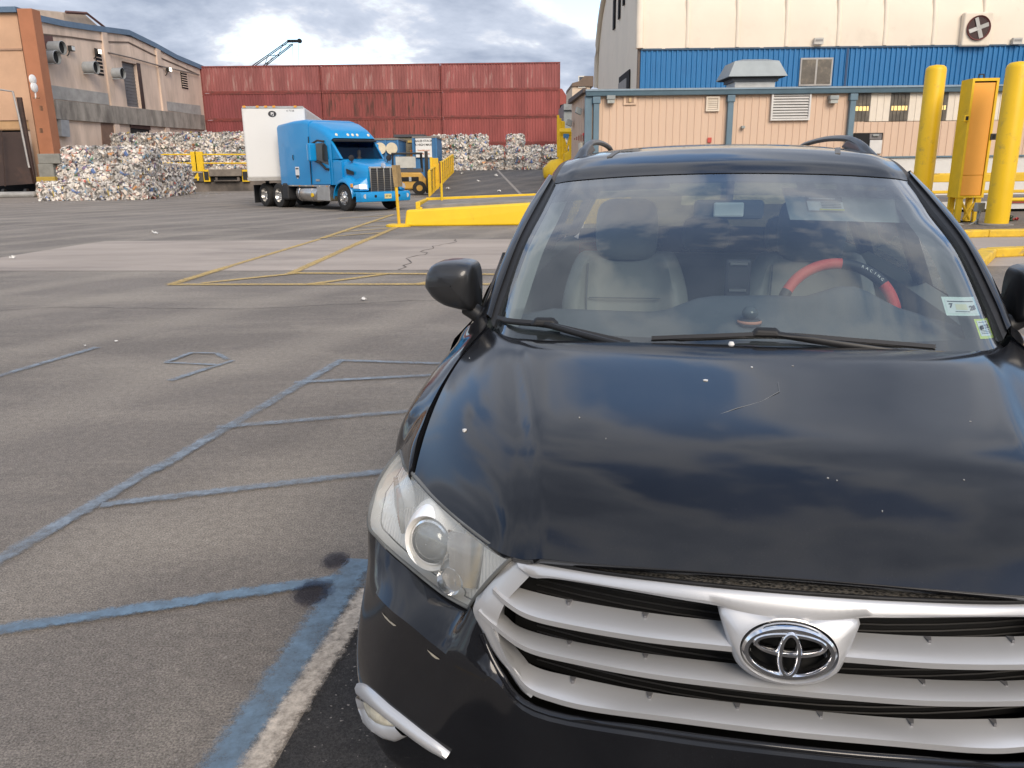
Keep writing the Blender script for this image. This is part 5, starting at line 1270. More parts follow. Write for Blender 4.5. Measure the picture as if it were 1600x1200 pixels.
# hood, fenders, bumper
loft('hood', [sect(-.28, .96, 1.2, 1.98, .30), sect(.2, .90, 1.15, 1.90, .30), sect(.65, .82, 1.1, 1.80, .28), sect(.98, .74, .9, 1.70, .22), sect(1.06, .68, .9, 1.64, .18)], M_tblue, trk)
for s_ in (-1, 1):
    prof_o = []; n = 14
    rows = []
    for k in range(n + 1):
        a_ = math.pi * (1.0 - k / n); r_o = .68
        cx_, cz_ = r_o * math.cos(a_) * 1.02, .56 + r_o * math.sin(a_) * .98
        rows.append([(cx_, s_ * .55, cz_ + .30 * max(0, math.sin(a_)) ** 2), (cx_, s_ * .95, cz_ + .14 * max(0, math.sin(a_)) ** 2), (cx_, s_ * 1.16, cz_ + .02), (cx_ * .985, s_ * 1.22, cz_ - .07), (cx_ * .97, s_ * 1.20, cz_ - .12)])
    MB().grid(rows).build('front_fender', M_tblue, trk, smooth=60)
    # headlight housing in front of the wheel
    hl = MB().hexa([(.62, s_ * .72, .78), (.62, s_ * 1.2, .78), (1.04, s_ * 1.06, .78), (1.18, s_ * .72, .78)], [(.60, s_ * .70, 1.30), (.60, s_ * 1.12, 1.12), (.95, s_ * 1.0, 1.10), (1.06, s_ * .70, 1.30)]).build('fender_nose', M_tblue, trk, bevel=.05, segs=3)
    MB().hexa([(.74, s_ * 1.175, .88), (1.04, s_ * 1.075, .87), (1.17, s_ * .84, .86), (1.10, s_ * .84, .86)], [(.74, s_ * 1.165, .98), (1.0, s_ * 1.06, 1.03), (1.12, s_ * .84, 1.04), (1.05, s_ * .84, 1.04)]).build('headlight', mat('truck_lamp', (.62, .64, .66), .15, .3), trk)
    MB().box(.60, .72, s_ * 1.20 - .02, s_ * 1.20 + .03, .92, 1.06).build('turn_lamp', M_amber, trk, bevel=.01)
    # hood vent, hood mirror
    MB().hexa([(-.02, s_ * .965, 1.62), (.46, s_ * .915, 1.50), (.40, s_ * .905, 1.38), (.02, s_ * .965, 1.42)], [(-.02, s_ * .985, 1.62), (.46, s_ * .935, 1.50), (.40, s_ * .925, 1.38), (.02, s_ * .985, 1.42)]).build('hood_vent', M_frame, trk)
    hm = MB().lathe([(.001, -.04), (.11, -.03), (.12, .03), (.001, .05)], (.25, s_ * .88, 2.02), (1, 0, 0), 16).build('hood_mirror', M_frame, trk, smooth=50); MB().tube([(.22, s_ * .86, 2.0), (.2, s_ * .82, 1.84)], .02, 6).build('arm', M_frame, hm)
    # door, its window, grab trim, main mirror
    dr_ = MB().hexa([(-2.30, s_ * 1.145, 1.02), (-.98, s_ * 1.10, 1.02), (-.98, s_ * 1.10, 1.98), (-2.30, s_ * 1.145, 2.0)], [(-2.30, s_ * 1.165, 1.02), (-.98, s_ * 1.12, 1.02), (-.98, s_ * 1.12, 1.98), (-2.30, s_ * 1.165, 2.0)]).build('door', M_tblue, trk, bevel=.01)
    MB().hexa([(-2.1, s_ * 1.150, 1.98), (-1.05, s_ * 1.115, 1.78), (-1.12, s_ * 1.105, 2.50), (-1.30, s_ * 1.105, 2.62), (-2.1, s_ * 1.135, 2.62)], [(-2.1, s_ * 1.172, 1.98), (-1.05, s_ * 1.137, 1.78), (-1.12, s_ * 1.127, 2.50), (-1.30, s_ * 1.127, 2.62), (-2.1, s_ * 1.157, 2.62)]).build('window', mat('cab_side_glass', (.045, .045, .04), .08), dr_)
    MB().tube([(-2.0, s_ * 1.18, 1.96), (-1.6, s_ * 1.19, 1.86), (-1.2, s_ * 1.17, 1.62), (-1.02, s_ * 1.14, 1.60)], .05, 6).build('grab_trim', M_frame, dr_)
    MB().box(-2.05, -1.75, s_ * 1.165 - .01, s_ * 1.165 + .015, 1.14, 1.22).build('badge', M_alu, dr_)
    mr_ = MB().box(-1.75, -1.55, s_ * 1.50 - .17, s_ * 1.50 + .17, 1.92, 2.62).build('mirror', M_tblue, trk, bevel=.06, segs=3); MB().box(-1.77, -1.75, s_ * 1.50 - .14, s_ * 1.50 + .14, 1.98, 2.56).build('mirror_glass', M_chrome, mr_)
    MB().tube([(-1.3, s_ * 1.1, 2.68), (-1.5, s_ * 1.3, 2.72), (-1.65, s_ * 1.46, 2.6)], .045, 6).build('mirror_arm', M_frame, mr_)
# grille with chrome frame and bars
gr_ = bx('grille', M_frame, trk, 1.02, 1.10, -.62, .62, .72, 1.62)
for y in (-.62, -.31, 0, .31, .62): bx('grille_bar', M_chrome, gr_, 1.09, 1.135, y - .022, y + .022, .72, 1.64)
bx('grille_rim', M_chrome, gr_, 1.08, 1.13, -.66, .66, 1.62, 1.69, .01); bx('grille_rim', M_chrome, gr_, 1.08, 1.13, -.66, .66, .68, .725, .01)
for k in range(12): bx('grille_mesh', mat('mesh_grey', (.10, .10, .10), .5, .5), gr_, 1.098, 1.112, -.60, .60, .76 + k * .07, .79 + k * .07)
MB().lathe([(.001, .03), (.10, .02), (.12, 0)], (1.13, 0, 1.72), (1, 0, .3), 16).build('emblem', M_chrome, trk)
bm_ = MB(); rows = []
for y in [-1.22, -1.15, -.9, -.5, 0, .5, .9, 1.15, 1.22]:
    xb = 1.34 - .12 * (abs(y) / 1.2) ** 2 - (.25 if abs(y) > 1.2 else 0); rows.append([(xb - .12, y, .36), (xb - .02, y, .38), (xb, y, .48), (xb, y, .66), (xb - .05, y, .74), (xb - .3, y, .76)])
bm_.grid(rows); bo = bm_.build('bumper', M_tblue, trk, smooth=40)
for s_ in (-1, 1):
    f_ = MB().cyl((1.17, s_ * .98, .58), (1.262, s_ * .98, .58), .085, None, 14).build('fog_lamp', mat('truck_lamp', (.62, .64, .66), .15, .3), trk)
    MB().cyl((1.2, s_ * .55, .58), (1.322, s_ * .55, .58), .055, None, 12).build('tow_hole', M_dark, trk); bx('fog_recess', M_dark, trk, 1.18, 1.27, s_ * .86 - .06, s_ * .86 + .06, .52, .64)
np_ = bx('licence_plate', mat('plate_yellow', (.72, .60, .25), .5), trk, 1.335, 1.352, -.16, .16, .48, .66); lettering('AP 58', .10, M_ink, np_, facing((1.354, 0, .57), (0, 1, 0), (0, 0, 1)))
# chassis, tanks, wheels
for s_ in (-1, 1): bx('frame_rail', M_frame, trk, -7.4, .9, s_ * .43 - .05, s_ * .43 + .05, .72, .98)
bx('deck_plate', M_alu, trk, -5.5, -5.05, -.7, .7, .98, 1.0)
fw = MB().lathe([(.1, 0), (.5, 0), (.5, .06), (.1, .08)], (-6.0, 0, 1.06), (0, 0, 1), 20).build('fifth_wheel', M_frame, trk)
bx('fifth_wheel_base', M_frame, trk, -6.4, -5.6, -.45, .45, .98, 1.06)
for s_ in (-1, 1):
    tk = MB().lathe([(.001, -.85), (.30, -.84), (.34, -.78), (.34, .78), (.30, .84), (.001, .85)], (-2.95, s_ * .86, .64), (1, 0, 0), 24).build('fuel_tank', M_alu, trk, smooth=40)
    for x in (-3.5, -2.5): MB().lathe([(.345, -.03), (.355, -.03), (.355, .03), (.345, .03)], (x, s_ * .86, .64), (1, 0, 0), 24).build('tank_strap', M_chrome, tk)
    MB().cyl((-2.35, s_ * 1.16, .58), (-2.35, s_ * 1.24, .58), .08).build('filler_cap', M_yel, tk)
    bx('step_box', M_alu, trk, -2.05, -1.05, s_ * .90 - .28, s_ * .90 + .28, .36, .94, .03); 
    sk = bx('side_skirt', M_alu, trk, -4.95, -1.0, s_ * 1.15 - .03, s_ * 1.15 + .03, .92, .985, .01)
    for k in range(6): bx('skirt_lamp', M_amber if k % 2 else mat('marker_clear', (.75, .68, .52), .3), sk, -4.0 + k * .55, -3.93 + k * .55, s_ * 1.185 - .01, s_ * 1.185 + .01, .93, .97)
    bx('mud_fender', M_frame, trk, -4.85, -4.4, s_ * .95 - .3, s_ * .95 + .3, .35, 1.06, .08); bx('mud_flap', M_frame, trk, -7.55, -7.5, s_ * .95 - .3, s_ * .95 + .3, .15, .95)
def tyre_prof(r_, w_): return [(r_ * .56, -w_ * .48), (r_ * .90, -w_ * .5), (r_ * .98, -w_ * .42), (r_, -w_ * .25), (r_, w_ * .25), (r_ * .98, w_ * .42), (r_ * .90, w_ * .5), (r_ * .56, w_ * .48)]
def truck_wheel(x, y, s_, front):
    r_ = .52
    w = MB().lathe(tyre_prof(r_, .30), (x, y, r_), (0, 1, 0), 28).build('wheel', M_tyre, trk, smooth=40)
    off_ = s_ * .10
    rim = MB().lathe([(.30, s_ * .145), (.285, s_ * .10), (.25, s_ * (.12 if front else .0)), (.12, s_ * (.16 if front else .0)), (.10, s_ * (.2 if front else .05)), (.001, s_ * (.2 if front else .05))], (x, y, r_), (0, 1, 0), 24).build('rim', M_alu, w, smooth=40)
    for k in range(10):
        a_ = 2 * math.pi * k / 10; c_ = (x + .19 * math.cos(a_), y + s_ * (.13 if front else .0), r_ + .19 * math.sin(a_))
        MB().cyl(c_, (c_[0], c_[1] + s_ * .05, c_[2]), .022, None, 6).build('lug_nut', M_chrome, rim)
        if front and k % 2 == 0:
            d_ = (x + .24 * math.cos(a_ + .3), y + s_ * .126, r_ + .24 * math.sin(a_ + .3)); MB().cyl(d_, (d_[0], d_[1] + s_ * .012, d_[2]), .035, None, 8).build('hand_hole', M_frame, rim)
for s_ in (-1, 1):
    truck_wheel(0, s_ * 1.02, s_, True)
    for x in (-5.35, -6.68): truck_wheel(x, s_ * 1.04, s_, False); truck_wheel(x, s_ * .70, s_, False)
for x, z in ((0, .52), (-5.35, .52), (-6.68, .52)): MB().cyl((x, -.95, z), (x, .95, z), .09).build('axle', M_frame, trk)
# decals on the sleeper side
for s_ in (-1, 1):
    q = [(-3.62, 1.205, 1.72), (-3.30, 1.205, 1.72), (-3.30, 1.205, 1.40), (-3.36, 1.205, 1.28), (-3.46, 1.205, 1.23), (-3.56, 1.205, 1.28), (-3.62, 1.205, 1.40)]
    dc = MB().hexa([(a_, s_ * b_, c_) for a_, b_, c_ in q], [(a_, s_ * (b_ + .008), c_) for a_, b_, c_ in q]).build('decal', M_white, trk)
    bx('decal_band', M_ink, dc, -3.58, -3.34, s_ * 1.215 - .003, s_ * 1.215 + .003, 1.28, 1.38); bx('decal_line', M_ink, dc, -3.58, -3.34, s_ * 1.215 - .003, s_ * 1.215 + .003, 1.62, 1.67)
    MB().tube([(-3.72, s_ * 1.215, 2.0), (-3.72, s_ * 1.23, 2.1), (-3.72, s_ * 1.215, 2.2)], .02, 6).build('handle', M_frame, trk)
    bx('rear_handle', M_frame, trk, -5.07, -5.0, s_ * 1.12 - .03, s_ * 1.12 + .03, 1.75, 2.3)
MB().tube([(-5.05, .0, 1.1), (-5.1, .1, 1.7), (-5.4, .2, 1.3), (-5.6, .2, 1.4)], .035, 6).build('air_hose', M_frame, trk)

# ================================================================== white box trailer, jackknifed behind
M_trl = mat('trailer_white', (0.72, 0.71, 0.68), 0.45, var=.03, scale=.5, dirt=(0.48, 0.46, 0.42), dscale=.5, dlo=.56, dhi=.9)
kp = trk.location + Vector((math.cos(HEAD) * -6.0, math.sin(HEAD) * -6.0, 0))
TY0 = 36.7
ta, tb = aty(383, 220, TY0), aty(478.5, 220, TY0)
TW = tb.x - ta.x; TZ0, TZ1 = aty(430, 282, TY0).z, aty(430, 167, TY0).z
TANG = R(8)
trl = thing('box_trailer', 'plain white box trailer with a small black oval logo, behind the blue tractor', 'trailer', ((ta.x + tb.x) / 2, TY0, 0), TANG)
hw = TW / 2; TL = 13.0
bo_ = MB().box(-hw, hw, 0, TL, TZ0 + .1, TZ1).build('box', M_trl, trl, bevel=.09, segs=3)
bx('bottom_rail', mat('trailer_rail', (.40, .38, .35), .5, .4), trl, -hw - .01, hw + .01, -.012, TL, TZ0, TZ0 + .14)
bx('top_rail', M_alu, trl, -hw + .05, hw - .05, -.015, .06, TZ1 - .06, TZ1 + .03)
for x in (-1.2, -.65, -.3, 0.05, .95): 
    bx('marker_lamp', M_amber, trl, x - .06, x + .06, -.05, .0, TZ1 - .03, TZ1 + .05)
for k in range(12): bx('side_seam', mat('seam_grey', (.5, .49, .47), .5), trl, hw - .002, hw + .006, .6 + k * 1.05, .63 + k * 1.05, TZ0 + .15, TZ1 - .08)
lg = MB().lathe([(.001, -.012), (.13, -.012), (.13, .0), (.001, .0)], (.0, 0, 0), (0, 1, 0), 24); 
lgo = MB().add([((v_[0]) * 1.35, v_[1] - .002, v_[2]) for v_ in lg.v], lg.f).build('logo', M_ink, trl); pz = aty(429, 178, TY0); lgo.location = ((429 - 430.7) / 1250 * TY0, 0, pz.z)
lettering('PJ', .17, M_white, lgo, facing((0, -.018, 0), (1, 0, 0), (0, 0, 1)), bold=.004)
lettering('4 7738', .12, M_ink, trl, facing((.72, -.003, aty(458, 173, TY0).z), (1, 0, 0), (0, 0, 1)))
for s_ in (-1, 1):
    bx('landing_leg', M_frame, trl, s_ * .9 - .08, s_ * .9 + .08, 2.6, 2.76, .25, TZ0); bx('landing_foot', M_frame, trl, s_ * .9 - .16, s_ * .9 + .16, 2.55, 2.8, 0, .25)
    for y in (10.6, 11.9):
        w = MB().lathe(tyre_prof(.52, .5), (s_ * 1.0, y, .52), (1, 0, 0), 24).build('wheel', M_tyre, trl, smooth=40); MB().cyl((s_ * .9, y, .52), (s_ * 1.22, y, .52), .28).build('rim', M_alu, w)
for y in (10.6, 11.9): MB().cyl((-1.0, y, .52), (1.0, y, .52), .08).build('axle', M_frame, trl)
bx('bogie', M_frame, trl, -.7, .7, 10.0, 12.6, .7, TZ0); bx('kingpin_plate', M_frame, trl, -.7, .7, .4, 1.6, 1.13, TZ0)
# ================================================================== the dark car in the foreground (x across, y back from the nose, z up)
YAW, OX, OY = R(10.5), 0.448, 1.133
car = thing('parked_car', 'dark grey-black SUV with silver slatted grille filling the foreground', 'car', (OX, OY, 0), -YAW)
def paint():
    m = bpy.data.materials.new('black_metallic_paint'); m.use_nodes = True
    t = m.node_tree; N = t.nodes; L = t.links.new; b = N['Principled BSDF']
    co = N.new('ShaderNodeTexCoord')
    n1 = N.new('ShaderNodeTexNoise'); n1.inputs['Scale'].default_value = 3.5; n1.inputs['Detail'].default_value = 7; L(co.outputs['Object'], n1.inputs['Vector'])
    n2 = N.new('ShaderNodeTexNoise'); n2.inputs['Scale'].default_value = 420; n2.inputs['Detail'].default_value = 2; L(co.outputs['Object'], n2.inputs['Vector'])
    r = N.new('ShaderNodeValToRGB'); r.color_ramp.elements[0].position = .35; r.color_ramp.elements[0].color = (.0075, .008, .0100, 1); r.color_ramp.elements[1].position = .75; r.color_ramp.elements[1].color = (.017, .0175, .020, 1)
    L(n1.outputs['Fac'], r.inputs[0])
    r2 = N.new('ShaderNodeValToRGB'); r2.color_ramp.elements[0].position = .66; r2.color_ramp.elements[0].color = (0, 0, 0, 1); r2.color_ramp.elements[1].position = .78; r2.color_ramp.elements[1].color = (.35, .35, .35, 1)
    L(n2.outputs['Fac'], r2.inputs[0])
    mx = N.new('ShaderNodeMix'); mx.data_type = 'RGBA'; L(r2.outputs[0], mx.inputs['Factor']); L(r.outputs[0], mx.inputs['A']); mx.inputs['B'].default_value = (.05, .048, .045, 1)
    L(mx.outputs['Result'], b.inputs['Base Color'])
    b.inputs['Metallic'].default_value = 0.0; b.inputs['Roughness'].default_value = .5; b.inputs['Specular IOR Level'].default_value = 0.0
    b.inputs['Coat Weight'].default_value = 1.0; b.inputs['Coat IOR'].default_value = 1.5
    rr = N.new('ShaderNodeMapRange'); rr.inputs[1].default_value = .3; rr.inputs[2].default_value = .8; rr.inputs[3].default_value = .055; rr.inputs[4].default_value = .15; L(n1.outputs['Fac'], rr.inputs[0]); L(rr.outputs[0], b.inputs['Coat Roughness'])
    return m
M_paint = paint()
M_silver = mat('silver_plastic', (0.585, 0.59, 0.60), 0.36, 0.50, var=.03, scale=6, dirt=(.52, .515, .51), dscale=5, dlo=.62, dhi=.9)
M_blackp = mat('black_plastic', (0.014, 0.014, 0.015), 0.45, var=.3, scale=8)
M_seal = mat('black_rubber', (0.008, 0.008, 0.009), 0.6)
M_cavity = mat('cavity_black', (0.004, 0.004, 0.004), 0.9)
M_chr = mat('bright_chrome', (0.92, 0.92, 0.93), 0.13, 1.0, var=.02)
M_wind = glass_mat('windscreen_glass', (.74, .82, .825), 0.0, 2.8, haze=.04, haze_col=(.55, .60, .60))
M_sideglass = glass_mat('side_glass', (.62, .68, .66), 0.0, 1.3)
M_privacy = glass_mat('privacy_glass', (.20, .21, .16), 0.0, 1.3)
M_lens = glass_mat('lamp_lens', (.97, .97, .95), 0.02, 1.0, haze=.27, haze_col=(.80, .82, .78))
def flute_mat():
    m = bpy.data.materials.new('fluted_reflector'); m.use_nodes = True
    t = m.node_tree; N = t.nodes; L = t.links.new; b = N['Principled BSDF']
    b.inputs['Base Color'].default_value = (.95, .94, .92, 1); b.inputs['Metallic'].default_value = .1; b.inputs['Roughness'].default_value = .2
    co = N.new('ShaderNodeTexCoord'); w = N.new('ShaderNodeTexWave'); w.inputs['Scale'].default_value = 34; w.inputs['Distortion'].default_value = .6; w.inputs['Detail'].default_value = 0
    v_ = N.new('ShaderNodeTexVoronoi'); v_.inputs['Scale'].default_value = 55; L(co.outputs['Object'], w.inputs['Vector']); L(co.outputs['Object'], v_.inputs['Vector'])
    ad = N.new('ShaderNodeMath'); ad.operation = 'ADD'; L(w.outputs['Fac'], ad.inputs[0]); L(v_.outputs['Distance'], ad.inputs[1])
    bp = N.new('ShaderNodeBump'); bp.inputs['Strength'].default_value = .3; bp.inputs['Distance'].default_value = .006; L(ad.outputs[0], bp.inputs['Height']); L(bp.outputs[0], b.inputs['Normal'])
    return m
M_flute = flute_mat()
def mirror_net(net): 
    """left half columns (edge..centre) -> full width"""
    return [row + [mirx(p) for p in reversed(row[:-1])] for row in net]
def both(fn):
    """call for the left (as measured) and mirrored right side"""
    fn(lambda p: tuple(p)); fn(mirx)

# ---- hood (columns: edge, shoulder, outside of crease, crease, inside, mid, centre; rows front to rear)
HC = [[(-.778, .463, .934), (-.797, .60, .990), (-.800, .72, 1.036), (-.799, .88, 1.074), (-.787, 1.10, 1.115), (-.765, 1.256, 1.140)],
      [(-.63, .290, .934), (-.655, .42, 1.008), (-.672, .56, 1.052), (-.690, .74, 1.087), (-.705, .98, 1.122), (-.712, 1.165, 1.143)],
      [(-.505, .150, .938), (-.520, .24, 1.000), (-.545, .37, 1.042), (-.585, .58, 1.082), (-.640, .86, 1.116), (-.672, 1.125, 1.142)],
      [(-.462, .128, .943), (-.474, .205, 1.003), (-.498, .33, 1.050), (-.542, .53, 1.092), (-.598, .78, 1.123), (-.642, 1.09, 1.146)],
      [(-.425, .116, .946), (-.432, .192, 1.006), (-.455, .31, 1.051), (-.498, .51, 1.094), (-.552, .76, 1.125), (-.595, 1.075, 1.148)],
      [(-.22, .078, .960), (-.225, .15, 1.014), (-.235, .26, 1.058), (-.26, .46, 1.103), (-.28, .73, 1.132), (-.30, 1.037, 1.151)],
      [(0, .060, .967), (0, .13, 1.020), (0, .24, 1.063), (0, .45, 1.108), (0, .72, 1.137), (0, 1.03, 1.153)]]
net = mirror_net([[HC[c][r_] for c in range(7)] for r_ in range(6)])
# a fair surface is fitted through the measured points so that reflections run cleanly
def yf_(x): return .060 + .28 * x * x + .87 * .018 * math.log1p(math.exp(min(40, (x - .50) / .018)))
def yr_(x): return 1.03 + .06 * x * x + 11 * max(0, x - .5) ** 3
def hw_(t): return .778 + .082 * t - .095 * t * t
def hbasis(s_, t): return [s_ ** (2 * i) * t ** j for i in range(3) for j in range(5)]
HA, HZv = [], []
for c_ in HC:
    for p in c_:
        x = abs(p[0]); t = (p[1] - yf_(x)) / (yr_(x) - yf_(x)); HA.append(hbasis(x / .8, t)); HZv.append(p[2])
HCO = np.linalg.lstsq(np.array(HA), np.array(HZv), rcond=None)[0]
def smst(v): v = min(1, max(0, v)); return v * v * (3 - 2 * v)
def crease_x(t): return interp(t, [(0, .455), (.1, .470), (.3, .510), (.5, .555), (.75, .61), (1, .645)])
hood_grid = []
for r_ in range(47):
    t = r_ / 46; row = []
    for k_ in range(121):
        s_ = -1 + 2 * k_ / 120; x = s_ * hw_(t); ax = abs(x)
        y = yf_(ax) + (yr_(ax) - yf_(ax)) * t
        z = float(np.dot(HCO, hbasis(ax / .8, t))) + .0075 * smst((crease_x(t) + .006 - ax) / .040) * (1 - .6 * t) - .004
        row.append((x, y, z))
    hood_grid.append(row)
front = [tuple(np.array(p) + (0, .020, -.016)) for p in hood_grid[0]]; front2 = [tuple(np.array(p) + (0, .006, -.012)) for p in hood_grid[0]]
rear = [tuple(np.array(p) + (0, -.004, -.020)) for p in hood_grid[-1]]
hood = MB().grid([front, front2] + hood_grid + [rear]).build('hood', M_paint, car, smooth=50)
# flange down the hood sides so the shut line has depth
for sgn in (0, -1):
    e = [row[sgn] for row in hood_grid]; MB().grid([e, [tuple(np.array(p) + ((.012 if sgn == 0 else -.012), 0, -.03)) for p in e]]).build('hood_flange', M_paint, hood, smooth=50)
bx('hood_light_block', M_cavity, car, -.60, .60, .30, 1.0, .55, .90)  # black box added under the hood to block light in the gaps

# ---- mesh strip between hood and grille
GT = [(-.480, .143, .930), (-.443, .130, .924), (-.33, .098, .928), (-.191, .072, .935), (-.091, .063, .937), (0, .060, .938)]
def full(P): return P + [mirx(p) for p in reversed(P[:-1])]
gtop = curve(full(GT), 60)
he = [cr([np.array(p) for p in hood_grid[0][23:98]], i / 60) for i in range(61)]
strip_g = [[tuple(np.array(p) + (0, .020, -.015)) for p in he], [tuple(np.array(a_) * .5 + np.array(b_) * .5 + (0, .022, -.012)) for a_, b_ in zip(he, gtop)], [tuple(np.array(p) + (0, .008, -.004)) for p in gtop]]
def mesh_mat():
    m = bpy.data.materials.new('dusty_mesh'); m.use_nodes = True
    t = m.node_tree; N = t.nodes; L = t.links.new; b = N['Principled BSDF']
    co = N.new('ShaderNodeTexCoord'); v_ = N.new('ShaderNodeTexVoronoi'); v_.inputs['Scale'].default_value = 150; mp = N.new('ShaderNodeMapping'); mp.inputs['Scale'].default_value = (1, 2.0, 2.0)
    L(co.outputs['Object'], mp.inputs[0]); L(mp.outputs[0], v_.inputs['Vector'])
    r = N.new('ShaderNodeValToRGB'); r.color_ramp.elements[0].position = .25; r.color_ramp.elements[0].color = (.015, .015, .015, 1); r.color_ramp.elements[1].position = .6; r.color_ramp.elements[1].color = (.075, .068, .058, 1)
    L(v_.outputs['Distance'], r.inputs[0]); L(r.outputs[0], b.inputs['Base Color']); b.inputs['Roughness'].default_value = .7
    bp = N.new('ShaderNodeBump'); bp.inputs['Strength'].default_value = .9; bp.inputs['Distance'].default_value = .004; L(v_.outputs['Distance'], bp.inputs['Height']); L(bp.outputs[0], b.inputs['Normal'])
    return m
MB().grid(strip_g).build('debris_screen', mesh_mat(), car, smooth=50)
MB().tube([tuple(np.array(p) + (0, .004, .004)) for p in gtop], .004, 6).build('weather_strip', M_seal, car, smooth=60)

# ---- grille
grl = MB().grid([[(x, .15 + .38 * x * x, z) for x in [i * .05 - .5 for i in range(21)]] for z in (.64, .80, .93)]).build('grille', M_cavity, car, smooth=60)
M_fin = mat('radiator_fin', (0.020, 0.019, 0.018), .5)
for k in range(20):
    z = .665 + k * .013
    MB().tube([(x, .135 + .38 * x * x, z) for x in [i * .09 - .45 for i in range(11)]], .0018, 4).build('grille_fin', M_fin, grl)
def gy(x, z): return .03 + .38 * x * x + .25 * max(z - .82, 0)
def fan(P, n): return curve(full(P), n)
# top bar: top edge -> rounded front -> under edge
OP = [(-.468, .905), (-.443, .897), (-.404, .905), (-.293, .911), (-.18, .911), (-.112, .909)]
def bar_pts(tab, y_off, dz=0): return [(x, gy(x, z) + y_off, z + dz) for x, z in tab]
OPF = OP + [(-.085, .900), (-.05, .893), (0, .890)]
nT = 80
tbA = curve(full(GT), nT); tbB = curve(full([(x, gy(x, z), z) for x, z in OPF]), nT)
def arc_resample(P, n):
    Q = [np.array(p) for p in P]; L_ = np.concatenate([[0], np.cumsum([np.linalg.norm(Q[i + 1] - Q[i]) for i in range(len(Q) - 1)])]); L_ /= L_[-1]
    return [tuple(np.array([np.interp(t_, L_, [q[k] for q in Q]) for k in range(3)])) for t_ in np.linspace(0, 1, n + 1)]
tbA, tbB = arc_resample(tbA, nT), arc_resample(tbB, nT)
rows = [[tuple(np.array(p) + (0, .012, .004)) for p in tbA], tbA, [tuple(np.array(a_) * .75 + np.array(b_) * .25 + (0, -.005, 0)) for a_, b_ in zip(tbA, tbB)], [tuple(np.array(a_) * .3 + np.array(b_) * .7 + (0, -.006, 0)) for a_, b_ in zip(tbA, tbB)], tbB, [tuple(np.array(p) + (0, .03, .004)) for p in tbB]]
MB().grid(rows).build('grille_top_bar', M_silver, grl, smooth=45)

# side bars
def sidebar(f):
    O_ = [(-.480, .930), (-.506, .893), (-.531, .858), (-.552, .826), (-.569, .798), (-.556, .762), (-.539, .732), (-.518, .708), (-.498, .690), (-.470, .655), (-.45, .645)]
    I_ = [(-.452, .895), (-.474, .868), (-.494, .842), (-.508, .812), (-.515, .785), (-.512, .758), (-.503, .732), (-.490, .712), (-.472, .695), (-.452, .672), (-.44, .660)]
    n = 40
    A = curve([(x, gy(x, z) + .010, z) for x, z in O_], n); B = curve([(x, gy(x, z) + .004, z) for x, z in I_], n)
    rows = [[tuple(np.array(p) + (-.002, .03, 0)) for p in A], A, [tuple(np.array(a_) * .6 + np.array(b_) * .4 + (0, -.006, 0)) for a_, b_ in zip(A, B)], B, [tuple(np.array(p) + (.004, .05, 0)) for p in B]]
    MB().grid([[f(p) for p in row] for row in rows]).build('grille_side_bar', M_silver, grl, smooth=45)
both(sidebar)
# slats: rear-top edge, crest, front lip, underside
def slat(top, bot, name, f, n=48, lip=.011, mirror=False):
    T = [(x, gy(x, z) + .05, z) for x, z in top]; B = [(x, gy(x, z), z) for x, z in bot]
    if mirror: T = full(T); B = full(B); n *= 2
    A, Bc = curve(T, n), curve(B, n)
    crest = [tuple(np.array(p) + (0, -.001, lip)) for p in Bc]
    midr = [tuple(np.array(a_) * .45 + np.array(c_) * .55 + (0, .002, .004)) for a_, c_ in zip(A, crest)]
    q1 = [tuple(np.array(a_) * .15 + np.array(c_) * .85 + (0, .000, .0025)) for a_, c_ in zip(A, crest)]
    rows = [[tuple(np.array(p) + (0, .006, -.010)) for p in A], A, midr, q1, crest, Bc, [tuple(np.array(p) + (0, .045, .004)) for p in Bc]]
    return MB().grid([[f(p) for p in row] for row in rows]).build(name, M_silver, grl, smooth=35)
S1T = [(-.500, .853), (-.473, .846), (-.377, .848), (-.236, .854), (-.108, .859), (-.07, .86)]; S1B = [(-.524, .847), (-.493, .831), (-.448, .820), (-.37, .822), (-.234, .829), (-.09, .836), (-.06, .836)]
both(lambda f: slat(S1T, S1B, 'grille_slat', f))
S2T = [(-.530, .797), (-.505, .779), (-.469, .764), (-.375, .766), (-.233, .776), (-.07, .784), (0, .786)]; S2B = [(-.554, .795), (-.522, .776), (-.456, .750), (-.362, .753), (-.225, .760), (-.08, .767), (0, .768)]
slat(S2T, S2B, 'grille_slat', lambda p: p, mirror=True)
S3T = [(-.512, .745), (-.494, .708), (-.444, .687), (-.367, .690), (-.223, .697), (-.07, .705), (0, .707)]; S3B = [(-.526, .769), (-.492, .705), (-.453, .664), (-.40, .658), (-.324, .663), (-.181, .680), (0, .686)]
slat(S3T, S3B, 'grille_slat', lambda p: p, lip=.012, mirror=True)
# clip notches in the slats
M_notch = mat('notch_grey', (0.20, 0.20, 0.21), .5, .2)
def notch(x, z):
    y = gy(x, z) + .050
    MB().hexa([(x - .006, y - .002, z - .004), (x + .006, y - .002, z - .004), (x + .002, y - .017, z - .004), (x - .002, y - .017, z - .004)], [(x - .006, y - .002, z + .0012), (x + .006, y - .002, z + .0012), (x + .002, y - .017, z + .0030), (x - .002, y - .017, z + .0030)]).build('slat_clip', M_notch, grl)
for x in (-.377, -.236): notch(x, .8490 + .0005 * (x > -.3) * 10); notch(-x, .8490 + .0005 * (x > -.3) * 10)
for x, z in ((-.375, .7665), (-.233, .7765)): notch(x, z); notch(-x, z)
for x, z in ((-.367, .6905), (-.223, .6975), (-.07, .7055)): notch(x, z); notch(-x, z)
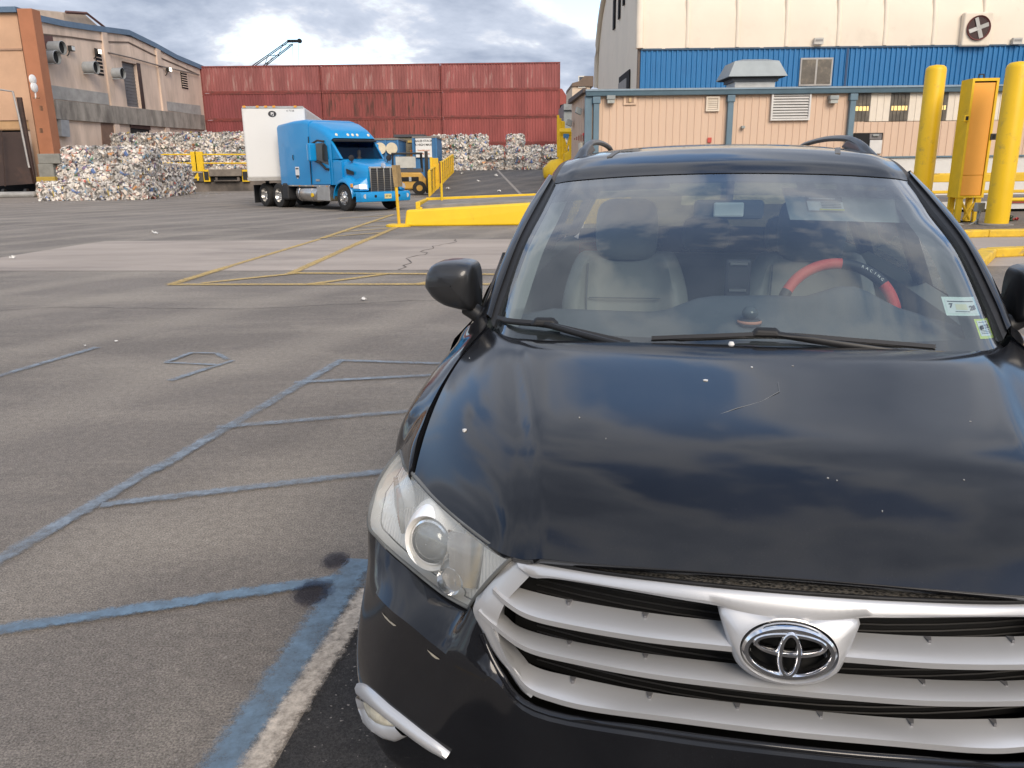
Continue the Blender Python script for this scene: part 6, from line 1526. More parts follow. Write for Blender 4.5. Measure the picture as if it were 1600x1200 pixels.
# centre shield round the emblem
EZ, EX = .852, 0.0
def ell(rx, rz, y_off, n=64, cz=EZ): return [(rx * math.cos(2 * math.pi * k / n), gy(rx * math.cos(2 * math.pi * k / n), cz + rz * math.sin(2 * math.pi * k / n)) + y_off, cz + rz * math.sin(2 * math.pi * k / n)) for k in range(n + 1)]
SHO = [(0, .906), (.05, .908), (.098, .909), (.112, .902), (.108, .885), (.100, .862), (.092, .842), (.080, .818), (.058, .800), (.03, .790), (0, .787)]
def shield(y_off, grow=0.0, n=64):
    P = arc_resample(curve([(x, 0, z) for x, z in SHO], 80), n // 2)
    half = [(p[0] * (1 + grow / .1), p[2] + (p[2] - EZ) * grow / .07) for p in P]
    loop = list(reversed(half)) + [(-x, z) for x, z in half[1:]]       # bottom -> right -> top -> left -> bottom
    q = n // 4
    loop = loop[:-1]; loop = loop[q:] + loop[:q]                         # start at the right hand side
    loop.append(loop[0])
    return [(x, gy(x, z) + y_off, z) for x, z in loop]
sh_rows = [shield(.045, .004), shield(.002, .001), shield(-.0065, -.006), ell(.082, .0555, -.012), ell(.0785, .0525, -.013), ell(.0775, .0515, -.004), ell(.0765, .0505, .022)]
shd = MB().grid(sh_rows).build('emblem_shield', M_silver, grl, smooth=50)
MB().poly(ell(.0772, .0512, .020)[:-1]).build('emblem_recess', M_cavity, shd)
# emblem: three overlapping chrome ovals
def oval_band(cx_, cz_, rx, rz, wx, wz, y_off, name, n=64):
    P = []
    for (ox, oz, dy) in ((0, 0, .010), (0, 0, -.004), (.28, .28, -.008), (.75, .75, -.008), (1, 1, -.003), (1, 1, .010)):
        P.append([(cx_ + (rx - wx * ox) * math.cos(2 * math.pi * k / n), gy(cx_ + rx * math.cos(2 * math.pi * k / n), EZ) + y_off + dy, cz_ + (rz - wz * oz) * math.sin(2 * math.pi * k / n)) for k in range(n + 1)])
    return MB().grid(P).build(name, M_chr, emb, smooth=40)
emb = bpy.data.objects.new('emblem', None); COL.objects.link(emb); emb.parent = shd
oval_band(0, EZ, .0758, .0502, .0140, .0115, -.010, 'outer_oval')
oval_band(0, EZ + .0170, .0600, .0240, .0115, .0105, -.012, 'cross_oval')
oval_band(0, EZ - .0010, .0205, .0430, .0110, .0100, -.014, 'upright_oval')

# ---- bumper (columns from centre out; rows top to bottom)
BC = [[(0, .026, .668), (0, .012, .661), (0, .014, .57), (0, .026, .45), (0, .06, .33), (0, .17, .25)],
      [(-.2, .038, .663), (-.2, .024, .655), (-.2, .026, .57), (-.2, .038, .45), (-.2, .07, .33), (-.2, .18, .25)],
      [(-.43, .092, .640), (-.432, .078, .632), (-.435, .080, .56), (-.435, .090, .45), (-.43, .12, .33), (-.42, .22, .25)],
      [(-.512, .128, .692), (-.520, .112, .680), (-.523, .112, .57), (-.522, .120, .45), (-.517, .15, .33), (-.50, .22, .25)],
      [(-.572, .170, .790), (-.600, .138, .695), (-.602, .138, .57), (-.600, .148, .45), (-.592, .178, .33), (-.58, .25, .25)],
      [(-.602, .232, .752), (-.652, .168, .704), (-.658, .164, .57), (-.662, .164, .45), (-.650, .195, .33), (-.63, .27, .25)],
      [(-.70, .325, .745), (-.722, .220, .714), (-.732, .206, .57), (-.738, .196, .45), (-.722, .225, .33), (-.69, .31, .25)],
      [(-.762, .374, .750), (-.777, .270, .711), (-.798, .252, .57), (-.812, .241, .45), (-.798, .262, .33), (-.74, .35, .25)],
      [(-.822, .425, .755), (-.838, .345, .702), (-.862, .326, .57), (-.873, .315, .45), (-.860, .335, .34), (-.79, .41, .25)],
      [(-.877, .475, .768), (-.888, .430, .695), (-.912, .405, .57), (-.918, .395, .45), (-.902, .408, .35), (-.83, .47, .25)],
      [(-.920, .525, .783), (-.922, .520, .690), (-.934, .505, .57), (-.934, .495, .45), (-.895, .505, .33), (-.86, .53, .25)],
      [(-.934, .60, .800), (-.936, .600, .690), (-.938, .570, .57), (-.928, .555, .45), (-.90, .55, .33), (-.87, .55, .25)]]
def crease_surf(cols, r_split, nu, nv):
    """loft whose row r_split stays a hard crease"""
    up = surf([[c[r_] for c in cols] for r_ in range(r_split + 1)], 4, nv); dn = surf([[c[r_] for c in cols] for r_ in range(r_split, len(cols[0]))], nu, nv)
    return up, dn
cols = list(reversed([[mirx(p) for p in c] for c in BC[1:]])) + BC
bu, bd_ = crease_surf(cols, 1, 26, 130)
bump = MB().grid(bu + bd_[1:]).build('front_bumper', M_paint, car, smooth=32)
MB().tube([tuple(np.array(p) + (0, -.002, .001)) for p in bu[0][44:87]], .006, 6).build('grille_lower_trim', M_paint, bump, smooth=60)
for k, (x, z) in enumerate([(0, .33)]):
    MB().grid([[(x_, .020 + .35 * x_ * x_, z_) for x_ in [i * .05 - .45 for i in range(19)]] for z_ in (.29, .40)]).build('lower_intake', M_cavity, bump)

# ---- fog lamp pods
from mathutils.bvhtree import BVHTree
bvh = BVHTree.FromPolygons([tuple(v.co) for v in bump.data.vertices], [tuple(p.vertices) for p in bump.data.polygons])
rot_c = Matrix.Rotation(YAW, 3, 'Z')
cam_c = rot_c @ (CAMP - Vector((OX, OY, 0)))
def on_bumper(u, v):
    """point and outward normal on the bumper skin"""
    for k_ in range(40):
        d = rot_c @ ray(u + k_, v); h = bvh.ray_cast(cam_c, d)
        if h[0] is not None:
            n_ = h[1] if h[1].dot(d) < 0 else -h[1]
            return np.array(h[0]), np.array(n_)
    raise RuntimeError('off the bumper')
def skin(A_, B_, n, rows):
    """strip of bumper skin between two outlines; rows = (share, lift)"""
    A2 = arc_resample([(p[0], p[1], 0) for p in A_], n); B2 = arc_resample([(p[0], p[1], 0) for p in B_], n); out = []
    for w_, lift in rows:
        row = []
        for p, q in zip(A2, B2):
            c, nn = on_bumper(p[0] * (1 - w_) + q[0] * w_, p[1] * (1 - w_) + q[1] * w_); row.append(tuple(c + nn * lift))
        out.append(row)
    return out
F_up = [(561, 1066), (570, 1067), (586, 1080), (609.5, 1101), (633, 1119.6), (661, 1142), (689, 1163), (703.8, 1175)]
F_bl = [(565, 1087), (571, 1095), (586, 1107), (605, 1122), (619, 1133), (640, 1149), (655, 1160), (675, 1172), (697, 1182)]
F_la = [(571, 1096), (571, 1108), (577, 1119), (588, 1128), (602, 1133), (618, 1133)]
F_lo = [(560, 1084), (560, 1102), (568, 1122), (583, 1140), (602, 1153), (622, 1158), (641, 1149)]
F_le = [(571, 1096), (580, 1103), (592, 1112.5), (605, 1122), (618, 1132)]
fog_parts = [('fog_bezel_blade', skin(F_up, F_bl, 30, ((0, -.004), (.06, .006), (.35, .013), (.75, .012), (.95, .006), (1, -.003))), M_silver),
             ('fog_ring', skin(F_la, F_lo, 30, ((0, .001), (.12, .007), (.4, .010), (.7, .012), (.92, .007), (1, -.004))), M_silver),
             ('fog_glass', skin(F_le, F_la, 20, ((0, .003), (.3, .006), (.7, .006), (1, .003))), mat('fog_lens', (.62, .58, .46), .08, .15, var=.3, scale=40))]
def fogpod(f):
    pod = None
    for nm, G_, m_ in fog_parts:
        o = MB().grid([[f(p) for p in r_] for r_ in G_]).build('fog_lamp' if pod is None else nm, m_, car if pod is None else pod, smooth=50)
        pod = pod or o
both(fogpod)

# ---- fenders and body sides
def side_sec(y):
    he_ = interp(y, [(.46, (0))]) if False else None
    ex = interp(y, [(.463, -.778), (.60, -.797), (.72, -.800), (.88, -.799), (1.10, -.787), (1.256, -.765)]); ez = interp(y, [(.463, .934), (.60, .990), (.72, 1.036), (.88, 1.074), (1.10, 1.115), (1.256, 1.140)])
    return ex, ez
FY = [.70, .76, .84, .94, 1.06, 1.18, 1.30, 1.42]
def fender(f):
    rows = []
    for y in [.475, .53, .60, .66, .705, .76, .84, .94, 1.06, 1.18, 1.27, 1.374]:
        ex, ez = side_sec(y); ex -= .0075; ez -= .004
        if y > 1.256: k_ = (y - 1.256) / .10; ex = -.772 - .006 * k_ * 2; ez = 1.137 + .022 * k_
        if y <= .705:     # narrow strip between hood and lamp
            tip = interp(y, [(.475, -.789), (.54, -.822), (.62, -.856), (.705, -.890)]); tz = interp(y, [(.475, .928), (.54, .926), (.62, .921), (.705, .911)])
            rows.append([(ex + .016, y, ez - .045), (ex, y, ez - .006), (ex - .003, y, ez), (ex * .7 + tip * .3 - .004, y, ez * .7 + tz * .3 + .008), (ex * .3 + tip * .7 - .003, y, ez * .3 + tz * .7 + .006), (tip + .003, y, tz + .003), (tip + .012, y, tz - .05), (tip + .02, y, tz - .1)])
        else:
            sx = interp(y, [(.70, -.915), (.84, -.93), (1.06, -.935), (1.36, -.928)]); sz = interp(y, [(.70, .905), (.84, .93), (1.06, .955), (1.36, .985)])
            rows.append([(ex + .016, y, ez - .045), (ex, y, ez - .006), (ex - .003, y, ez), (ex * .66 + sx * .34, y, ez * .82 + sz * .18 + .004), (ex * .33 + sx * .67, y, ez * .55 + sz * .45 + .008), (sx + .006, y, sz + .004), (sx - .006, y, sz - .10), (sx - .012, y, max(.60, sz - .25))])
    g_ = surf(rows, 40, 28)
    MB().grid([[f(p) for p in row] for row in g_]).build('front_fender', M_paint, car, smooth=45)
both(fender)
both(lambda f: MB().hexa([f(p) for p in ((-.938, 1.345, .30), (-.944, 1.374, .30), (-.944, 1.374, .76), (-.940, 1.30, .76), (-.938, 1.325, .55))], [f(p) for p in ((-.90, 1.345, .30), (-.90, 1.374, .30), (-.90, 1.374, .76), (-.90, 1.30, .76), (-.90, 1.325, .55))]).build('fender_lower', M_paint, car))
def bodyside(f):
    ys_b = [1.37, 1.8, 2.3, 2.9, 3.5, 4.0, 4.35, 4.60]
    rows = []
    for y in ys_b:
        w = interp(y, [(1.37, .940), (2.3, .952), (3.5, .950), (4.35, .915), (4.60, .86)]); bz = interp(y, [(1.37, 1.045), (2.3, 1.085), (3.5, 1.12), (4.6, 1.15)])
        rows.append([(-w + .035, y, bz + .03), (-w + .022, y, bz), (-w + .005, y, bz - .07), (-w - .0, y, .80), (-w + .01, y, .55), (-w + .03, y, .34), (-w + .09, y, .27)])
    g_ = surf(rows, 30, 16)
    o = MB().grid([[f(p) for p in row] for row in g_]).build('body_side', M_paint, car, smooth=45)
    for y in (2.45, 3.45):
        w = interp(y, [(1.37, .940), (2.3, .952), (3.5, .950), (4.35, .915)]); bx_ = [f((-w - .0015, y - .004, .40)), f((-w - .0015, y + .004, .40)), f((-w - .0015, y + .004, .95)), f((-w - .0015, y - .004, .95))]
        MB().quad(*bx_).build('door_gap', M_seal, o)
    for y in (2.15, 3.2): MB().tube([f((-.955, y, .93)), f((-.985, y + .04, .935)), f((-.985, y + .16, .94)), f((-.955, y + .2, .94))], .012, 8).build('door_handle', M_paint, o)
both(bodyside)
# wheel arches and wheels
for s_ in (-1, 1):
    for y, nm in ((.965, 'f'), (3.755, 'r')):
        MB().lathe([(.40, -.16), (.40, .005), (.36, .012), (.30, .012)], (s_ * .925, y, .375), (s_, 0, 0), 28).build('wheel_well', M_cavity, car, smooth=40)
        w = MB().lathe(tyre_prof(.365, .245), (s_ * .815, y, .366), (1, 0, 0), 32).build('wheel', M_tyre, car, smooth=40)
        rim = MB().lathe([(.235, s_ * .11), (.225, s_ * .06), (.06, s_ * .075), (.05, s_ * .10), (.001, s_ * .10)], (s_ * .815, y, .366), (1, 0, 0), 28).build('rim', M_alu, w, smooth=40)
        for k in range(5):
            a_ = 2 * math.pi * k / 5; MB().hexa([(s_ * .90, y + .05 * math.cos(a_) - .03 * math.sin(a_), .366 + .05 * math.sin(a_) + .03 * math.cos(a_)), (s_ * .90, y + .05 * math.cos(a_) + .03 * math.sin(a_), .366 + .05 * math.sin(a_) - .03 * math.cos(a_)), (s_ * .92, y + .225 * math.cos(a_) + .04 * math.sin(a_), .366 + .225 * math.sin(a_) - .04 * math.cos(a_)), (s_ * .92, y + .225 * math.cos(a_) - .04 * math.sin(a_), .366 + .225 * math.sin(a_) + .04 * math.cos(a_))],
                [(s_ * .92, y + .05 * math.cos(a_) - .02 * math.sin(a_), .366 + .05 * math.sin(a_) + .02 * math.cos(a_)), (s_ * .92, y + .05 * math.cos(a_) + .02 * math.sin(a_), .366 + .05 * math.sin(a_) - .02 * math.cos(a_)), (s_ * .935, y + .22 * math.cos(a_) + .03 * math.sin(a_), .366 + .22 * math.sin(a_) - .03 * math.cos(a_)), (s_ * .935, y + .22 * math.cos(a_) - .03 * math.sin(a_), .366 + .22 * math.sin(a_) + .03 * math.cos(a_))]).build('spoke', M_alu, rim)
bx('underbody', M_cavity, car, -.80, .80, .35, 4.55, .24, .52)

# ---- headlamps
HT = [(-.484, .133, .936), (-.545, .206, .931), (-.63, .294, .929), (-.705, .370, .929), (-.785, .471, .928), (-.822, .545, .926), (-.856, .625, .921), (-.890, .708, .911)]
HB = [(-.594, .222, .760), (-.65, .270, .753), (-.705, .322, .751), (-.76, .371, .755), (-.82, .425, .760), (-.876, .473, .772), (-.917, .520, .786), (-.929, .600, .832)]
HT = [(x, yf_(-x) + .005, float(np.dot(HCO, hbasis(-x / .8, 0))) - .007 + (.004 if k_ else 0)) if k_ < 5 else (x, y, z) for k_, (x, y, z) in enumerate(HT)]
HMo = [.010, .022, .030, .034, .036, .036, .030, .012]
def headlamp(f):
    def net_(push, inset=0.0):
        rows = [[], [], [], [], []]
        for k, (t_, b_) in enumerate(zip(HT, HB)):
            t_, b_ = np.array(t_), np.array(b_); n_ = np.array((-.70, -.70, .12))
            for r_, w_ in enumerate((0, .25, .5, .75, 1)):
                bul = HMo[k] * (1 - (2 * w_ - 1) ** 2) * push
                rows[r_].append(tuple(t_ * (1 - w_) + b_ * w_ + n_ * (bul - inset)))
        return rows
    lamp = MB().grid([[f(p) for p in r_] for r_ in surf(net_(1.0), 16, 48)]).build('headlamp', M_lens, car, smooth=60)
    M_bowl = mat('lamp_bowl', (.93, .92, .90), .22, .1, var=.06, scale=14)
    back = surf(net_(-.2, .034), 12, 40); edge = surf(net_(1.0), 12, 40)
    ring = lambda G_: G_[0] + [r_[-1] for r_ in G_[1:]] + list(reversed(G_[-1][:-1])) + [r_[0] for r_ in reversed(G_[:-1])]
    MB().grid([[f(tuple(np.array(p) + (.002, .004, 0))) for p in r_] for r_ in back]).build('lamp_bowl', M_flute, lamp, smooth=60)
    MB().grid([[f(p) for p in ring(edge)], [f(p) for p in ring(back)]]).build('lamp_wall', mat('lamp_wall', (.85, .84, .81), .35, .2), lamp, smooth=40)
    MB().tube([f(tuple(np.array(p) + (.001, .002, .001))) for p in ring(edge)], .0045, 6, True).build('lamp_seal', mat('lamp_edge', (.16, .16, .15), .5), lamp, smooth=60)
    ax_ = np.array((-.30, -.93, .12)); ax_ /= np.linalg.norm(ax_)
    # projector with its ring, outer turn reflector, inner faceted high beam
    c = np.array((-.702, .338, .845))
    L_ = lambda prof, cc, m, nm, n=36: MB().lathe(prof, f(tuple(cc)), f(tuple(ax_)) if f((1, 0, 0))[0] > 0 else (-ax_[0], ax_[1], ax_[2]), n).build(nm, m, lamp, smooth=50)
    L_([(.090, -.050), (.074, -.012), (.064, .008), (.061, .012), (.057, .008), (.050, -.012)], c, M_bowl, 'projector_bezel')
    L_([(.0505, -.014), (.0505, .004), (.046, .006), (.0455, -.006)], c, M_chr, 'projector_ring')
    L_([(.046, -.012), (.042, .004), (.030, .014), (.015, .019), (.001, .020)], c, mat('projector_lens', (.16, .17, .18), .04, .55, var=.3, scale=18), 'projector_lens')
    c2 = np.array((-.590, .245, .868))
    rows = []
    for k in range(15):
        a_ = -1.1 + 2.2 * k / 14; r_ = .062 + (.006 if k % 2 else 0)
        rows.append([f(tuple(c2 + np.array((math.sin(a_) * r_, .030 - math.cos(a_) * .030 + .018, h_)))) for h_ in (-.085, -.045, 0, .040)])
    MB().grid(rows).build('high_beam_reflector', M_chr, lamp, smooth=10)
    L_([(.016, -.02), (.014, .0), (.001, .004)], c2 + np.array((0, .03, -.02)), mat('bulb_tint', (.55, .42, .28), .2), 'bulb', 16)
    for k in range(9):
        c3 = np.array((-.818 - .006 * k, .445 + .013 * k, .852 + .002 * k)); p0, p1 = c3 + np.array((.012, .012, -.05)), c3 + np.array((.012, .012, .03))
        MB().tube([f(tuple(p0)), f(tuple(p1))], .0055, 6).build('reflector_flute', mat('flute_amber' if k in (2, 3, 4) else 'flute_clear', (.52, .30, .20) if k in (2, 3, 4) else (.55, .53, .49), .25, .55), lamp)
    c4 = np.array((-.645, .275, .790)); L_([(.045, -.03), (.036, -.008), (.030, .004), (.026, -.01), (.001, -.012)], c4, M_chr, 'park_lamp', 24)
both(headlamp)

# ---- windscreen
WS = [[(-.748, 1.283, 1.130), (-.66, 1.168, 1.124), (-.40, 1.084, 1.120), (0, 1.055, 1.120)],
      [(-.731, 1.372, 1.212), (-.64, 1.292, 1.212), (-.385, 1.222, 1.214), (0, 1.198, 1.215)],
      [(-.703, 1.580, 1.362), (-.61, 1.525, 1.370), (-.36, 1.478, 1.380), (0, 1.462, 1.384)],
      [(-.672, 1.815, 1.471), (-.58, 1.770, 1.482), (-.345, 1.722, 1.496), (0, 1.705, 1.502)],
      [(-.650, 2.030, 1.563), (-.56, 1.985, 1.575), (-.33, 1.945, 1.590), (0, 1.930, 1.597)]]
wg = surf(mirror_net(WS), 40, 60)
wscr = MB().grid(wg).build('windscreen', M_wind, car, smooth=60)
def inside(p, d=.006): return tuple(np.array(p) + (0, d * .55, -d))
fr = MB()
G2 = [[inside(p) for p in r_] for r_ in wg]
ni, nj = len(G2), len(G2[0])
for i in range(ni - 1):
    for j in range(nj - 1):
        if i < 4 or i >= ni - 3 or j < 2 or j >= nj - 2: fr.add([G2[i][j], G2[i][j + 1], G2[i + 1][j + 1], G2[i + 1][j]], [(0, 1, 2, 3)])
fr.build('ceramic_border', mat('ceramic_black', (.010, .011, .013), .35), wscr, smooth=60)
sb_ = MB()
for i in range(ni - 8, ni - 3):
    for j in range(2, nj - 3): sb_.add([G2[i][j], G2[i][j + 1], G2[i + 1][j + 1], G2[i + 1][j]], [(0, 1, 2, 3)])
sb_.build('shade_band', glass_mat('shade_band_tint', (.42, .47, .50), 0.0, .0), wscr, smooth=60)
# cowl
MB().grid([[tuple(np.array(p) + (0, .002, -.035)) for p in hood_grid[-1]], [tuple(np.array(cr([np.array(q) for q in wg[0]], i / 120)) + (0, .01, -.012)) for i in range(121)]]).build('cowl', M_blackp, car, smooth=60)
def wsp(u, v, d=.0):
    """point on the windscreen, u across -1..1, v up 0..1, lifted by d"""
    P = wg; a_ = (u + 1) / 2 * (nj - 1); b_ = v * (ni - 1); i, j = min(int(b_), ni - 2), min(int(a_), nj - 2); fa, fb_ = a_ - j, b_ - i
    q = (np.array(P[i][j]) * (1 - fa) + np.array(P[i][j + 1]) * fa) * (1 - fb_) + (np.array(P[i + 1][j]) * (1 - fa) + np.array(P[i + 1][j + 1]) * fa) * fb_
    return tuple(q + np.array((0, -.45, .89)) * d)
# ---- A pillars, roof rails of the body
GE = [r_[0] for r_ in WS]
GO = [(-.786, 1.355, 1.165), (-.785, 1.47, 1.248), (-.758, 1.66, 1.372), (-.732, 1.92, 1.487), (-.700, 2.25, 1.594)]
def apillar(f):
    n = 30
    ge = curve(GE, n); go = curve(GO, n)
    rows = [[tuple(np.array(p) + (.010, .004, -.012)) for p in ge], [tuple(np.array(p) + (-.002, -.002, .006)) for p in ge], [tuple(np.array(a_) * .70 + np.array(b_) * .30 + (-.004, -.006, .012)) for a_, b_ in zip(ge, go)]]
    MB().grid([[f(p) for p in r_] for r_ in rows]).build('screen_moulding', M_blackp, car, smooth=50)
    rows2 = [rows[2], [tuple(np.array(p) + (0, 0, .010)) for p in rows[2]], [tuple(np.array(a_) * .30 + np.array(b_) * .70 + (-.010, -.006, .016)) for a_, b_ in zip(ge, go)], go, [tuple(np.array(p) + (.012, .05, -.02)) for p in go], [tuple(np.array(p) + (.05, .07, -.03)) for p in go]]
    MB().grid([[f(p) for p in r_] for r_ in surf(rows2, 12, 30)]).build('windscreen_pillar', M_paint, car, smooth=50)
    # inner trim of the pillar, pale
    MB().grid([[f(tuple(np.array(p) + (.012, .02, -.016))) for p in ge], [f(tuple(np.array(p) + (.055, .10, -.03))) for p in ge], [f(tuple(np.array(p) + (.03, .17, -.04))) for p in ge]]).build('pillar_trim', mat('cabin_trim', (.28, .29, .275), .8, var=.05), car, smooth=60)
    # foot of the pillar down to the fender
    foot = [[(-.772, 1.262, 1.136), (-.775, 1.30, 1.150), (-.790, 1.36, 1.170), (-.790, 1.48, 1.245)], [(-.80, 1.262, 1.120), (-.812, 1.32, 1.130), (-.830, 1.40, 1.135), (-.835, 1.52, 1.16)], [(-.86, 1.27, 1.07), (-.875, 1.34, 1.075), (-.885, 1.42, 1.08), (-.89, 1.54, 1.09)], [(-.925, 1.28, .98), (-.93, 1.35, .985), (-.935, 1.43, .99), (-.935, 1.56, 1.0)]]
    MB().grid([[f(p) for p in r_] for r_ in surf(foot, 14, 14)]).build('pillar_foot', M_paint, car, smooth=50)
both(apillar)

# ---- roof
RF = [[(-.652, 2.034, 1.566), (-.56, 1.988, 1.579), (-.33, 1.948, 1.594), (0, 1.933, 1.601)],
      [(-.650, 2.14, 1.605), (-.55, 2.10, 1.626), (-.33, 2.07, 1.643), (0, 2.06, 1.652)],
      [(-.640, 2.34, 1.650), (-.54, 2.32, 1.672), (-.32, 2.31, 1.690), (0, 2.30, 1.698)],
      [(-.628, 2.70, 1.672), (-.53, 2.70, 1.692), (-.32, 2.70, 1.712), (0, 2.70, 1.720)],
      [(-.620, 3.30, 1.672), (-.52, 3.30, 1.692), (-.31, 3.30, 1.710), (0, 3.30, 1.718)],
      [(-.605, 3.95, 1.640), (-.50, 3.95, 1.662), (-.30, 3.95, 1.680), (0, 3.95, 1.688)],
      [(-.58, 4.42, 1.585), (-.48, 4.45, 1.604), (-.28, 4.47, 1.620), (0, 4.48, 1.628)]]
rg_ = surf(mirror_net(RF), 44, 48)
roof = MB().grid([[tuple(np.array(p) + (0, .008, -.014)) for p in rg_[0]]] + rg_).build('roof', M_paint, car, smooth=45)
MB().grid([[tuple(np.array(p) + (0, .01, -.035)) for p in r_] for r_ in rg_]).build('headliner', mat('headliner', (.40, .41, .39), .9, var=.04), car, smooth=60)
def roofside(f):
    n = 40
    e = curve([r_[0] for r_ in RF], n)
    o_ = curve([(-.668, 2.06, 1.560), (-.690, 2.22, 1.590), (-.690, 2.40, 1.622), (-.690, 2.72, 1.640), (-.690, 3.30, 1.640), (-.675, 3.95, 1.605), (-.65, 4.42, 1.545)], n)
    MB().grid([[f(tuple(np.array(p) + (.002, 0, -.010))) for p in e], [f(tuple(np.array(p) + (-.012, 0, -.012))) for p in e], [f(tuple(np.array(p) + (-.022, 0, -.008))) for p in e]]).build('roof_ditch', mat('ditch_strip', (.085, .075, .066), .6), car, smooth=60)
    MB().grid([[f(tuple(np.array(p) + (-.022, 0, -.008))) for p in e], [f(tuple(np.array(p) * .5 + np.array(q) * .5 + (-.006, 0, .004))) for p, q in zip(e, o_)], [f(q) for q in o_], [f(tuple(np.array(q) + (-.020, 0, -.045))) for q in o_]]).build('roof_side', M_paint, car, smooth=50)
both(roofside)
# ---- roof rack rails
def rack(f):
    m_r = mat('rack_grey', (.055, .060, .068), .35, .4)
    pts = [(-.588, 2.36, 1.662), (-.580, 2.46, 1.692), (-.574, 2.58, 1.718), (-.566, 2.75, 1.736), (-.56, 3.2, 1.746), (-.55, 3.7, 1.734), (-.545, 3.95, 1.706), (-.545, 4.05, 1.690)]
    P = curve(pts, 48)
    ht = [interp(i / 48, [(0, .006), (.12, .018), (.3, .014), (.8, .013), (1, .008)]) for i in range(49)]
    rows = []
    for k in range(9):
        a_ = 2 * math.pi * k / 8
        rows.append([f(tuple(np.array(p) + (.016 * math.cos(a_), 0, h_ * math.sin(a_)))) for p, h_ in zip(P, ht)])
    rl = MB().grid(rows).build('roof_rack_rail', m_r, car, smooth=60)
    ft = [(-.618, 2.33, 1.655), (-.560, 2.33, 1.660), (-.548, 2.78, 1.70), (-.60, 2.78, 1.690)]; tp = [(-.602, 2.50, 1.708), (-.568, 2.50, 1.710), (-.556, 2.66, 1.734), (-.586, 2.66, 1.734)]
    MB().hexa([f(p) for p in ft], [f(p) for p in tp]).build('rack_foot', m_r, rl, bevel=.010, segs=2)
    ft = [(-.585, 3.85, 1.645), (-.53, 3.85, 1.652), (-.53, 4.08, 1.635), (-.585, 4.08, 1.63)]; tp = [(-.565, 3.86, 1.72), (-.53, 3.86, 1.72), (-.53, 4.03, 1.70), (-.56, 4.03, 1.70)]
    MB().hexa([f(p) for p in ft], [f(p) for p in tp]).build('rack_foot', M_blackp, rl, bevel=.010, segs=2)
both(rack)
for x in (-.46, .42): MB().hexa([(x, 2.20, 1.662), (x + .02, 2.20, 1.663), (x + .045, 2.34, 1.688), (x + .025, 2.34, 1.687)], [(x, 2.20, 1.668), (x + .02, 2.20, 1.669), (x + .045, 2.34, 1.692), (x + .025, 2.34, 1.691)]).build('roof_clip', mat('clip_grey', (.15, .145, .14), .6), roof)

# ---- side glass, pillars, tailgate
def greenhouse(f):
    bz = lambda y: interp(y, [(1.40, 1.06), (2.3, 1.105), (3.5, 1.14), (4.45, 1.165)]); bxx = lambda y: interp(y, [(1.40, -.900), (2.3, -.925), (3.5, -.925), (4.45, -.86)])
    tz = lambda y: interp(y, [(1.55, 1.20), (1.72, 1.345), (1.96, 1.455), (2.28, 1.545), (2.7, 1.592), (3.3, 1.592), (3.95, 1.558), (4.40, 1.50)]); txx = lambda y: interp(y, [(1.55, -.80), (1.72, -.772), (1.96, -.745), (2.28, -.715), (3.3, -.712), (3.95, -.695), (4.4, -.665)])
    for (ya, yb), (ta, tb) in (((1.62, 2.50), (1.70, 2.42)), ((2.60, 3.52), (2.52, 3.40)), ((3.64, 4.34), (3.52, 4.22))):
        rows = []
        for k in range(9):
            g1, g2 = ya + (yb - ya) * k / 8, ta + (tb - ta) * k / 8; rows.append([f((bxx(g1), g1, bz(g1))), f(((bxx(g1) + txx(g2)) / 2 - .012, (g1 + g2) / 2, (bz(g1) + tz(g2)) / 2)), f((txx(g2), g2, tz(g2)))])
        MB().grid(rows).build('side_window', M_sideglass if ya < 2 else M_privacy, car, smooth=60)
    for (ya, yb), (ta, tb) in (((2.50, 2.60), (2.42, 2.52)), ((3.52, 3.64), (3.40, 3.52)), ((4.34, 4.62), (4.22, 4.46))):
        q = [(bxx(ya), ya, bz(ya)), (bxx(yb), yb, bz(yb)), (txx(tb), tb, tz(tb) + .03), (txx(ta), ta, tz(ta) + .03)]
        MB().hexa([f(tuple(np.array(p) + (-.004, 0, 0))) for p in q], [f(tuple(np.array(p) + (.05, 0, 0))) for p in q]).build('body_pillar', M_blackp, car)
    MB().hexa([f(p) for p in ((-.905, 1.42, 1.05), (-.89, 1.62, 1.07), (-.80, 1.70, 1.33), (-.79, 1.55, 1.22))], [f(p) for p in ((-.88, 1.42, 1.05), (-.865, 1.62, 1.07), (-.78, 1.70, 1.33), (-.77, 1.55, 1.22))]).build('mirror_sail', M_blackp, car)
    MB().grid([[f((bxx(y) + .03, y, bz(y) + .02)), f((bxx(y) + .09, y, bz(y) - .01)), f((bxx(y) + .10, y, .55))] for y in (1.45, 2.0, 2.5, 3.0, 3.5, 4.3)]).build('door_trim', mat('cabin_trim', (.28, .29, .275), .8, var=.05), car, smooth=40)
both(greenhouse)
MB().grid(surf([[(-.66, 4.42, 1.55), (-.3, 4.47, 1.60), (0, 4.48, 1.61), (.3, 4.47, 1.60), (.66, 4.42, 1.55)], [(-.78, 4.60, 1.20), (-.4, 4.66, 1.20), (0, 4.68, 1.20), (.4, 4.66, 1.20), (.78, 4.60, 1.20)]], 6, 16)).build('rear_window', glass_mat('rear_glass', (.25, .245, .15), 0.0, 1.3), car, smooth=60)
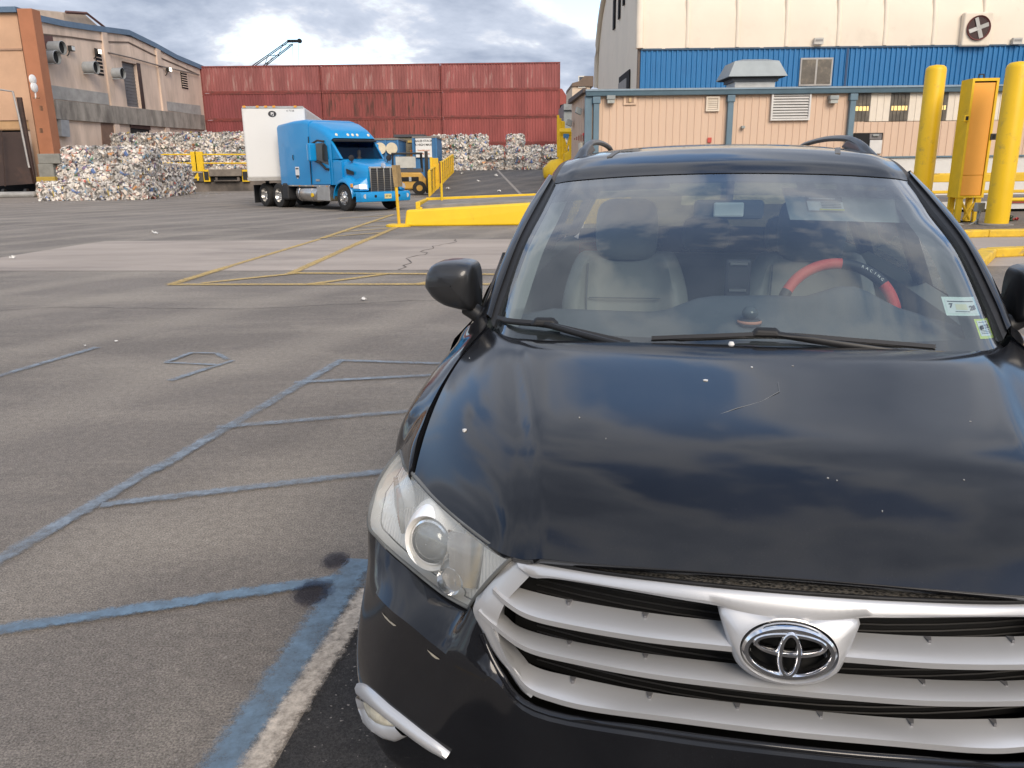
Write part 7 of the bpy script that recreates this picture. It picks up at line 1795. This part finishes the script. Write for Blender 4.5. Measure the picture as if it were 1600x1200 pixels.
MB().grid(surf([[(-.80, 4.60, 1.20), (-.4, 4.67, 1.21), (0, 4.69, 1.21), (.4, 4.67, 1.21), (.80, 4.60, 1.20)], [(-.86, 4.64, .80), (-.4, 4.74, .80), (0, 4.76, .80), (.4, 4.74, .80), (.86, 4.64, .80)], [(-.85, 4.62, .3), (-.4, 4.72, .3), (0, 4.74, .3), (.4, 4.72, .3), (.85, 4.62, .3)]], 8, 16)).build('tailgate', M_paint, car, smooth=60)
for s_ in (-1, 1): MB().box(s_ * .72 - .09, s_ * .72 + .09, 4.60, 4.72, .86, 1.10).build('tail_lamp', mat('tail_red', (.35, .02, .02), .2), car, bevel=.02)

# ---- door mirrors
def door_mirror(f):
    c = np.array((-.952, 1.55, 1.232))
    # outline seen from the front: (x, z)
    OL = [(-.098, -.005), (-.092, .035), (-.070, .068), (-.035, .080), (.02, .083), (.062, .078), (.082, .062), (.089, .02), (.088, -.04), (.084, -.085), (.060, -.092), (.015, -.085), (-.03, -.072), (-.070, -.045)]
    n = 44
    oc = curve(OL_ := [(a_, 0, b_) for a_, b_ in OL + OL[:1]], n)
    rows = []
    for s_, dy in ((1.0, .085), (1.0, .05), (1.0, .015), (.98, -.020), (.91, -.046), (.74, -.063), (.42, -.072), (.02, -.075)):
        rows.append([f(tuple(c + np.array((p[0] * s_ + .012 * (1 - s_), dy + .10 * p[0] * 0, p[2] * s_ + .004 * (1 - s_))))) for p in oc])
    sh_ = MB().grid(rows).build('door_mirror', mat('mirror_shell', (.018, .019, .021), .38, coat=.5), car, smooth=50)
    MB().poly([f(tuple(c + np.array((p[0] * .93, .080, p[2] * .92)))) for p in oc[:-1]]).build('mirror_glass', M_chr, sh_)
    MB().tube(curve([f(p) for p in ((-.905, 1.56, 1.150), (-.875, 1.55, 1.135), (-.845, 1.545, 1.115), (-.80, 1.54, 1.10))], 10), [.030 - .0 * k for k in range(11)], 10).build('mirror_arm', M_blackp, sh_, smooth=50)
both(door_mirror)

# ---- wipers
def wiper(path, name_pts):
    P = curve(path, 30)
    w = MB().tube(P, [.007 if 3 < k < 27 else .004 for k in range(31)], 6).build('wiper', M_blackp, car, smooth=60)
    MB().grid([[tuple(np.array(p) + (0, -.010, .004)) for p in P], [tuple(np.array(p) + (0, -.002, .013)) for p in P], [tuple(np.array(p) + (0, .008, .008)) for p in P]]).build('spoiler', mat('wiper_grey', (.018, .017, .017), .45), w, smooth=40)
    a_ = np.array(P[name_pts]); MB().hexa([tuple(a_ + q) for q in ((-.045, -.014, .0), (.042, -.014, .0), (.042, .014, .008), (-.045, .014, .008))], [tuple(a_ + q) for q in ((-.030, -.010, .020), (.024, -.010, .018), (.024, .012, .026), (-.030, .012, .026))]).build('wiper_joint', M_seal, w, bevel=.006)
    return w
wiper([wsp(-.975, .055, .016), wsp(-.72, .078, .018), wsp(-.53, .088, .018), wsp(-.40, .062, .016), wsp(-.25, .014, .012)], 15)
wiper([wsp(-.20, .040, .016), wsp(-.08, .062, .018), wsp(.08, .085, .018), wsp(.26, .055, .016), wsp(.46, .016, .012)], 14)
for a_, b_ in (((-.27, 1.035, 1.128), wsp(-.53, .086, .026)), ((.50, 1.06, 1.126), wsp(.08, .083, .026))):
    MB().tube(curve([a_, tuple(np.array(a_) * .5 + np.array(b_) * .5 + (0, -.01, .0)), b_], 8), .010, 6).build('wiper_arm', M_blackp, car, smooth=60)

# ---- cabin
M_cab = mat('cabin_grey', (.095, .105, .11), .8, var=.08, scale=8, bump=.1, bscale=200)
M_leather = mat('pale_leather', (.20, .205, .19), .55, var=.05, scale=6)
M_cabdark = mat('cabin_dark', (.03, .031, .034), .6)
bx('cabin_floor', M_cabdark, car, -.85, .85, 1.1, 4.5, .50, .56)
dz = lambda x, y: 1.098 + .10 * (y - 1.07) - .10 * max(0, y - 1.50) + .100 * math.exp(-((x - .375) / .15) ** 2) * min(1, max(0, (y - 1.28) / .25)) + .062 * math.exp(-((x - .03) / .20) ** 4) * min(1, max(0, (y - 1.25) / .25)) - .035 * max(0, min(1, (abs(x) - .60) / .15))
dg_ = [[(x, y + .28 * x * x * (1 if y < 1.3 else .4), min(dz(x, y), 1.40) - .035 * max(0, 1 - (y - 1.07) / .1)) for x in [i * .05 - .75 for i in range(31)]] for y in (1.08, 1.16, 1.24, 1.32, 1.40, 1.48, 1.54, 1.58)]
dash = MB().grid(dg_ + [[(p[0], p[1] + .05, p[2] - .04) for p in dg_[-1]], [(p[0], p[1] + .03, .70) for p in dg_[-1]]]).build('dashboard', M_cab, car, smooth=50)
cd_ = bx('centre_console', M_cabdark, car, -.11, .11, 1.60, 2.3, .56, .95, .03)
# phone or display standing behind the dash: dark unit with bright edges
dsp_ = bx('display_unit', M_cabdark, car, -.005, .082, 1.70, 1.73, 1.13, 1.31, .01)
for z in (1.292, 1.20, 1.150): bx('display_edge', M_alu, dsp_, .010, .068, 1.694, 1.699, z, z + .008)
# steering wheel, black with red cover sections
sw_c = np.array((.372, 1.66, 1.125)); tl = np.array((0, .42, .907)); tl /= np.linalg.norm(tl); rx_ = np.array((1, 0, 0))
stw = bpy.data.objects.new('steering_wheel', None); COL.objects.link(stw); stw.parent = car
M_red = mat('red_grip', (.62, .085, .06), .6, var=.1)
def arc_seg(a0, a1, m, nm):
    P = [tuple(sw_c + (rx_ * math.cos(R(a_)) + tl * math.sin(R(a_))) * .188) for a_ in np.linspace(a0, a1, 16)]
    return MB().tube(P, .019, 10).build(nm, m, stw, smooth=60)
arc_seg(86, 152, M_red, 'red_grip'); arc_seg(38, 86, M_cabdark, 'rim'); arc_seg(-20, 38, M_red, 'red_grip'); arc_seg(152, 200, M_cabdark, 'rim'); arc_seg(200, 262, M_red, 'red_grip'); arc_seg(262, 340, M_cabdark, 'rim')
MB().lathe([(.001, -.03), (.06, -.03), (.075, 0), (.06, .03), (.001, .04)], tuple(sw_c), tuple(np.cross(rx_, tl)), 20).build('hub', M_cabdark, stw, smooth=50)
for a_ in (0, 180, 270): MB().tube([tuple(sw_c), tuple(sw_c + (rx_ * math.cos(R(a_)) + tl * math.sin(R(a_))) * .18)], .016, 6).build('spoke', M_cabdark, stw)
for k, ch in enumerate('RACING'):
    a_ = 66 - k * 4.6; p = sw_c + (rx_ * math.cos(R(a_)) + tl * math.sin(R(a_))) * .190; rt = rx_ * math.sin(R(a_)) - tl * math.cos(R(a_)); up_ = rx_ * math.cos(R(a_)) + tl * math.sin(R(a_))
    lettering(ch, .013, M_white, stw, facing(tuple(p + np.array((0, -.0195, .006))), rt, up_))
# seats
def seat(x, label=None):
    s_ = bpy.data.objects.new('front_seat', None); COL.objects.link(s_); s_.parent = car
    def pad(rows, nm, m): return MB().grid(surf(rows, 12, 20)).build(nm, m, s_, smooth=60)
    y0 = 2.20
    prof = lambda z, w, th, y: [(x - w, y + th * .7, z), (x - w * 1.02, y + .02, z), (x - w * .80, y - .035, z), (x - w * .55, y + .012, z), (x, y + .018, z), (x + w * .55, y + .012, z), (x + w * .80, y - .035, z), (x + w * 1.02, y + .02, z), (x + w, y + th * .7, z)]
    pad([prof(.62, .24, .16, y0 - .12), prof(.85, .262, .16, y0 - .06), prof(1.05, .262, .15, y0), prof(1.18, .235, .14, y0 + .035), prof(1.26, .20, .13, y0 + .06), [(x + q, y0 + .12, 1.275) for q in (-.18, -.17, -.13, -.08, 0, .08, .13, .17, .18)]], 'backrest', M_leather)
    MB().tube([(x - .155, y0 + .008, 1.235), (x - .16, y0 - .005, 1.09), (x - .158, y0 - .02, .95)], .0035, 5).build('seam', M_cab, s_); MB().tube([(x - .15, y0 - .0, 1.09), (x + .15, y0 - .0, 1.09)], .003, 5).build('seam', M_cab, s_)
    hrp = lambda z, w, d_: [(x - w, y0 + .14, z), (x - w * .96, y0 + .06 - d_, z), (x - w * .5, y0 + .035 - d_, z), (x, y0 + .030 - d_, z), (x + w * .5, y0 + .035 - d_, z), (x + w * .96, y0 + .06 - d_, z), (x + w, y0 + .14, z)]
    pad([hrp(1.245, .10, -.02), hrp(1.28, .125, .0), hrp(1.38, .130, .01), hrp(1.46, .120, .0), hrp(1.49, .085, -.02), [(x + q, y0 + .10, 1.497) for q in (-.05, -.045, -.03, 0, .03, .045, .05)]], 'headrest', M_leather)
    for dx in (-.05, .05): MB().tube([(x + dx, y0 + .10, 1.24), (x + dx, y0 + .10, 1.34)], .008, 6).build('headrest_post', M_alu, s_)
    bx('cushion', M_leather, s_, x - .25, x + .25, y0 - .55, y0 + .05, .56, .76, .05)
    return s_
seat(-.375); seat(.375)
rs = bpy.data.objects.new('rear_bench', None); COL.objects.link(rs); rs.parent = car
bx('backrest', M_leather, rs, -.68, .68, 3.10, 3.26, .6, 1.18, .06); bx('cushion', M_leather, rs, -.68, .68, 2.65, 3.2, .56, .78, .05)
for x in (-.42, 0, .42): bx('headrest', M_leather if x else M_cab, rs, x - .12, x + .12, 3.12, 3.24, 1.19, 1.37, .05)
# sun visor with its warning label, interior mirror
sv = MB().hexa([(.205, 1.99, 1.535), (.66, 2.06, 1.515), (.655, 1.935, 1.420), (.225, 1.885, 1.435)], [(.205, 2.005, 1.545), (.66, 2.075, 1.525), (.655, 1.955, 1.425), (.225, 1.905, 1.440)]).build('sun_visor', mat('visor_grey', (.34, .36, .35), .8), car, bevel=.008)
def visor_pt(a_, b_, d_=.004):
    p = (np.array((.225, 1.885, 1.435)) * (1 - a_) + np.array((.655, 1.935, 1.420)) * a_) * (1 - b_) + (np.array((.205, 1.99, 1.535)) * (1 - a_) + np.array((.66, 2.06, 1.515)) * a_) * b_
    return tuple(p + np.array((0, -.66, -.0)) * d_ * 1.5 + np.array((0, 0, d_)))
def visor_quad(nm, a0, a1, b0, b1, m, d_=.004): return MB().quad(visor_pt(a0, b0, d_), visor_pt(a1, b0, d_), visor_pt(a1, b1, d_), visor_pt(a0, b1, d_)).build(nm, m, sv)
visor_quad('warning_label', .17, .46, .30, .62, mat('label_pale', (.55, .60, .62), .6)); visor_quad('label_header', .17, .46, .62, .80, mat('label_ink', (.10, .11, .12), .6)); visor_quad('label_yellow', .26, .46, .30, .36, mat('label_yellow', (.62, .58, .10), .6), .006)
for k in range(4): visor_quad('label_line', .28, .44, .40 + k * .055, .42 + k * .055, mat('label_ink', (.10, .11, .12), .6), .006)
visor_quad('label_line', .19, .40, .68, .71, mat('label_pale', (.55, .60, .62), .6), .007)
MB().hexa([(-.58, 2.04, 1.53), (-.205, 1.99, 1.545), (-.205, 2.15, 1.60), (-.58, 2.2, 1.585)], [(-.58, 2.05, 1.54), (-.205, 2.0, 1.555), (-.205, 2.16, 1.61), (-.58, 2.21, 1.595)]).build('sun_visor', mat('visor_grey', (.34, .36, .35), .8), car, bevel=.008)
im = bx('cabin_mirror', M_cab, car, -.115, .135, 1.90, 1.935, 1.435, 1.505, .015); MB().tube([(.01, 1.92, 1.49), (.01, 1.90, 1.57)], .014, 8).build('mirror_stem', M_cab, im)
bx('toll_tag', mat('tag_white', (.80, .84, .80), .45), im, -.046, .062, 1.885, 1.899, 1.444, 1.497, .008)
# dash compass
cmp_ = thing('dash_compass', 'small round compass on a red-rimmed base on the dashboard', 'compass', (0, 0, 0)); cmp_.parent = None
cmp_.location = Vector((OX, OY, 0)) + Matrix.Rotation(-YAW, 3, 'Z') @ Vector((.048, 1.35, 0)); cmp_.rotation_euler = (0, 0, -YAW)
zc_ = dz(.048, 1.35) - .002
MB().lathe([(.001, zc_), (.036, zc_), (.036, zc_ + .010), (.030, zc_ + .018), (.001, zc_ + .018)], (0, 0, 0), (0, 0, 1), 24).build('base', M_cabdark, cmp_, smooth=40)
MB().lathe([(.0365, zc_ + .006), (.0375, zc_ + .010), (.034, zc_ + .014)], (0, 0, 0), (0, 0, 1), 24).build('rim', mat('compass_rim', (.55, .24, .15), .5), cmp_, smooth=40)
MB().lathe([(.012, zc_ + .018), (.024, zc_ + .030), (.024, zc_ + .042), (.014, zc_ + .054), (.001, zc_ + .057)], (0, 0, 0), (0, 0, 1), 24).build('ball', mat('compass_ball', (.10, .11, .11), .15), cmp_, smooth=50)
# windscreen stickers
def on_glass(nm, pts, m, d): return MB().poly([wsp(u, v, d) for u, v in pts]).build(nm, m, wscr)
def uv_of(x, z):
    best = None
    for i in range(41):
        for j in range(61):
            q = wg[i][j]; e = (q[0] - x) ** 2 + (q[2] - z) ** 2
            if best is None or e < best[0]: best = (e, j / 60 * 2 - 1, i / 40)
    return best[1:]
def card(x0, x1, z0, z1, m, nm, d, sh=0.0, n=5, r_=0):
    """patch on the glass between x0..x1, z0..z1 (z shifted by sh across)"""
    rows = []
    for i in range(n + 1):
        row = []
        for j in range(n + 1):
            x = x0 + (x1 - x0) * j / n; z = z0 + (z1 - z0) * i / n + sh * j / n
            k = x / .0 if False else None
            row.append(x_to_glass(x, z, d))
        rows.append(row)
    return MB().grid(rows).build(nm, m, wscr)
def x_to_glass(x, z, d):
    i = 0
    for i in range(40):
        a_ = wg[i]; zz = np.interp(x, [q[0] for q in a_], [q[2] for q in a_]); zz2 = np.interp(x, [q[0] for q in wg[i + 1]], [q[2] for q in wg[i + 1]])
        if zz <= z <= zz2 or i == 39:
            f_ = (z - zz) / (zz2 - zz); y = np.interp(x, [q[0] for q in a_], [q[1] for q in a_]) * (1 - f_) + np.interp(x, [q[0] for q in wg[i + 1]], [q[1] for q in wg[i + 1]]) * f_
            return tuple(np.array((x, y, z)) + np.array((0, -.45, .89)) * d)
M_stk = mat('sticker_mint', (.66, .78, .72), .5, var=.05, scale=60); M_stk2 = mat('sticker_lime', (.58, .72, .10), .5); M_stkw = mat('sticker_pale', (.70, .76, .74), .5); M_stkink = mat('sticker_ink', (.05, .07, .09), .6)
card(.585, .690, 1.208, 1.252, M_stk, 'registration_sticker', -.004, -.006); card(.592, .684, 1.213, 1.246, M_stkw, 'sticker_field', -.0032, -.0055)
card(.620, .655, 1.219, 1.232, mat('sticker_cream', (.72, .70, .50), .5), 'sticker_band', -.0026, -.002); card(.598, .680, 1.2385, 1.241, M_stkink, 'sticker_line', -.0026, -.005); card(.615, .66, 1.2145, 1.216, M_stkink, 'sticker_line', -.0026, -.003)
card(.664, .716, 1.152, 1.196, M_stk2, 'inspection_sticker', -.004, -.004); card(.670, .710, 1.157, 1.191, M_stkw, 'sticker_field', -.0032, -.003)
for k in range(3): card(.674, .706, 1.161 + k * .0035, 1.1625 + k * .0035, M_stkink, 'sticker_line', -.0026, -.002)
card(.675, .705, 1.186, 1.1875, M_stkink, 'sticker_line', -.0026, -.002)
def glass_text(tx, x, z, sz_):
    p0, p1, p2 = np.array(x_to_glass(x, z, -.002)), np.array(x_to_glass(x + .01, z, -.002)), np.array(x_to_glass(x, z + .01, -.002))
    lettering(tx, sz_, M_stkink, wscr, facing(tuple(p0), tuple(p1 - p0), tuple(p2 - p0)), bold=.0006)
glass_text('7', .606, 1.2285, .024); glass_text('28', .671, 1.2195, .026); glass_text('05 22', .690, 1.1745, .022)
# ---- droppings, chips and scratches on the paint
def on_hood(x, y):
    best = None
    for r_ in hood_grid:
        for p in r_:
            e = (p[0] - x) ** 2 + (p[1] - y) ** 2
            if best is None or e < best[0]: best = (e, p)
    z = best[1][2] + (y - best[1][1]) * .22
    return z
M_drop = mat('bird_dropping', (.78, .76, .72), .8)
spots = [(-.76, .985, .004), (-.665, .52, .0042), (-.395, .48, .0022), (-.115, .70, .0048), (.0, .80, .0038), (.10, .82, .002), (.10, .255, .0018), (.085, .26, .002), (.165, .19, .0016), (.42, .55, .002), (-.33, .38, .0014), (.33, .30, .0014)]
for i, (x, y, s_) in enumerate(spots):
    z = on_hood(x, y); rr = random.Random(i)
    pts = [(x + s_ * (1.2 if i % 2 else .7) * math.cos(a_) * rr.uniform(.7, 1.2), y + s_ * math.sin(a_) * rr.uniform(.7, 1.2), z + .0015) for a_ in [k * math.pi / 5 for k in range(10)]]
    MB().hexa([tuple(np.array(p) + (0, 0, -.006)) for p in pts], pts).build('bird_dropping' if s_ > .0035 else 'paint_chip', M_drop if s_ > .0035 else mat('chip_grey', (.35, .34, .32), .8), hood)
z = 1.160; MB().lathe([(.001, .008), (.006, .007), (.009, 0)], (-.030, 1.045, 1.150), (0, 0, 1), 12).build('bird_dropping', M_drop, hood, smooth=50)
sc_ = [(.05, .700), (.045, .640), (.0, .580), (-.06, .530), (-.10, .495)]
MB().tube([(x, y, on_hood(x, y) + .0002) for x, y in sc_], .0009, 4).build('scratch', mat('scratch_grey', (.16, .165, .17), .6), hood)
# scuffs through the bumper paint
M_scuff = mat('scuff_primer', (.42, .38, .30), .8, var=.2, scale=60)
def bump_pt(j, i, d=.0012): p = np.array((bu + bd_[1:])[i][j]); return tuple(p + np.array((-.6, -.75, .1)) * d)
def scuff(pts, m=M_scuff): MB().poly(pts).build('paint_scuff', m, bump)
J = lambda k: 65 + int(k)       # right half columns run 65..130 mirrored; the measured side is 65..130
for j0, w_ in ((104, 5), (93, 3)):
    a_ = [np.array((bu + bd_[1:])[5][min(130, j)]) for j in range(j0, j0 + w_ + 1)]
    top_ = [tuple(p + np.array((-.6, -.75, .2)) * .0015) for p in a_]; low = [tuple(p + np.array((-.6, -.75, .2)) * .0015 + np.array((0, 0, -.006 * (1 if 0 < k < len(a_) - 1 else .2)))) for k, p in enumerate(a_)]
    MB().poly(top_ + list(reversed(low))).build('paint_scuff', M_scuff, bump)
